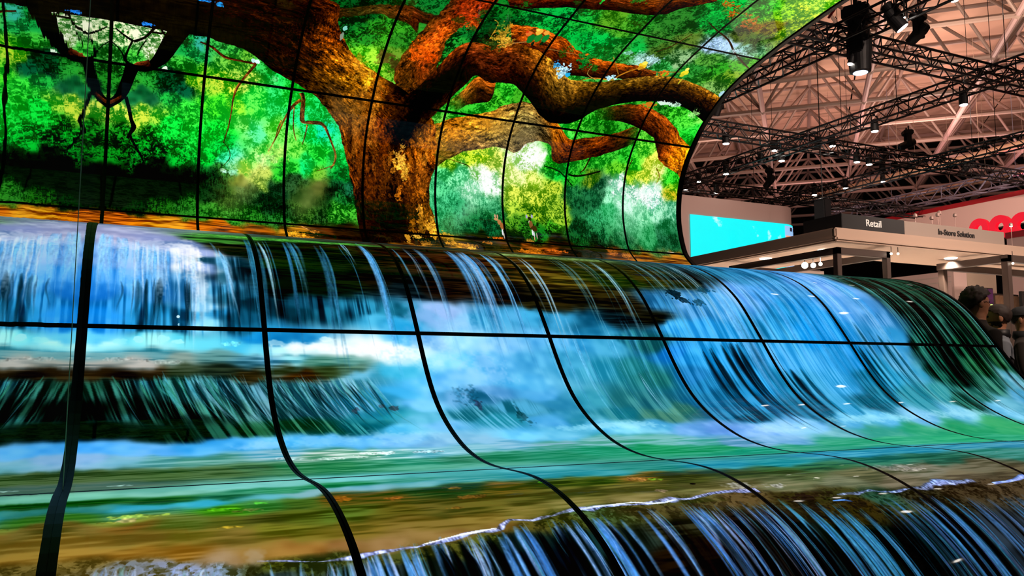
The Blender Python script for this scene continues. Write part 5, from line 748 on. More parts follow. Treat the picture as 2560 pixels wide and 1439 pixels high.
FALLS = [
(0.0035, 1.5621, 0.4249, 1.7732, 80, 0.2, 0.6, 0.008, 0.03, 0, '70c0ff a8d8ff e0f0ff 50a8f0', 0.45),
(0.0765, 1.98, 0.6727, 1.9373, 44, 0.15, 0.4, 0.008, 0.024, 0, '041824 06202c 0a3040', 0.42),
(0.4559, 1.5027, 0.546, 1.7581, 14, 0.2, 0.5, 0.008, 0.018, 0.1, '70b8e8 a0d0f0', 0.5),
(0.6117, 1.5051, 1.4621, 1.4845, 26, 0.35, 1.0, 0.008, 0.02, 0.03, '2c7898 4898c0 68b8e0 3c88b0', 0.6),
(0.7103, 1.5492, 0.7486, 1.5467, 3, 0.5, 0.75, 0.01, 0.014, 0.05, 'a8d8e8 80c0e0', 0.8),
(0.8285, 1.5251, 0.8598, 1.5245, 5, 0.5, 0.95, 0.012, 0.03, 0.0, '306c90 3c80a8', 0.7),
(0.9857, 1.5307, 1.0266, 1.5278, 5, 0.6, 1.0, 0.012, 0.025, 0.0, '306c90 4890b8 3c80a8', 0.7),
(1.1396, 1.4311, 1.1512, 1.4263, 2, 0.35, 0.4, 0.008, 0.012, 0.03, '88c8e8', 0.85),
(1.2189, 1.4107, 1.2432, 1.3995, 4, 0.9, 1.15, 0.012, 0.022, 0.03, '58a8e8 70b8f0', 0.85),
(1.4688, 1.4615, 2.0182, 1.5035, 40, 0.4, 1.0, 0.008, 0.018, 0.02, '2c6898 4c90c8 70b0e0 88b8d8', 0.55),
(1.6882, 1.4554, 1.8351, 1.4746, 26, 0.5, 1.0, 0.012, 0.03, 0.0, '4890c8 70b0e8 a8d0f8 5898d0', 0.6),
(1.9077, 1.4741, 1.9444, 1.4739, 6, 0.6, 1.05, 0.01, 0.022, 0.0, '60a8e0 88c8f0', 0.7),
(2.0461, 1.4962, 3.4032, 1.3438, 60, 0.4, 1.05, 0.008, 0.016, 0.02, '488898 70a8b8 98c0d0 388090 5898a8', 0.5),
(2.1356, 1.5203, 2.179, 1.5361, 6, 0.6, 1.1, 0.012, 0.02, 0.0, '88b8d0 a8d0e8', 0.7),
(2.6208, 1.4977, 2.6463, 1.5014, 4, 0.6, 1.1, 0.012, 0.02, 0.0, '70b0c8 98c8e0', 0.7),
(2.0123, 2.1015, 2.5619, 2.1078, 30, 0.4, 0.9, 0.006, 0.014, 0.03, '58b0e0 88d0f8 48a0d0', 0.35),
(2.4952, 2.4528, 2.5135, 2.4659, 3, 0.25, 0.4, 0.01, 0.016, 0.08, 'a0d0f0', 0.6),
(0.0724, 2.4835, 0.5163, 2.4762, 60, 0.1, 0.3, 0.005, 0.014, 0.36, '3c9a90 58b0c0 2c7a60 48a8c8 3c8a70', 0.65),
(0.3965, 2.4761, 1.1029, 2.4952, 120, 0.15, 0.36, 0.005, 0.014, 0.4, '58b0b8 70c0d8 3c9088 88c8e0 2c7068', 0.5),
(0.3958, 2.5175, 1.0982, 2.5224, 70, 0.1, 0.3, 0.005, 0.012, 0.4, '041414 08242c 0c3038', 0.6),
(2.8597, 1.9119, 3.696, 1.5933, 26, 0.5, 1.3, 0.015, 0.05, 0.03, '50b0f8 88c8ff 3ca0e8 a0d8ff', 0.3),
(3.696, 1.5933, 5.1057, 1.2004, 36, 0.6, 1.5, 0.015, 0.055, 0.03, '50b0f8 88c8ff 3ca0e8 a0d8ff', 0.3),
(3.5541, 1.7815, 4.7299, 1.5119, 22, 0.4, 1.0, 0.012, 0.035, 0.03, '105c88 0c4c70 1470a8', 0.35),
(2.9384, 2.3172, 3.1163, 2.2873, 8, 0.4, 0.65, 0.012, 0.035, 0.05, '04141c 06202c', 0.75),
(3.1303, 2.2595, 3.496, 2.2235, 14, 0.4, 0.8, 0.012, 0.045, 0.05, '020a0e 04141c 06242e', 0.75),
(3.3632, 2.4517, 3.6469, 2.4223, 10, 0.3, 0.5, 0.012, 0.035, 0.05, '04141c 08303c', 0.65),
(4.0958, 2.2708, 4.3934, 2.2348, 10, 0.3, 0.55, 0.012, 0.035, 0.05, '062430 08303c', 0.6),
(4.2533, 2.0453, 4.537, 2.232, 26, 0.3, 0.7, 0.008, 0.02, 0.05, '0a3c50 0c4c60 062c38', 0.5),
(4.8762, 1.4476, 5.8515, 1.6948, 30, 0.7, 1.5, 0.008, 0.03, 0.0, '4a8c78 62a490 2c6858 5a8880 70a8a0', 0.55),
(4.9291, 1.4355, 5.7516, 1.7034, 30, 0.8, 1.5, 0.02, 0.06, 0.0, '020805 030a06 04120c', 0.7),
(5.0986, 1.3922, 5.749, 1.6341, 14, 0.8, 1.5, 0.005, 0.01, 0.0, '88e0d8 70d0d0 90c8a0', 0.8),
(0.1026, 3.976, 0.4509, 4.0207, 50, 0.06, 0.2, 0.005, 0.012, -0.1, '88a0c8 c0d0f0 a0b8e0 78a0a0', 0.6),
(0.4598, 4.022, 0.6941, 4.0418, 34, 0.1, 0.3, 0.006, 0.014, 0.0, '68a0d0 90b8e0 a8b8e8 58888a', 0.6),
(0.699, 4.0197, 1.1356, 3.9706, 95, 0.2, 0.6, 0.006, 0.018, 0.04, '4c8cd0 68a8f0 90bcf8 b0ccff 3c6ca8 4888a0', 0.75),
(0.8663, 4.0176, 1.132, 3.9792, 40, 0.2, 0.5, 0.008, 0.025, 0.04, '06080a 0a100c 0c1410', 0.75),
(1.1394, 3.9618, 1.5113, 3.9521, 78, 0.2, 0.7, 0.006, 0.02, 0.04, '4888d8 68a8f0 90bcf8 b0ccff 3c6ca8 4888a0', 0.75),
(1.132, 3.9792, 1.5, 3.971, 30, 0.3, 0.7, 0.01, 0.03, 0.04, '040608 06080a 0c1410', 0.75),
(1.5295, 3.922, 2.0597, 3.9596, 95, 0.2, 0.7, 0.006, 0.018, 0.04, '4880d0 68a0f0 90b4f8 a0b8f8 3c6ca8 5890a8', 0.65),
(1.4893, 3.9891, 1.9989, 4.0322, 36, 0.3, 0.6, 0.01, 0.03, 0.04, '0c0a06 141008 1c140a', 0.45),
(2.0724, 3.9448, 2.3454, 3.9932, 40, 0.25, 0.7, 0.006, 0.02, 0.04, '3c88c8 58a0e8 4898b8 2c6880', 0.65),
(1.9989, 4.0322, 2.2615, 4.0808, 16, 0.25, 0.5, 0.012, 0.03, 0.04, '0c0a06 0a0c08 14120a', 0.45),
(2.2297, 4.0392, 2.5139, 4.0122, 37, 0.3, 0.7, 0.006, 0.018, 0.04, '3c88b8 489cc8 58a8d8 386890', 0.65),
(2.4603, 3.9903, 2.8924, 4.0022, 61, 0.3, 0.75, 0.006, 0.018, 0.04, '3c7cb8 4890c0 58a0e0 387890 5870b0', 0.6),
(2.4103, 4.0392, 3.1965, 4.0792, 40, 0.3, 0.6, 0.01, 0.03, 0.04, '080806 0a0c0c 141008', 0.4),
(2.8667, 4.0232, 3.2513, 4.0393, 61, 0.3, 0.75, 0.006, 0.018, 0.04, '3c6c98 487cb0 5878b0 305878 607098', 0.55)]

# ---------------------------------------------------------------- profiles of the two video walls (distance from aisle, height over lens height)
UP = [(6.0, 0.62), (6.3, 0.75), (6.6, 0.95), (6.85, 1.145), (6.975, 1.257), (7.04, 1.45), (7.075, 1.63), (7.07, 1.8), (7.04, 1.98), (6.98, 2.14), (6.9, 2.27), (6.805, 2.385), (6.66, 2.54), (6.48, 2.67), (6.3, 2.775), (6.15, 2.84), (5.95, 2.905), (5.74, 2.955), (5.45, 3.02), (5.0, 3.09), (4.77, 3.12), (4.55, 3.14)]
LP = [(5.6, 0.5), (5.3, 0.645), (5.0, 0.728), (4.8, 0.757), (4.6, 0.7575), (4.45, 0.738), (4.272, 0.702), (4.135, 0.655), (3.99, 0.585), (3.87, 0.494), (3.79, 0.418), (3.7, 0.3), (3.615, 0.186), (3.56, 0.105), (3.48, 0.0), (3.39, -0.098), (3.28, -0.178), (3.17, -0.235), (3.04, -0.287), (2.9, -0.318), (2.78, -0.33), (2.66, -0.331), (2.52, -0.328), (2.4, -0.333), (2.29, -0.352), (2.2, -0.378), (2.12, -0.408), (2.03, -0.452), (1.95, -0.505), (1.88, -0.565), (1.8, -0.65), (1.73, -0.74), (1.68, -0.84), (1.64, -0.95), (1.62, -1.0)]
def profile(P, ds=.01, sig=.05):
    P = np.array(P, float); s = np.r_[0, np.cumsum(np.hypot(*np.diff(P, axis=0).T))]
    q = np.linspace(0, s[-1], int(s[-1] / ds) + 1); A = np.c_[np.interp(q, s, P[:, 0]), np.interp(q, s, P[:, 1])]
    k = int(3 * sig / ds); g = np.exp(-.5 * (np.arange(-k, k + 1) * ds / sig) ** 2); g /= g.sum(); B = A.copy()
    for j in range(2):
        ext = np.r_[2 * A[0, j] - A[k:0:-1, j], A[:, j], 2 * A[-1, j] - A[-2:-k - 2:-1, j]]; B[:, j] = np.convolve(ext, g, 'valid')
    return B, np.r_[0, np.cumsum(np.hypot(*np.diff(B, axis=0).T))]
UB, US = profile(UP); LB, LS = profile(LP)
XU, XL, PW, NCOL = .397, .448, .69, 8
# ---------------------------------------------------------------- paint the two pictures
cu = Canvas(PW * NCOL, US[-1], 430, 5); paint(cu, UPPER, .9, .045, 0, None); overlays(cu, 'upper', RIBBONS, STROKES, DABS); img_u = cu.image('forest_picture'); del cu
cl = Canvas(PW * NCOL, LS[-1], 470, 6); paint(cl, LOWER, flow_k, .02, .28, None); strands(cl, FALLS, 3); overlays(cl, 'lower', RIBBONS, STROKES, DABS); img_l = cl.image('waterfall_picture'); del cl
def display_mat(name, img):
    m = bpy.data.materials.new(name); m.use_nodes = True; nt = m.node_tree; nt.nodes.clear()
    out = nt.nodes.new('ShaderNodeOutputMaterial'); t = nt.nodes.new('ShaderNodeTexImage'); t.image = img; t.extension = 'EXTEND'
    e = nt.nodes.new('ShaderNodeEmission'); e.inputs['Strength'].default_value = 1
    g = nt.nodes.new('ShaderNodeBsdfGlossy'); g.inputs['Color'].default_value = (1, 1, 1, 1); g.inputs['Roughness'].default_value = .03
    k = nt.nodes.new('ShaderNodeBsdfDiffuse'); k.inputs['Color'].default_value = (.004, .004, .004, 1)
    mx = nt.nodes.new('ShaderNodeMixShader'); mx.inputs['Fac'].default_value = .02
    ad = nt.nodes.new('ShaderNodeAddShader')
    L = nt.links.new; L(t.outputs['Color'], e.inputs['Color']); L(k.outputs[0], mx.inputs[1]); L(g.outputs[0], mx.inputs[2]); L(e.outputs[0], ad.inputs[0]); L(mx.outputs[0], ad.inputs[1]); L(ad.outputs[0], out.inputs['Surface'])
    return m
M_black = mat('black_bezel', (.0006, .0006, .0006), .5, spec=.04)
M_edge = mat('black_edge_trim', (.002, .002, .0022), .45, spec=.12)
M_cover = mat('dark_cover', (.012, .012, .014), .5, spec=.3, bump=.05)
# ---------------------------------------------------------------- the two video walls
def video_wall(name, label, B, S, x0, rows, img, dmat, gap, bez):
    root = tag(empty(name, (x0, float(B[len(B) // 2, 0]), 0)), label, 'video wall'); root['kind'] = 'thing'
    off = Vector(root.location)
    for r, (va, vb) in enumerate(rows):
        vs = [va + .002, va + gap + bez] + list(np.linspace(va + gap + bez, vb - gap - bez, 26)[1:-1]) + [vb - gap - bez, vb - .002]
        Y = np.interp(vs, S, B[:, 0]); Z = np.interp(vs, S, B[:, 1]) + 1.1
        Tn = np.c_[np.gradient(Y), np.gradient(Z)]; Tn /= np.hypot(*Tn.T)[:, None]; N = np.c_[Tn[:, 1], -Tn[:, 0]]
        if 'waterfall' in name: N = -N                 # unit normal pointing to the back
        us = [.002, gap + bez, PW - gap - bez, PW - .002]
        for k in range(NCOL):
            bm = new(); uvl = bm.loops.layers.uv.new('UVMap'); G = []
            for i, v in enumerate(vs):
                cut = max(0, .4 + .0134 * (7 - Y[i]) + .004 - x0) if k == 0 else 0      # the mirror stands slightly askew
                G.append([bm.verts.new((k * PW + max(u, cut + .0005 * j), Y[i] - off.y, Z[i] - off.z)) for j, u in enumerate(us)])
            Bk = [[bm.verts.new((G[i][j].co.x, Y[i] + N[i, 0] * .035 - off.y, Z[i] + N[i, 1] * .035 - off.z)) for j in (0, -1)] for i in range(len(vs))]
            def face(vv, mi, uv=None):
                f = bm.faces.new(vv); f.material_index = mi; f.smooth = (mi == 1)
                if uv:
                    for lp, c in zip(f.loops, uv): lp[uvl].uv = c
            for i in range(len(vs) - 1):
                for j in range(3):
                    inner = j == 1 and 0 < i < len(vs) - 2
                    q = (G[i][j], G[i][j + 1], G[i + 1][j + 1], G[i + 1][j]); c = [(G[b][a].co.x / (PW * NCOL), vs[b] / S[-1]) for a, b in ((j, i), (j + 1, i), (j + 1, i + 1), (j, i + 1))]
                    if name == 'waterfall_video_wall': q, c = q[::-1], c[::-1]
                    face(q, 1 if inner else 0, c)
                face((Bk[i][0], Bk[i + 1][0], Bk[i + 1][1], Bk[i][1]), 0)
                face((G[i][0], G[i + 1][0], Bk[i + 1][0], Bk[i][0]), 0); face((G[i][3], Bk[i][1], Bk[i + 1][1], G[i + 1][3]), 0)
            for i in (0, -1): face((*G[i], Bk[i][1], Bk[i][0]), 0)
            link('display_panel', bm, root, (M_black, dmat))
    return root
D_u, D_l = display_mat('forest_display', img_u), display_mat('waterfall_display', img_l)
def side_trim(root, B, S, x, w, front, back, name, va=0, vb=None):
    """solid strip that follows the profile along one end of a wall"""
    off = Vector(root.location); bm = new(); vs = np.linspace(va, S[-1] if vb is None else vb, 70)
    Y = np.interp(vs, S, B[:, 0]); Z = np.interp(vs, S, B[:, 1]) + 1.1; Tn = np.c_[np.gradient(Y), np.gradient(Z)]; Tn /= np.hypot(*Tn.T)[:, None]
    N = np.c_[Tn[:, 1], -Tn[:, 0]]; N = -N if root.name.startswith('waterfall') else N
    rings = []
    for i in range(len(vs)):
        P = [(0, -front), (w, -front), (w, back), (0, back)]
        xs = .4 + .0134 * (7 - Y[i]) + .0005 if x is None else x
        rings.append([bm.verts.new((xs + a - off.x, Y[i] + N[i, 0] * b - off.y, Z[i] + N[i, 1] * b - off.z)) for a, b in P])
    for a, b in zip(rings, rings[1:]):
        for i in range(4): bm.faces.new((a[i], a[(i + 1) % 4], b[(i + 1) % 4], b[i]))
    bm.faces.new(rings[0]); bm.faces.new(rings[-1]); bmesh.ops.recalc_face_normals(bm, faces=bm.faces)
    return link(name, bm, root, (M_edge,))
fw = video_wall('forest_video_wall', 'tall concave video wall showing a giant tree, forest and birds', UB, US, XU, [(.02, 1.168), (1.168, 2.374), (2.374, 3.614), (3.614, 4.80)], img_u, D_u, .003, .0085)
side_trim(fw, UB, US, XU + PW * NCOL + .004, .045, .008, .10, 'edge_trim')
side_trim(fw, UB, US, None, .013, .004, .06, 'edge_trim')
ww = video_wall('waterfall_video_wall', 'wave shaped video wall showing blue waterfalls and rapids', LB, LS, XL, [(.02, 1.06), (1.06, 2.230), (2.230, 3.380), (3.380, 4.52)], img_l, D_l, .002, .0095)
side_trim(ww, LB, LS, XL + PW * NCOL + .003, .02, .004, .08, 'edge_trim')
side_trim(ww, LB, LS, None, .019, .004, .08, 'edge_trim')
# end cover of the wave: a flat black cheek under its right edge down to the floor
bm = new(); off = Vector(ww.location); idx = np.linspace(0, len(LB) - 1, 60).astype(int); xe = XL + PW * NCOL - .03 - off.x
top = [(LB[i, 0] - off.y, LB[i, 1] + 1.1 - .09) for i in idx]; top = [(y, max(z, .0)) for y, z in top]
fr = [bm.verts.new((xe, y, z)) for y, z in top]; lo = [bm.verts.new((xe, y, 0.)) for y, z in top]; fr2 = [bm.verts.new((xe + .02, y, z)) for y, z in top]; lo2 = [bm.verts.new((xe + .02, y, 0.)) for y, z in top]
for i in range(len(idx) - 1):
    bm.faces.new((fr[i], fr[i + 1], lo[i + 1], lo[i])); bm.faces.new((fr2[i], lo2[i], lo2[i + 1], fr2[i + 1])); bm.faces.new((fr[i], fr2[i], fr2[i + 1], fr[i + 1])); bm.faces.new((lo[i], lo[i + 1], lo2[i + 1], lo2[i]))
link('end_cover', bm, ww, (M_cover,))
# steel stand that carries the upper wall
off = Vector(fw.location)
for x in (1.0, 3.2, 5.4):
    bm = new(); box(bm, (x - off.x, 7.25 - off.y, 0), (x + .12 - off.x, 7.37 - off.y, 4.35)); tube(bm, (x + .06 - off.x, 7.3 - off.y, 4.3), (x + .06 - off.x, 4.7 - off.y, 4.5), .05)
    tube(bm, (x + .06 - off.x, 7.3 - off.y, 3.9), (x + .06 - off.x, 6.4 - off.y, 4.36), .035)
    link('support_frame', bm, fw, (M_cover,))
# ---------------------------------------------------------------- mirror wall closing the left end
M_mirror = bpy.data.materials.new('smoky_mirror'); M_mirror.use_nodes = True; nt = M_mirror.node_tree; nt.nodes.clear()
o_ = nt.nodes.new('ShaderNodeOutputMaterial'); g_ = nt.nodes.new('ShaderNodeBsdfGlossy'); g_.inputs['Color'].default_value = (.86, .9, .88, 1); g_.inputs['Roughness'].default_value = .008
d_ = nt.nodes.new('ShaderNodeBsdfDiffuse'); d_.inputs['Color'].default_value = (.05, .06, .055, 1); x_ = nt.nodes.new('ShaderNodeMixShader'); x_.inputs['Fac'].default_value = .93
tc_ = nt.nodes.new('ShaderNodeTexCoord'); n_ = nt.nodes.new('ShaderNodeTexNoise'); n_.inputs['Scale'].default_value = 5; n_.inputs['Detail'].default_value = 2; mp_ = nt.nodes.new('ShaderNodeMapping'); mp_.inputs['Scale'].default_value = (1, .5, 3)
b_ = nt.nodes.new('ShaderNodeBump'); b_.inputs['Strength'].default_value = .004; b_.inputs['Distance'].default_value = .1
for a, b in ((tc_.outputs['Object'], mp_.inputs['Vector']), (mp_.outputs[0], n_.inputs['Vector']), (n_.outputs['Fac'], b_.inputs['Height']), (b_.outputs[0], g_.inputs['Normal']), (d_.outputs[0], x_.inputs[1]), (g_.outputs[0], x_.inputs[2]), (x_.outputs[0], o_.inputs[0])): nt.links.new(a, b)
mirror = tag(empty('mirror_wall', (.494, 0, 0), 0), 'tall smoky mirror wall standing at the left end of the video walls', 'mirror'); mirror['kind'] = 'thing'
mirror.rotation_euler = (0, 0, math.atan(.0134))
for ya, yb in ((.35, 2.684), (2.690, 7.6)):
    bm = new(); box(bm, (-.02, ya, .02), (0, yb, 5.2), .0015); link('mirror_panel', bm, mirror, (M_mirror,))
bm = new(); box(bm, (-.02, 2.6845, .02), (.0012, 2.6895, 5.2)); link('glass_edge', bm, mirror, (mat('pale_glass_edge', srgb('a8d0b0'), .3),))
bm = new(); box(bm, (-.08, .35, 0), (-.024, 7.6, 5.2)); link('backing_board', bm, mirror, (M_cover,))
# ---------------------------------------------------------------- the exhibition hall: floor, far walls, roof space frame
M_floor = mat('dark_carpet', (.03, .028, .03), .9, vary=.3, bscale=60)
M_farwall = mat('dark_hall_wall', (.012, .009, .009), .9)
M_deck = mat('roof_deck', srgb('c8a690'), .85, vary=.14, bscale=.30)
M_purlin = mat('roof_purlin', srgb('a88a7a'), .8)
M_tube = mat('pale_steel_tube', srgb('8c766e'), .6)
M_tube2 = mat('pinkish_steel_tube', srgb('a48684'), .55)
def slab(name, a, b, m, parent=None):
    bm = new(); box(bm, a, b); return link(name, bm, parent, (m,))
struct(slab('floor', (-3, -14, -.1), (64, 62, 0), M_floor))
struct(slab('wall_back', (-3, 62, 0), (64, 62.3, 44), M_farwall)); struct(slab('wall_right', (64, -14, 0), (64.3, 62.3, 44), M_farwall))
ceil = struct(empty('ceiling', (30, 24, 16)))
# roof deck in diagonal bays with purlins under it
s2 = math.sqrt(.5)
def diag(a, b, z): return Vector(((a + b) / 2, (a - b) / 2, z))           # a = x + y, b = x - y
ZB, ZT, ZD = 12.0, 14.6, 15.3
def rel(v): return v - Vector((30, 24, 16))
for ia in range(7):
    for ib in range(8):
        a, b = 22.4 + ia * 8, -26.7 + ib * 10.4
        c = diag(a + 4, b + 5.2, ZD)
        if c.x < 4 or c.y < -6 or c.x > 63 or c.y > 61: continue
        bm = new(); h = .04
        q = [diag(a + .05, b + .05, ZD), diag(a + 7.95, b + .05, ZD), diag(a + 7.95, b + 10.35, ZD), diag(a + .05, b + 10.35, ZD)]
        lo = [bm.verts.new(rel(v)) for v in q]; hi = [bm.verts.new(rel(v + Vector((0, 0, h)))) for v in q]
        bm.faces.new(lo); bm.faces.new(hi[::-1])
        for i in range(4): bm.faces.new((lo[i], hi[i], hi[(i + 1) % 4], lo[(i + 1) % 4]))
        bmesh.ops.recalc_face_normals(bm, faces=bm.faces); link('roof_panel', bm, ceil, (M_deck,))
bm = new()
for k in range(14):
    p, q = diag(26 + k * 6.4, -28, ZD - .09), diag(26 + k * 6.4, 44, ZD - .09)
    p, q = rel(p), rel(q); d = (q - p).normalized(); n = Vector((-d.y, d.x, 0)) * .06
    vs = [bm.verts.new(v) for v in (p - n, p + n, q + n, q - n, p - n + Vector((0, 0, .09)), p + n + Vector((0, 0, .09)), q + n + Vector((0, 0, .09)), q - n + Vector((0, 0, .09)))]
    for f in ((0, 1, 2, 3), (0, 4, 5, 1), (1, 5, 6, 2), (2, 6, 7, 3), (3, 7, 4, 0)): bm.faces.new([vs[i] for i in f])
pl = link('purlin', bm, ceil, (M_purlin,)); pl['kind'] = 'stuff'
# tubes: shared unit cylinder, one object per tube for the nearest 300, the rest joined
def unit_tube():
    bm = new(); bmesh.ops.create_cone(bm, cap_ends=True, segments=8, radius1=1, radius2=1, depth=1)
    me = bpy.data.meshes.new('roof_tube'); bm.to_mesh(me); bm.free(); me.materials.append(None); return me
UT = {M_tube: unit_tube(), M_tube2: unit_tube()}
for m, me in UT.items(): me.materials[0] = m
mem = []
A0, AS, B0, BS = 24.9, 4.95, -23.2, 5.5
na, nb = 14, 12
def inside(p): return 6 < p.x < 62 and -2 < p.y < 60
for i in range(na):
    for j in range(nb):
        n0 = diag(A0 + i * AS, B0 + j * BS, ZB); t0 = diag(A0 + (i + .5) * AS, B0 + (j + .5) * BS, ZT)
        if not inside(n0): continue
        n1 = diag(A0 + (i + 1) * AS, B0 + j * BS, ZB); n2 = diag(A0 + i * AS, B0 + (j + 1) * BS, ZB)
        mem += [(n0, n1, .105, M_tube2), (n0, n2, .10, M_tube)]
        t1 = diag(A0 + (i + 1.5) * AS, B0 + (j + .5) * BS, ZT); t2 = diag(A0 + (i + .5) * AS, B0 + (j + 1.5) * BS, ZT)
        mem += [(t0, t1, .085, M_tube), (t0, t2, .085, M_tube)]
        for sa, sb in ((.5, .5), (.5, -.5), (-.5, .5), (-.5, -.5)):
            mem.append((n0, diag(A0 + (i + sa) * AS, B0 + (j + sb) * BS, ZT), .06, M_tube))
        mem.append((t0, Vector((t0.x, t0.y, ZD)), .04, M_tube))
camp = Vector((.5955, 0, 1.1)); axis = Vector((.836, .529, .14)).normalized()
def seen(m):
    d = (m[0] + m[1]) / 2 - camp; return d.length / max(d.normalized().dot(axis), .05) ** 6
mem.sort(key=seen)
for p, q, r, m in mem[:290]:
    o = link('roof_tube', UT[m], ceil); d = q - p
    o.matrix_local = Matrix.Translation(rel((p + q) / 2)) @ d.to_track_quat('Z', 'Y').to_matrix().to_4x4() @ Matrix.Diagonal((r, r, d.length, 1))
bm = new()
for p, q, r, m in mem[290:]: tube(bm, rel(p), rel(q), r, 6, caps=False)
o = link('roof_lattice', bm, ceil, (M_tube,)); o['kind'] = 'stuff'
# node joints of the near field
bm = new()
for i in range(na):
    for j in range(nb):
        n0 = diag(A0 + i * AS, B0 + j * BS, ZB)
        if inside(n0): bmesh.ops.create_icosphere(bm, subdivisions=1, radius=.17, matrix=Matrix.Translation(rel(n0)))
o = link('roof_node', bm, ceil, (M_tube,)); o['kind'] = 'stuff'
# two round ducts that run under the roof, each with a pink strip of light
M_duct = mat('beige_duct', srgb('d8a88c'), .5); M_neon = mat('pink_neon', srgb('ff8ca8'), .5, emit=1.1)
for lab, x, y0, y1, s0, s1 in (('long beige duct with a pink light strip under the roof, nearer one', 24.8, 12, 24, 12.6, 16), ('second beige duct behind the silver truss, farther from the aisle', 28.0, 16.4, 22, 16.5, 17.5)):
    t = tag(empty('ceiling_duct', (x, (y0 + y1) / 2, 8)), lab, 'duct'); bm = new(); tube(bm, (0, y0 - (y0 + y1) / 2, 0), (0, y1 - (y0 + y1) / 2, 0), .12, 14); link('duct_pipe', bm, t, (M_duct,))
    for k in range(4):
        bm = new(); yy = y0 + (k + .5) * (y1 - y0) / 4 - (y0 + y1) / 2; tube(bm, (0, yy, .1), (0, yy, 3.98), .006, 6); link('hanger_wire', bm, t, (M_purlin,))
    bm = new(); box(bm, (-.06, s0 - (y0 + y1) / 2, -.15), (-.02, s1 - (y0 + y1) / 2, -.115)); link('light_strip', bm, t, (M_neon,))
# ---------------------------------------------------------------- black lighting trusses in a five metre grid
M_truss = mat('black_truss', (.008, .008, .010), .4, metal=.2, spec=.4); M_silver = mat('silver_truss', srgb('a8a0b8'), .35, metal=.6)
def truss(name, lab, p, q, size=.32, z=6.85, m=None, cr=.024, br=.012, step=.32):
    m = m or M_truss; p, q = Vector((*p, z)), Vector((*q, z)); c = (p + q) / 2
    root = tag(empty(name, c), lab, 'truss', 'lighting trusses'); d = (q - p).normalized(); s = Vector((-d.y, d.x, 0)); h = size / 2; up = Vector((0, 0, 1))
    L = (q - p).length; cs = [s * h + up * h, -s * h + up * h, -s * h - up * h, s * h - up * h]
    for o in cs:
        bm = new(); tube(bm, -d * L / 2 + o, d * L / 2 + o, cr, 8); link('chord', bm, root, (m,))
    bm = new(); n = int(L / step)
    for i in range(n):
        a, b = -d * L / 2 + d * (i * L / n), -d * L / 2 + d * ((i + 1) * L / n)
        for f in range(4):
            u, w = cs[f], cs[(f + 1) % 4]
            tube(bm, a + (u if i % 2 else w), b + (w if i % 2 else u), br, 5, caps=False)
            if i % 4 == 0: tube(bm, a + u, a + w, br, 5, caps=False)
    o = link('lattice', bm, root, (m,)); o['kind'] = 'stuff'
    for k in (.22, .5, .78):
        bm = new(); a = -d * L / 2 + d * L * k; tube(bm, a + up * h, a + up * (ZB - z), .008, 5); link('steel_wire', bm, root, (m,))
    return root
truss('lighting_truss', 'nearest black lighting truss, running beside the forest screen edge', (11.45, -2), (11.45, 21))
truss('lighting_truss', 'black lighting truss crossing behind the large moving head', (6, 9.9), (26.2, 9.9))
truss('lighting_truss', 'black lighting truss descending to the left above the booth', (15.55, -1), (15.55, 25), z=6.83)
truss('lighting_truss', 'black lighting truss leaving the forest screen edge at mid height', (8, 14.92), (26.2, 14.92))
truss('lighting_truss', 'thin far black truss rising to the right under the projector', (20.35, -1), (20.35, 27), z=6.83)
truss('lighting_truss', 'farthest black truss just above the curved cyan screen', (11, 19.88), (26.2, 19.88))
truss('lighting_truss', 'black lighting truss over the aisle mirrored in the wave screen', (5, 5.3), (20, 5.3), z=6.87)
truss('silver_truss', 'silver truss above the red and white banner beam', (26.55, 8), (26.55, 25), .45, 7.45, M_silver, .03, .016, .45)
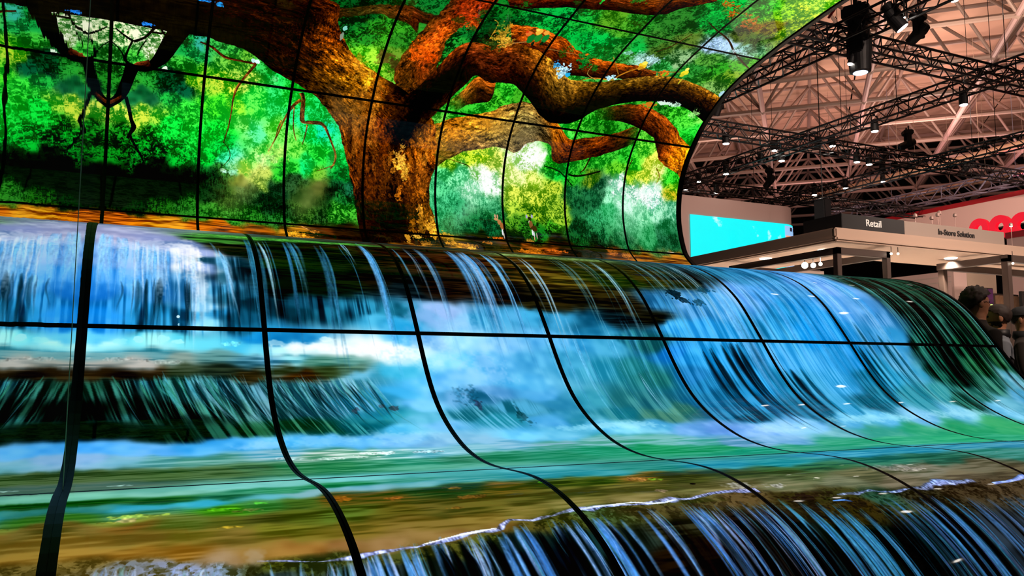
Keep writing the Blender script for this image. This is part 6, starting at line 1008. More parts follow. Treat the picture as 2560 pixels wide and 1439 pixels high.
# ---------------------------------------------------------------- spotlights hanging from the trusses
M_can = mat('black_lamp_body', (.006, .006, .007), .5, spec=.3); M_lens = mat('lit_lens', (1, .9, .78), .3, emit=42.); M_dim = mat('dark_lens', (.05, .05, .06), .15)
M_blue = mat('pale_blue_lens', (.6, .75, 1), .2, emit=1.6)
def spotlight(loc, lab, on=True, r=.085, h=.27, tilt=(0, 0), hang=None, power=0, top=6.66, snoot=0):
    """lens at loc, body above it"""
    root = tag(empty('spotlight', loc), lab, 'spotlight', 'spotlights on the trusses')
    if hang is None: hang = max(.04, top - (loc[2] + h + .09))
    bm = new(); Mx = Matrix.Rotation(tilt[0], 4, 'X') @ Matrix.Rotation(tilt[1], 4, 'Y')
    lathe(bm, [(r * .93, 0), (r, .004), (r, h * .62), (r * .86, h * .68), (r * .86, h * .95), (r * .6, h)], 20, Mx); link('lamp_body', bm, root, (M_can,), smooth=False)
    if snoot:
        bm = new(); rg = [[bm.verts.new((q_ * r * math.cos(2 * PI * i / 20), q_ * r * math.sin(2 * PI * i / 20), z_)) for i in range(20)] for q_, z_ in ((.95, .02), (.95, -r * .5), (.90, -r * .5), (.90, .02))]
        for a_, b_ in zip(rg, rg[1:]):
            for i in range(20): bm.faces.new((a_[i], a_[(i + 1) % 20], b_[(i + 1) % 20], b_[i]))
        link('snoot', bm, root, (M_can,))
    bm = new(); lathe(bm, [(r * .80, -.012), (r * .86, -.004), (r * .86, .0)], 20, Mx); link('lens', bm, root, (M_lens if on else M_dim,))
    bm = new(); box(bm, (-r - .012, -.012, h * .35), (-r - .003, .012, h + .09)); box(bm, (r + .003, -.012, h * .35), (r + .012, .012, h + .09)); box(bm, (-r - .012, -.012, h + .08), (r + .012, .012, h + .092)); link('yoke', bm, root, (M_can,))
    bm = new(); tube(bm, (0, 0, h + .09), (0, 0, h + .09 + hang), .02, 8); link('clamp', bm, root, (M_can,))
    if power:
        l = bpy.data.lights.new('spot_beam', 'SPOT'); l.energy = power; l.color = (1, .84, .68); l.spot_size = 1.3; l.spot_blend = .5; l.shadow_soft_size = .08
        lo = bpy.data.objects.new('spot_beam', l); COL.objects.link(lo); lo.parent = root; lo.location = (0, 0, -.03)
    return root
for loc, lab, on, pw in (
    ((13.293, 14.920, 6.534), 'lit black spotlight nearest the forest screen edge, under the mid truss', True, 0),
    ((15.550, 15.703, 6.836), 'lit black spotlight at the crossing of two trusses left of centre', True, 0),
    ((15.550, 17.607, 6.641), 'lit black spotlight hanging from the descending truss above the cyan screen', True, 0),
    ((15.550, 16.227, 6.622), 'unlit black spotlight between two lit ones on the descending truss', False, 0),
    ((15.750, 15.683, 6.579), 'lit black spotlight just right of the unlit one, hung lower', True, 0),
    ((16.241, 14.920, 6.794), 'unlit black spotlight right of the truss crossing', False, 0),
    ((16.742, 14.920, 6.896), 'lit black spotlight beside the unlit one right of the crossing', True, 0),
    ((16.408, 19.880, 7.003), 'bright small spotlight close to the forest screen edge on the farthest truss', True, 0),
    ((15.899, 19.880, 6.714), 'tiny bright spotlight touching the forest screen edge, lowest on the left', True, 0),
    ((17.080, 19.880, 6.716), 'tiny bright spotlight just above the curved cyan screen booth', True, 0),
    ((20.350, 19.065, 6.800), 'bright white spotlight below the far truss, left of the dark sign', True, 0),
    ((20.350, 17.812, 6.761), 'lit spotlight on the far truss straight above the dark sign', True, 0),
    ((15.550, 12.604, 6.495), 'lit black spotlight under the long middle truss, left of the pink tube', True, 0),
    ((15.550, 10.461, 6.450), 'lit large black spotlight at the right on the middle truss', True, 0),
    ((17.584, 14.920, 6.573), 'lit black spotlight left one of the pair under the far crossing truss', True, 0),
    ((18.032, 14.920, 6.559), 'lit black spotlight right one of the pair under the far crossing truss', True, 0),
    ((24.600, 19.996, 7.866), 'bright white spotlight under the beige duct with pink light', True, 0),
    ((20.350, 16.447, 7.070), 'small unlit spotlight on the far truss above the beige duct', False, 0),
    ((11.450, 8.576, 6.643), 'left one of the two tilted bright lamps at the top near truss', True, 0),
    ((11.450, 8.539, 6.517), 'right one of the two tilted bright lamps at the top near truss', True, 0),
    ((15.550, 10.525, 8.657), 'bright lamp cut by the top edge of the picture', True, 0)):
    near = 'two tilted' in lab
    spotlight(loc, lab, on, .11 if near else .085, .36 if near else .27, (-.4, -.5) if near else (0, 0), None, pw, 7.88 if 'beige duct with' in lab else 6.66)
# lamps of the aisle truss, seen as glints on the wave
for i, x in enumerate((8.9, 9.6, 10.5, 11.65, 12.87, 14.0, 15.6, 17.2)):
    spotlight((x, 5.3, 6.4), 'aisle spotlight over the wave, number %s from the mirror side' % ('one', 'two', 'three', 'four', 'five', 'six', 'seven', 'eight')[i], True, .10, .28, (0, 0), None, 60, snoot=1)
for i, (x, y, r) in enumerate(((10.03, 3.35, .15), (11.05, -.32, .11))):
    spotlight((x, y, 6.4), 'wide round floodlamp hung over the aisle before the wave, %s' % ('nearest the wave', 'farthest from the wave')[i], True, r, .3, (0, 0), None, 120, snoot=1)
truss('lighting_truss', 'black lighting truss over the aisle carrying the wide floodlamps', (9.3, 3.0), (11.3, -1.0))
# the large moving head and the other moving fixtures
def moving_head(loc, lab, s=1., rz=0., tilt=0., lit=False):
    root = tag(empty('moving_head_light', loc, rz), lab, 'stage light', 'moving head stage lights'); root.scale = (s, s, s)
    sg = 1
    bm = new(); box(bm, (-.17, -.15, .30), (.17, .15, .46), .03); link('base_box', bm, root, (M_can,))
    for sx in (-1, 1):
        bm = new(); box(bm, (sx * .15 - .03, -.07, -.10), (sx * .15 + .03, .07, .32), .015); link('yoke_arm', bm, root, (M_can,))
    bm = new(); Mx = Matrix.Rotation(tilt, 4, 'X')
    lathe(bm, [(.085, -.30), (.115, -.29), (.125, -.12), (.135, -.02), (.14, .10), (.11, .22), (.06, .25)], 24, Mx); hd = link('lamp_head', bm, root, (M_can,))
    bm = new(); lathe(bm, [(.07, -.31), (.08, -.305), (.08, -.295)], 20, Mx); link('lens', bm, root, (M_blue if lit else M_dim,))
    for sx in (-.1, .1): bm = new(); tube(bm, (sx, 0, .46), (sx, 0, .58), .025, 8); link('clamp', bm, root, (M_can,))
    return root
moving_head((11.700, 9.594, 6.641), 'large black moving head light hanging at the near truss', 1.5, .5, .0, lit=True)
moving_head((13.415, 9.750, 7.274), 'black moving head light standing tilted on the truss right of the large one', .8, .3, .9)
moving_head((12.829, 14.600, 7.308), 'black moving head fixture against the forest screen edge', .8, .2, .4)
moving_head((19.110, 19.700, 7.267), 'dark moving head on the farthest truss above the cyan screen', .85, .6, .7)
moving_head((20.200, 15.436, 7.507), 'black projector lying on the truss corner at mid right', .85, 1.0, 1.2)
moving_head((26.400, 18.101, 8.116), 'dark fixture above the silver truss at the right', .8, .4, .8)
spotlight((11.500, 9.617, 6.319), 'small lit lamp clamped to the left side of the large moving head', True, .055, .2, (.1, .25), .1)
# red clamp marker
t = tag(empty('truss_clamp', (11.600, 10.063, 7.412)), 'red safety clamp on the near truss by the screen top', 'clamp'); bm = new(); tube(bm, (-.03, .05, -.07), (.03, -.05, .07), .022, 10); link('clamp_tube', bm, t, (mat('red_paint', srgb('e04048'), .4),)); bm = new(); tube(bm, (.03, -.05, -.07), (.05, -.06, -.12), .008, 8); link('clamp_bolt', bm, t, (M_silver,))
# ---------------------------------------------------------------- booth with the curved cyan screen
M_white = mat('white_booth_paint', srgb('b89c96'), .6); M_led = bpy.data.materials.new('cyan_sky_display'); M_led.use_nodes = True; nt = M_led.node_tree; b = nt.nodes['Principled BSDF']
tc = nt.nodes.new('ShaderNodeTexCoord'); n1 = nt.nodes.new('ShaderNodeTexNoise'); n1.inputs['Scale'].default_value = 1.1; n1.inputs['Detail'].default_value = 5; n1.inputs['Roughness'].default_value = .6
rp = nt.nodes.new('ShaderNodeValToRGB'); e = rp.color_ramp.elements; e[0].position = .30; e[0].color = (0, .55, .95, 1); e[1].position = .40; e[1].color = (0, .95, .98, 1); x = e.new(.60); x.color = (.0, .98, 1, 1); x = e.new(.70); x.color = (1, 1, 1, 1)
nt.links.new(tc.outputs['Object'], n1.inputs['Vector']); nt.links.new(n1.outputs['Fac'], rp.inputs['Fac']); nt.links.new(rp.outputs['Color'], b.inputs['Emission Color']); b.inputs['Emission Strength'].default_value = 1; b.inputs['Base Color'].default_value = (0, 0, 0, 1)
def curved(bm, x0, x1, y, r, z0, z1, d=0., xs=None):
    """wall along x that turns back round its right corner; d pushes it towards the aisle"""
    P = [(x, y - d) for x in np.linspace(xs if xs is not None else x0, x1 - r, 16)] + [(x1 - r + (r + d) * math.sin(a), y + r - (r + d) * math.cos(a)) for a in np.linspace(0, PI / 2, 12)[1:]] + [(x1 + d, y + r + 3)]
    lo = [bm.verts.new((a, b_, z0)) for a, b_ in P]; hi = [bm.verts.new((a, b_, z1)) for a, b_ in P]
    for i in range(len(P) - 1): bm.faces.new((lo[i], lo[i + 1], hi[i + 1], hi[i]))
    return lo, hi
kiosk = tag(empty('screen_booth', (16, 18, 0)), 'white round-cornered booth tower with a long cyan sky screen', 'booth')
bm = new(); lo, hi = curved(bm, 11, 18.62, 17.9, .75, 0, 6.0); bm.faces.new(hi + [bm.verts.new((11, 21.65, 6.0))]); bmesh.ops.translate(bm, vec=(-16, -18, 0), verts=bm.verts); link('booth_wall', bm, kiosk, (M_white,))
sx = (14.481, 17.870, 5.466); bm = new()
curved(bm, 0, 18.62, 17.9, .75, 3.6, sx[2], .03, sx[0]); bmesh.ops.translate(bm, vec=(-16, -18, 0), verts=bm.verts); bmesh.ops.delete(bm, geom=[f for f in bm.faces if f.calc_center_median().y > .9], context='FACES'); link('cyan_screen', bm, kiosk, (M_led,))
# the building shown at the screen's right end
M_tow = mat('shown_tower', srgb('88b8e8'), .5, emit=.9); M_tow2 = mat('shown_tower_window', srgb('20305a'), .5); M_tow3 = mat('shown_tower_band', srgb('e89878'), .5, emit=.9)
def arc_patch(name, a0, a1, z0, z1, d, m, par):
    bm = new(); P = [(17.87 + (.75 + d) * math.sin(a) - 16, 18.65 - (.75 + d) * math.cos(a) - 18) for a in np.linspace(a0, a1, 8)]
    for i in range(7): bm.faces.new([bm.verts.new((P[q][0], P[q][1], z)) for q, z in ((i, z0), (i + 1, z0), (i + 1, z1), (i, z1))])
    bmesh.ops.remove_doubles(bm, verts=bm.verts, dist=1e-5); return link(name, bm, par, (m,))
ts = arc_patch('tower_picture', .02, 1.45, 3.62, sx[2] - .05, .04, M_tow, kiosk)
for k in range(4): arc_patch('tower_window', .3 + k * .28, .48 + k * .28, sx[2] - .2, sx[2] - .09, .05, M_tow2, ts)
for za, zb in ((.42, .34), (.62, .59)): arc_patch('tower_band', .06, 1.4, sx[2] - za, sx[2] - zb, .05, M_tow3, ts)
# ---------------------------------------------------------------- the canopy booth with the two sign boxes
M_can_w = mat('canopy_white', srgb('b89e8c'), .55); M_frame = mat('brown_metal_frame', srgb('42342e'), .5); M_down = mat('downlight_disc', (1, .92, .8), .4, emit=9.); M_pale = mat('pale_booth_floor', srgb('d8d0c8'), .6)
M_signk = mat('black_sign_box', srgb('18181a'), .5); M_signg = mat('grey_sign_box', srgb('9a8a80'), .6); M_let_w = mat('pale_lettering', srgb('d8d0c8'), .5, emit=.35); M_let_k = mat('dark_lettering', srgb('1c1a1c'), .5)
can = tag(empty('booth_canopy', (9.7, 8.42, 3)), 'white L-shaped canopy with downlights over the retail booth', 'canopy')
def cbox(name, a, b, m, bev=0., par=None):
    bm = new(); box(bm, Vector(a) - Vector((9.7, 8.42, 3)), Vector(b) - Vector((9.7, 8.42, 3)), bev); return link(name, bm, par or can, (m,))
cbox('fascia', (9.70, 8.42, 3.02), (18.4, 8.5, 3.19), M_can_w, .02); cbox('fascia', (9.70, 8.44, 3.02), (9.78, 15.5, 3.19), M_can_w, .02)
cbox('fascia_lip', (9.66, 8.37, 2.985), (18.4, 8.47, 3.06), M_can_w, .025); cbox('fascia_lip', (9.66, 8.40, 2.985), (9.76, 15.5, 3.06), M_can_w, .025)
cbox('soffit', (9.72, 8.45, 3.0), (18.4, 9.72, 3.03), M_can_w); cbox('soffit', (9.72, 9.72, 3.0), (11.2, 15.5, 3.03), M_can_w)
cbox('canopy_roof', (9.74, 8.47, 3.15), (18.4, 9.72, 3.185), M_can_w); cbox('canopy_roof', (9.74, 9.72, 3.15), (11.2, 15.5, 3.185), M_can_w)
for x, y, _ in ((10.267, 9.185, 2.990), (10.107, 10.282, 2.990), (12.827, 8.940, 2.990), (15.6, 9.05, 2.99), (17.4, 9.05, 2.99)):
    bm = new(); lathe(bm, [(.085, .0), (.09, .004), (.1, .012)], 24, Matrix.Translation((x - 9.7, y - 8.42, -.016))); link('downlight', bm, can, (M_down,))
    l = bpy.data.lights.new('downlight_beam', 'SPOT'); l.energy = 900; l.color = (1, .85, .68); l.spot_size = 2.2; l.spot_blend = .6; l.shadow_soft_size = .08
    lo_ = bpy.data.objects.new('downlight_beam', l); lo_.location = (x - 9.7, y - 8.42, -.04); lo_.parent = can; COL.objects.link(lo_)
bf = tag(empty('booth_platform', (14, 10.5, 0)), 'pale raised booth floor below the canopy', 'platform'); bm = new(); box(bm, (-4.6, -3.0, 0), (4.3, 5.5, .06), .01); link('platform_deck', bm, bf, (M_pale,)); bm = new(); box(bm, (-4.62, -3.03, .01), (4.3, -3.0, .05)); link('platform_edge', bm, bf, (M_silver,))
def letters(name, txt, size, parent, loc, m, ext=.004, bold=0.):
    cu_ = bpy.data.curves.new(name, 'FONT'); cu_.body = txt; cu_.size = size; cu_.extrude = ext; cu_.offset = bold; cu_.align_x = 'CENTER'; cu_.align_y = 'CENTER'; cu_.materials.append(m)
    tmp = bpy.data.objects.new('tmp', cu_); COL.objects.link(tmp); me = bpy.data.meshes.new_from_object(tmp.evaluated_get(bpy.context.evaluated_depsgraph_get())); bpy.data.objects.remove(tmp)
    o = bpy.data.objects.new(name, me); COL.objects.link(o); o['kind'] = 'stuff'; o.rotation_euler = (PI / 2, 0, 0); o.location = loc; o.parent = parent; return o
sb = tag(empty('retail_sign', (9.97, 8.55, 3.19)), 'black sign box reading Retail on top of the canopy', 'sign'); bm = new(); box(bm, (0, 0, 0), (1.31, .75, .245), .006); link('sign_box', bm, sb, (M_signk,)); letters('lettering', 'Retail', .145, sb, (.645, -.006, .135), M_let_w, bold=.0015)
sg_ = tag(empty('store_sign', (11.285, 8.56, 3.19)), 'grey sign box reading In-Store Solution on the canopy', 'sign'); bm = new(); box(bm, (0, 0, 0), (2.37, .74, .24), .006); link('sign_box', bm, sg_, (M_signg,)); letters('lettering', 'In-Store Solution', .125, sg_, (1.185, -.006, .125), M_let_k, bold=.002)
fr = tag(empty('portal_frame', (9.6, 8.36, 0)), 'brown metal portal frame standing under the canopy corner', 'frame')
def fbox(root, name, a, b): bm = new(); o = root.location; box(bm, Vector(a) - o, Vector(b) - o, .004); return link(name, bm, root, (M_frame,))
for x, y in ((9.80, 8.50), (10.80, 8.50), (9.80, 10.75), (10.80, 10.75)): fbox(fr, 'post', (x, y, .06), (x + .085, y + .085, 2.9))
fbox(fr, 'beam', (9.80, 8.50, 2.82), (10.885, 8.585, 2.92)); fbox(fr, 'beam', (9.80, 10.75, 2.82), (10.885, 10.835, 2.92)); fbox(fr, 'beam', (9.80, 8.50, 2.82), (9.885, 10.83, 2.92)); fbox(fr, 'beam', (10.80, 8.50, 2.82), (10.885, 10.83, 2.92))
fr2 = tag(empty('portal_frame', (12.8, 7.96, 0)), 'brown metal portal frame at the right, beside the slatted panel', 'frame')
for x, y in ((12.80, 7.98), (12.84, 9.1), (15.6, 7.98), (15.6, 9.1)): fbox(fr2, 'post', (x, y, .06), (x + .1, y + .1, 2.88))
fbox(fr2, 'beam', (12.80, 7.98, 2.82), (15.7, 8.08, 2.93)); fbox(fr2, 'beam', (12.82, 9.1, 2.82), (15.7, 9.2, 2.93)); fbox(fr2, 'beam', (12.81, 7.98, 2.82), (12.91, 9.2, 2.93)); fbox(fr2, 'beam', (15.6, 7.98, 2.82), (15.7, 9.2, 2.93))
# pendant lamps, lit panels and counters seen below the canopy
M_pend = mat('glowing_pendant', (1, .86, .66), .4, emit=8.); M_pan = mat('lit_white_panel', (1, .86, .86), .5, emit=.9); M_org = mat('orange_panel', srgb('c86038'), .5, emit=.25); M_grey = mat('grey_wall_paint', srgb('a89890'), .7); M_tan = mat('tan_wall_paint', srgb('9c8878'), .7); M_wood = mat('slat_wood', srgb('8a6850'), .6, vary=.2, bscale=6)
for i, (p, r) in enumerate((((10.103, 9.426, 2.780), .05), ((10.221, 9.370, 2.780), .04), ((10.272, 9.273, 2.790), .028))):
    t = tag(empty('pendant_lamp', p), 'glowing round pendant lamp, %s of the three under the canopy' % ('largest and leftmost', 'middle one', 'smallest and rightmost')[i], 'lamp', 'pendant lamps')
    bm = new(); bmesh.ops.create_icosphere(bm, subdivisions=3, radius=r); link('glass_globe', bm, t, (M_pend,), smooth=True); bm = new(); tube(bm, (0, 0, r), (0, 0, .2), .006, 6); link('cord', bm, t, (M_can,))
for i, p in enumerate(((10.843, 8.450, 2.879), (10.988, 8.450, 2.888), (12.887, 7.950, 2.792))):
    t = tag(empty('frame_lamp', p), 'tiny white spot lamp on the portal frame, %s' % ('left side of its right post', 'right side of its right post', 'beside the slatted panel')[i], 'lamp', 'portal frame lamps'); bm = new(); bmesh.ops.create_icosphere(bm, subdivisions=2, radius=.018); link('lamp_bulb', bm, t, (M_pend,)); bm = new(); tube(bm, (0, 0, .01), (0, 0, .19), .006, 6); link('bracket', bm, t, (M_frame,))
def board(name, lab, cat, x0, x1, y, z0, z1, m, th=.06):
    t = tag(empty(name, ((x0 + x1) / 2, y, z0)), lab, cat); bm = new(); box(bm, (-(x1 - x0) / 2, 0, 0), ((x1 - x0) / 2, th, z1 - z0), .004); link('board', bm, t, (m,)); return t
pa, pb = (15.665, 17.000, 3.870), (17.027, 17.000, 3.944); t = board('lit_panel', 'backlit white panel low under the canopy at the left', 'panel', pa[0], pb[0], 17, 0, 3.05, M_pan); bm = new(); box(bm, (-1.2, -.02, 3.02), (.4, .08, 3.09)); link('panel_cap', bm, t, (M_frame,))
pa, pb = (16.945, 16.900, 3.928), (17.163, 16.900, 3.940); t = board('orange_panel', 'small orange panel right of the backlit white panel', 'panel', pa[0], pb[0], 16.9, 0, 3.2, M_org); bm = new(); bmesh.ops.create_icosphere(bm, subdivisions=2, radius=.05, matrix=Matrix.Translation((0, -.03, 2.75))); link('wall_light', bm, t, (M_pend,))
# grey counter below the pendants
pa, pb = (14.022, 13.600, 3.391), (14.890, 13.600, 3.438); t = board('bar_back', 'low grey shelf unit below the pendant lamps', 'shelf', pa[0], pb[0], 13.6, 0, pa[2] + .03, M_grey, .3); bm = new(); box(bm, (-.3, -.02, pa[2] + .03), (.3, .32, pa[2] + .05)); link('shelf_top', bm, t, (M_frame,))
# curved white counter wall at mid right
ct = tag(empty('curved_counter', (14.5, 13, 0)), 'long white curved counter wall seen between the portal frames', 'counter'); bm = new(); P = []
for k in range(19):
    f = k / 18; q = (16.868, 14.000, 3.357); r_ = (17.061, 12.000, 3.417); P.append((q[0] + (r_[0] + .4 - q[0]) * f, q[1] + (r_[1] - q[1]) * f - .5 * math.sin(f * PI), q[2] + (r_[2] - q[2]) * f))
lo = [bm.verts.new((x - 14.5, y - 13, .06)) for x, y, z in P]; hi = [bm.verts.new((x - 14.5, y - 13, z)) for x, y, z in P]; hb = [bm.verts.new((x - 14.5, y - 12.6, z)) for x, y, z in P]
for i in range(18): bm.faces.new((lo[i], lo[i + 1], hi[i + 1], hi[i])); bm.faces.new((hi[i], hi[i + 1], hb[i + 1], hb[i]))
link('counter_front', bm, ct, (M_white,))
for z in (.12, .24):
    bm = new(); ring = [[bm.verts.new((a[0] - 14.5, a[1] - 13 + dy, a[2] - z + dz)) for dy, dz in ((0, -.012), (-.02, -.012), (-.02, .012), (0, .012))] for a in P]
    for u, w in zip(ring, ring[1:]):
        for i in range(4): bm.faces.new((u[i], u[(i + 1) % 4], w[(i + 1) % 4], w[i]))
    link('counter_rib', bm, ct, (M_grey,))
# right room: walls, bright strip, slatted panel, screen
pa, pb = (15.151, 10.600, 2.998), (15.539, 10.600, 3.018); t = board('partition_wall', 'light grey partition wall right of the second frame post', 'partition', pa[0], pb[0], 10.6, 0, 3.2, M_white); bm = new(); box(bm, (-.25, -.02, 0), (.25, 0, .1)); link('skirting', bm, t, (M_frame,))
pa, pb = (15.680, 10.700, 3.036), (16.576, 10.700, 3.082); t = board('partition_wall', 'tan partition wall behind the purple display', 'partition', pa[0], pb[0], 10.7, 0, 3.2, M_tan); bm = new(); box(bm, (-.5, -.02, 0), (.5, 0, .1)); link('skirting', bm, t, (M_frame,))
pa, pb = (16.091, 10.400, 3.025), (16.140, 10.400, 3.027); t = board('light_column', 'narrow bright vertical light strip between tan wall and slats', 'light', pa[0], pb[0], 10.4, 0, 2.6, mat('warm_strip', (1, .82, .6), .4, emit=1.5), .05); bm = new(); box(bm, (-.04, 0, 2.6), (.04, .06, 2.65)); link('end_cap', bm, t, (M_frame,))
pa, pb = (15.841, 10.200, 2.990), (16.550, 10.200, 3.026); t = tag(empty('slatted_panel', (pa[0], 10.2, 0)), 'brown panel of narrow vertical wooden slats at the right', 'panel'); wdt = pb[0] - pa[0]; bm = new(); box(bm, (0, .05, 0), (wdt, .1, 2.66)); link('backing', bm, t, (M_frame,))
bm = new(); box(bm, (0, 0, 0), (wdt / 26 * .62, .05, 2.62)); sm = bpy.data.meshes.new('slat'); bm.to_mesh(sm); bm.free(); sm.materials.append(M_wood)
for k in range(26): link('slat', sm, t, (), (k * wdt / 26, 0, 0))
pa = (16.262, 10.000, 2.990); t = board('dark_partition', 'dark panel cut by the right picture edge behind the slats', 'partition', pa[0], pa[0] + 1.5, 10.0, 0, 2.7, M_signk); bm = new(); box(bm, (-.7, -.02, 0), (.7, 0, .1)); link('skirting', bm, t, (M_frame,))
pa, pb = (14.568, 9.900, 2.700), (15.274, 9.900, 2.288); t = tag(empty('purple_display', (pa[0], 9.9, pb[2])), 'purple display with green writing behind the visitors', 'display'); W_, H_ = pb[0] - pa[0], pa[2] - pb[2]
bm = new(); box(bm, (0, 0, -.3), (W_, .05, H_), .006); link('display_body', bm, t, (M_signk,)); bm = new(); box(bm, (W_ * .4, .05, -.05), (W_ * .6, .78, .1)); link('wall_bracket', bm, t, (M_signk,)); bm = new(); box(bm, (.02, -.006, -.28), (W_ - .02, 0, H_ - .02)); link('picture', bm, t, (mat('purple_picture', srgb('3a0c3c'), .4, emit=.7),))
M_lime = mat('lime_text', srgb('c8f088'), .4, emit=1.0)
for k, (x, w_) in enumerate(((.05, .06), (.12, .05), (.18, .05), (.245, .03), (.30, .05))): bm = new(); box(bm, (x * W_ / .55, -.01, H_ - .12), ((x + w_) * W_ / .55, -.006, H_ - .045)); link('green_text', bm, t, (M_lime,))
bm = new(); box(bm, (W_ * .68, -.01, H_ - .28), (W_ * .70, -.006, H_ - .02)); link('white_line', bm, t, (M_let_w,)); bm = new()
for k in range(14):
    a0, a1 = PI * (.35 + .055 * k), PI * (.35 + .055 * (k + 1)); c = Vector((W_ * .86, -.008, H_ - .42)); tube(bm, c + Vector((.085 * math.cos(a0), 0, .11 * math.sin(a0))), c + Vector((.085 * math.cos(a1), 0, .11 * math.sin(a1))), .014, 6)
o = link('green_arc', bm, t, (M_lime,)); o['kind'] = 'stuff'
# red and white banner beam, red round letters and their booth
M_red = mat('red_paint_band', srgb('a81822'), .5); M_redl = mat('red_letter', srgb('f01830'), .4, emit=.8); M_ban = mat('banner_white', srgb('e8c0b8'), .6)
bb = tag(empty('banner_beam', (26.6, 15, 6.5)), 'long white banner beam with a red top edge', 'banner'); bm = new(); box(bm, (0, -7, -.55), (.25, 8, .42)); link('beam_face', bm, bb, (M_ban,)); bm = new(); box(bm, (-.012, -7, .36), (.26, 8, .52)); link('red_edge', bm, bb, (M_red,))
for i, (px_, rr) in enumerate((((20.000, 13.333, 4.744), .26), ((20.000, 12.791, 4.716), .28), ((20.000, 12.228, 4.663), .31))):
    t = tag(empty('red_letter', px_), 'round red letter above the store sign, %s' % ('leftmost and half hidden', 'middle one with a small hole', 'rightmost, cut by the picture edge')[i], 'letter', 'round red sign letters'); bm = new()
    for k in range(28):
        a0, a1 = 2 * PI * k / 28, 2 * PI * (k + 1) / 28
        q = []
        for (rad, dx) in ((rr, -.06), (rr * .38, -.06), (rr * .38, .06), (rr, .06)):
            q.append([bm.verts.new((dx, rad * math.cos(a), rad * math.sin(a))) for a in (a0, a1)])
        for s_ in range(4): bm.faces.new((q[s_][0], q[s_][1], q[(s_ + 1) % 4][1], q[(s_ + 1) % 4][0]))
    bmesh.ops.remove_doubles(bm, verts=bm.verts, dist=1e-4); link('letter_ring', bm, t, (M_redl,)); bm = new(); tube(bm, (0, 0, -rr), (0, 0, -px_[2]), .03, 8); link('stem', bm, t, (M_frame,))
pa = (19.000, 12.012, 4.303); rb = tag(empty('red_booth', (19, 7.5, 0)), 'white booth with a red top band below the red letters', 'booth'); bm = new(); box(bm, (0, -4, 0), (2, pa[1] - 7.5, pa[2] - .08)); link('booth_wall', bm, rb, (M_ban,)); bm = new(); box(bm, (-.02, -4, pa[2] - .08), (2.02, pa[1] - 7.5 + .02, pa[2] + .06)); link('red_band', bm, rb, (M_red,))
# chrome spot lamps in front of the banner beam
M_chrome = mat('pale_lamp_shell', srgb('d8b8b0'), .3, metal=.4)
for i, px_ in enumerate(((12.619, 9.400, 3.769), (13.025, 9.400, 3.761), (13.181, 9.400, 3.830), (13.225, 9.400, 3.869), (13.625, 9.400, 3.860), (15.142, 9.400, 3.809))):
    t = tag(empty('track_lamp', px_), 'small pale stem lamp %s' % ('leftmost before the banner beam', 'second of the stem lamps, hung lowest', 'third stem lamp, left of a close pair', 'right lamp of the close pair', 'fifth stem lamp right of the pair', 'bright one in front of the red letters')[i], 'lamp', 'stem lamps')
    bm = new(); lathe(bm, [(.028, -.025), (.034, -.02), (.032, .02), (.015, .04)], 14); link('lamp_shell', bm, t, (M_chrome,)); bm = new(); tube(bm, (0, 0, -.02), (0, 0, 3.185 - px_[2]), .006, 6); link('stem', bm, t, (M_chrome,)); bm = new(); lathe(bm, [(.022, -.028), (.025, -.026)], 12); link('lens', bm, t, (M_lens if i == 5 else M_dim,))
# black speaker hanging left of the sign
t = tag(empty('hanging_speaker', (16.000, 14.617, 5.114)), 'black loudspeaker hanging left of the retail sign', 'speaker'); bm = new(); box(bm, (-.12, -.17, -.25), (.12, .17, .25), .02); link('cabinet', bm, t, (M_can,)); bm = new(); box(bm, (-.13, -.15, -.22), (-.12, .15, .22)); link('grille', bm, t, (M_cover,)); bm = new(); tube(bm, (0, 0, .25), (0, 0, 12 - t.location.z), .012, 6); link('hanging_cable', bm, t, (M_can,))
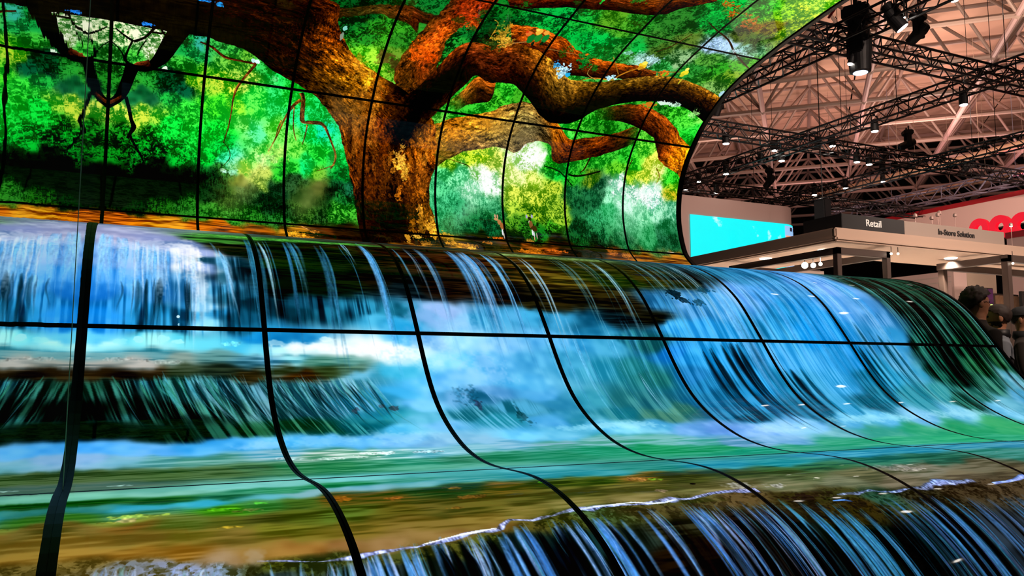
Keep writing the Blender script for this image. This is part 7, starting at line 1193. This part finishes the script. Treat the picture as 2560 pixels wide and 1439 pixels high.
# ---------------------------------------------------------------- visitors at the far end of the wave
def person(loc, rz, height, label, jacket, trousers, skin, hair, arm=(0, 0), extras=()):
    """one continuous body grown from a skeleton; materials follow the clothing lines"""
    k = height / 1.78
    root = tag(empty('person', loc, rz), label, 'person')
    V, E, R = [], [], []
    def chain(pts, start=None):
        prev = start
        for p, r in pts:
            V.append(Vector(p) * k); R.append(r * k); i = len(V) - 1
            if prev is not None: E.append((prev, i))
            prev = i
        return prev
    chain([((0, 0, .95), (.15, .105))and((0, 0, .95), .15)])
    sp = chain([((0, .0, 1.10), .145), ((0, .0, 1.26), .165), ((0, -.01, 1.40), .15)], 0); neck = chain([((0, .0, 1.50), .068), ((0, -.01, 1.57), .062)], sp)
    hd = chain([((0, -.012, 1.635), .082), ((0, -.012, 1.70), .094), ((0, .0, 1.735), .075)], neck)
    for s in (-1, 1):
        a = chain([((s * .19, 0, 1.40), .072), ((s * .225, .01, 1.27), .056), ((s * .245, -.01, 1.12), .046)], sp)
        b = chain([((s * .24, -.10 - .16 * arm[0], 1.0 + .13 * arm[0]), .04), ((s * (.22 - .08 * arm[0]), -.20 - .12 * arm[0], .93 + .25 * arm[0]), .03)], a)
        hx, hy, hz = s * (.21 - .10 * arm[0]), -.25 - .12 * arm[0], .90 + .27 * arm[0]
        h = chain([((hx, hy, hz), .034)], b)
        for f in range(4):
            t = (f - 1.5) * .019; L = (.8, 1, .95, .75)[f]
            chain([((hx + t, hy - .035 * L, hz - .01), .010), ((hx + t * 1.1, hy - .06 * L, hz - .028), .009), ((hx + t * 1.1, hy - .065 * L, hz - .05), .008)], h)
        chain([((hx - s * .032, hy - .01, hz + .004), .011), ((hx - s * .05, hy - .035, hz - .004), .009)], h)
        l = chain([((s * .095, 0, .86), .105), ((s * .105, -.01, .50), .066), ((s * .105, .015, .30), .055), ((s * .105, .02, .085), .042)], 0); chain([((s * .11, -.05, .045), .042), ((s * .12, -.17, .035), .035)], l)
    me = bpy.data.meshes.new('body'); me.from_pydata([tuple(v) for v in V], E, []); tmp = bpy.data.objects.new('tmp', me); COL.objects.link(tmp)
    sk = tmp.modifiers.new('skin', 'SKIN'); sk.use_smooth_shade = True
    for i, d in enumerate(me.skin_vertices[0].data): d.radius = (R[i], R[i] * (.68 if i in (0, 1, 2, 3) else 1)); d.use_root = i == 0
    ss = tmp.modifiers.new('sub', 'SUBSURF'); ss.levels = ss.render_levels = 2
    dg = bpy.context.evaluated_depsgraph_get(); body = bpy.data.meshes.new_from_object(tmp.evaluated_get(dg)); bpy.data.objects.remove(tmp)
    # shape the head: flatten the temples, set brow, nose, chin
    for v in body.vertices:
        z = v.co.z / k
        if z > 1.58:
            x, y = v.co.x / k, v.co.y / k
            x *= .88; f = max(0, -y - .03)
            y *= 1.12
            if y < -.06:
                w = math.exp(-(x / .016) ** 2)
                y -= w * (.022 * math.exp(-((z - 1.655) / .022) ** 2) + .010 * math.exp(-((z - 1.675) / .02) ** 2)) + .010 * math.exp(-((z - 1.597) / .018) ** 2) * math.exp(-(x / .03) ** 2) + .005 * math.exp(-((z - 1.625) / .008) ** 2) * math.exp(-(x / .025) ** 2)
                y += .012 * math.exp(-((z - 1.685) / .012) ** 2) * (math.exp(-((abs(x) - .032) / .014) ** 2))
            v.co.x, v.co.y = x * k, y * k
    for m in (jacket, trousers, skin, M_can): body.materials.append(m)
    for p in body.polygons:
        c = p.center / k; p.use_smooth = True
        hand = abs(c.x) > .06 and c.y < (-.235 - .12 * arm[0]) and c.z > .8
        p.material_index = 2 if (c.z > 1.53 or hand) else 0 if c.z > .88 else 1 if c.z > .09 else 3
    link('body', body, root)
    # ears, eyes
    for s in (-1, 1):
        bm = new(); bmesh.ops.create_uvsphere(bm, u_segments=10, v_segments=8, radius=1, matrix=Matrix.Translation(Vector((s * .083, .012, 1.662)) * k) @ Matrix.Rotation(s * .35, 4, 'Z') @ Matrix.Diagonal((.010 * k, .022 * k, .034 * k, 1))); link('ear', bm, root, (skin,), smooth=True)
        bm = new(); bmesh.ops.create_uvsphere(bm, u_segments=8, v_segments=6, radius=.011 * k, matrix=Matrix.Translation(Vector((s * .031, -.089, 1.683)) * k)); link('eye', bm, root, (M_can,), smooth=True)
    def shell(name, m, cond, grow, cz=1.70, rough=.012, seed=1):
        bm = new(); bmesh.ops.create_icosphere(bm, subdivisions=4, radius=1, matrix=Matrix.Translation(Vector((0, 0, cz)) * k) @ Matrix.Diagonal((.089 * grow * k, .108 * grow * k, .10 * grow * k, 1)))
        rnd = random.Random(seed)
        for v in bm.verts: v.co += (v.co - Vector((0, 0, cz)) * k).normalized() * rnd.uniform(-rough, rough) * k
        bmesh.ops.delete(bm, geom=[f for f in bm.faces if not cond(f.calc_center_median() / k)], context='FACES'); return link(name, bm, root, (m,), smooth=True)
    for e in extras:
        if e[0] == 'hair': shell('hair', hair, lambda c: c.z > 1.70 + max(0, -c.y) * .55 - max(0, c.y) * 1.0, e[1], rough=e[2])
        if e[0] == 'beard': shell('beard', hair, lambda c: 1.575 < c.z < 1.635 and c.y < .02, .96, 1.66, .006)
        if e[0] == 'cap':
            shell('cap', e[1], lambda c: c.z > 1.715, 1.09, rough=.002); bm = new()
            bmesh.ops.create_cone(bm, cap_ends=True, segments=24, radius1=.078 * k, radius2=.075 * k, depth=.008, matrix=Matrix.Translation(Vector((0, -.085, 1.722)) * k) @ Matrix.Diagonal((1, 1.1, 1, 1))); link('cap_peak', bm, root, (e[1],))
        if e[0] == 'glasses':
            bm = new()
            for s in (-1, 1):
                for q in range(12):
                    a0, a1 = 2 * PI * q / 12, 2 * PI * (q + 1) / 12; c = Vector((s * .033, -.108, 1.683)) * k; tube(bm, c + Vector((.024 * math.cos(a0), 0, .019 * math.sin(a0))), c + Vector((.024 * math.cos(a1), 0, .019 * math.sin(a1))), .0025, 5)
                tube(bm, Vector((s * .057, -.108, 1.687)) * k, Vector((s * .083, .0, 1.685)) * k, .002, 5)
            link('glasses', bm, root, (M_silver,))
        if e[0] == 'collar':
            bm = new(); lathe(bm, [(.085 * k, 1.475 * k), (.098 * k, 1.50 * k), (.088 * k, 1.56 * k), (.08 * k, 1.56 * k)], 20, Matrix.Diagonal((1, .95, 1, 1))); link('collar', bm, root, (e[1],), smooth=True)
        if e[0] == 'yoke':
            bm = new(); bm.from_mesh(body); bmesh.ops.delete(bm, geom=[f for f in bm.faces if not (1.30 < f.calc_center_median().z / k < 1.50)], context='FACES')
            bmesh.ops.recalc_face_normals(bm, faces=bm.faces)
            for v in bm.verts: v.co += v.normal * .006
            o = link('shoulder_yoke', bm, root); o.data.materials.clear(); o.data.materials.append(e[1])
            for p in o.data.polygons: p.material_index = 0; p.use_smooth = True
    return root
M_skin = mat('skin', srgb('b07858'), .55, vary=.08, bscale=30); M_hairb = mat('dark_brown_hair', srgb('2a1a12'), .7); M_jblk = mat('black_jacket', srgb('16161a'), .8, bump=.2, bscale=60); M_jgry = mat('grey_jacket', srgb('6a7078'), .8); M_trs = mat('dark_trousers', srgb('14161c'), .85); M_jbrn = mat('dark_brown_coat', srgb('241a16'), .85)
def stand(p): return (p[0], p[1], 0)
person(stand((7.730, 4.776, 1.599)), -2.5, 1.71, 'bearded man in a black jacket with grey shoulders turned away', M_jblk, M_trs, M_skin, M_hairb, (1, 0), (('hair', 1.03, .003), ('beard',), ('collar', M_can), ('yoke', M_jgry)))
person(stand((8.496, 5.059, 1.693)), .55, 1.73, 'man in a dark cap facing right at the picture edge', M_jbrn, M_trs, M_skin, M_hairb, (.3, 0), (('cap', M_jblk), ('hair', 1.0, .002), ('collar', M_jblk)))
person(stand((7.053, 4.513, 1.678)), 1.2, 1.80, 'person with dark bushy hair and glasses half hidden by the wave', M_jbrn, M_trs, M_skin, M_hairb, (0, 0), (('hair', 1.18, .012), ('glasses',)))
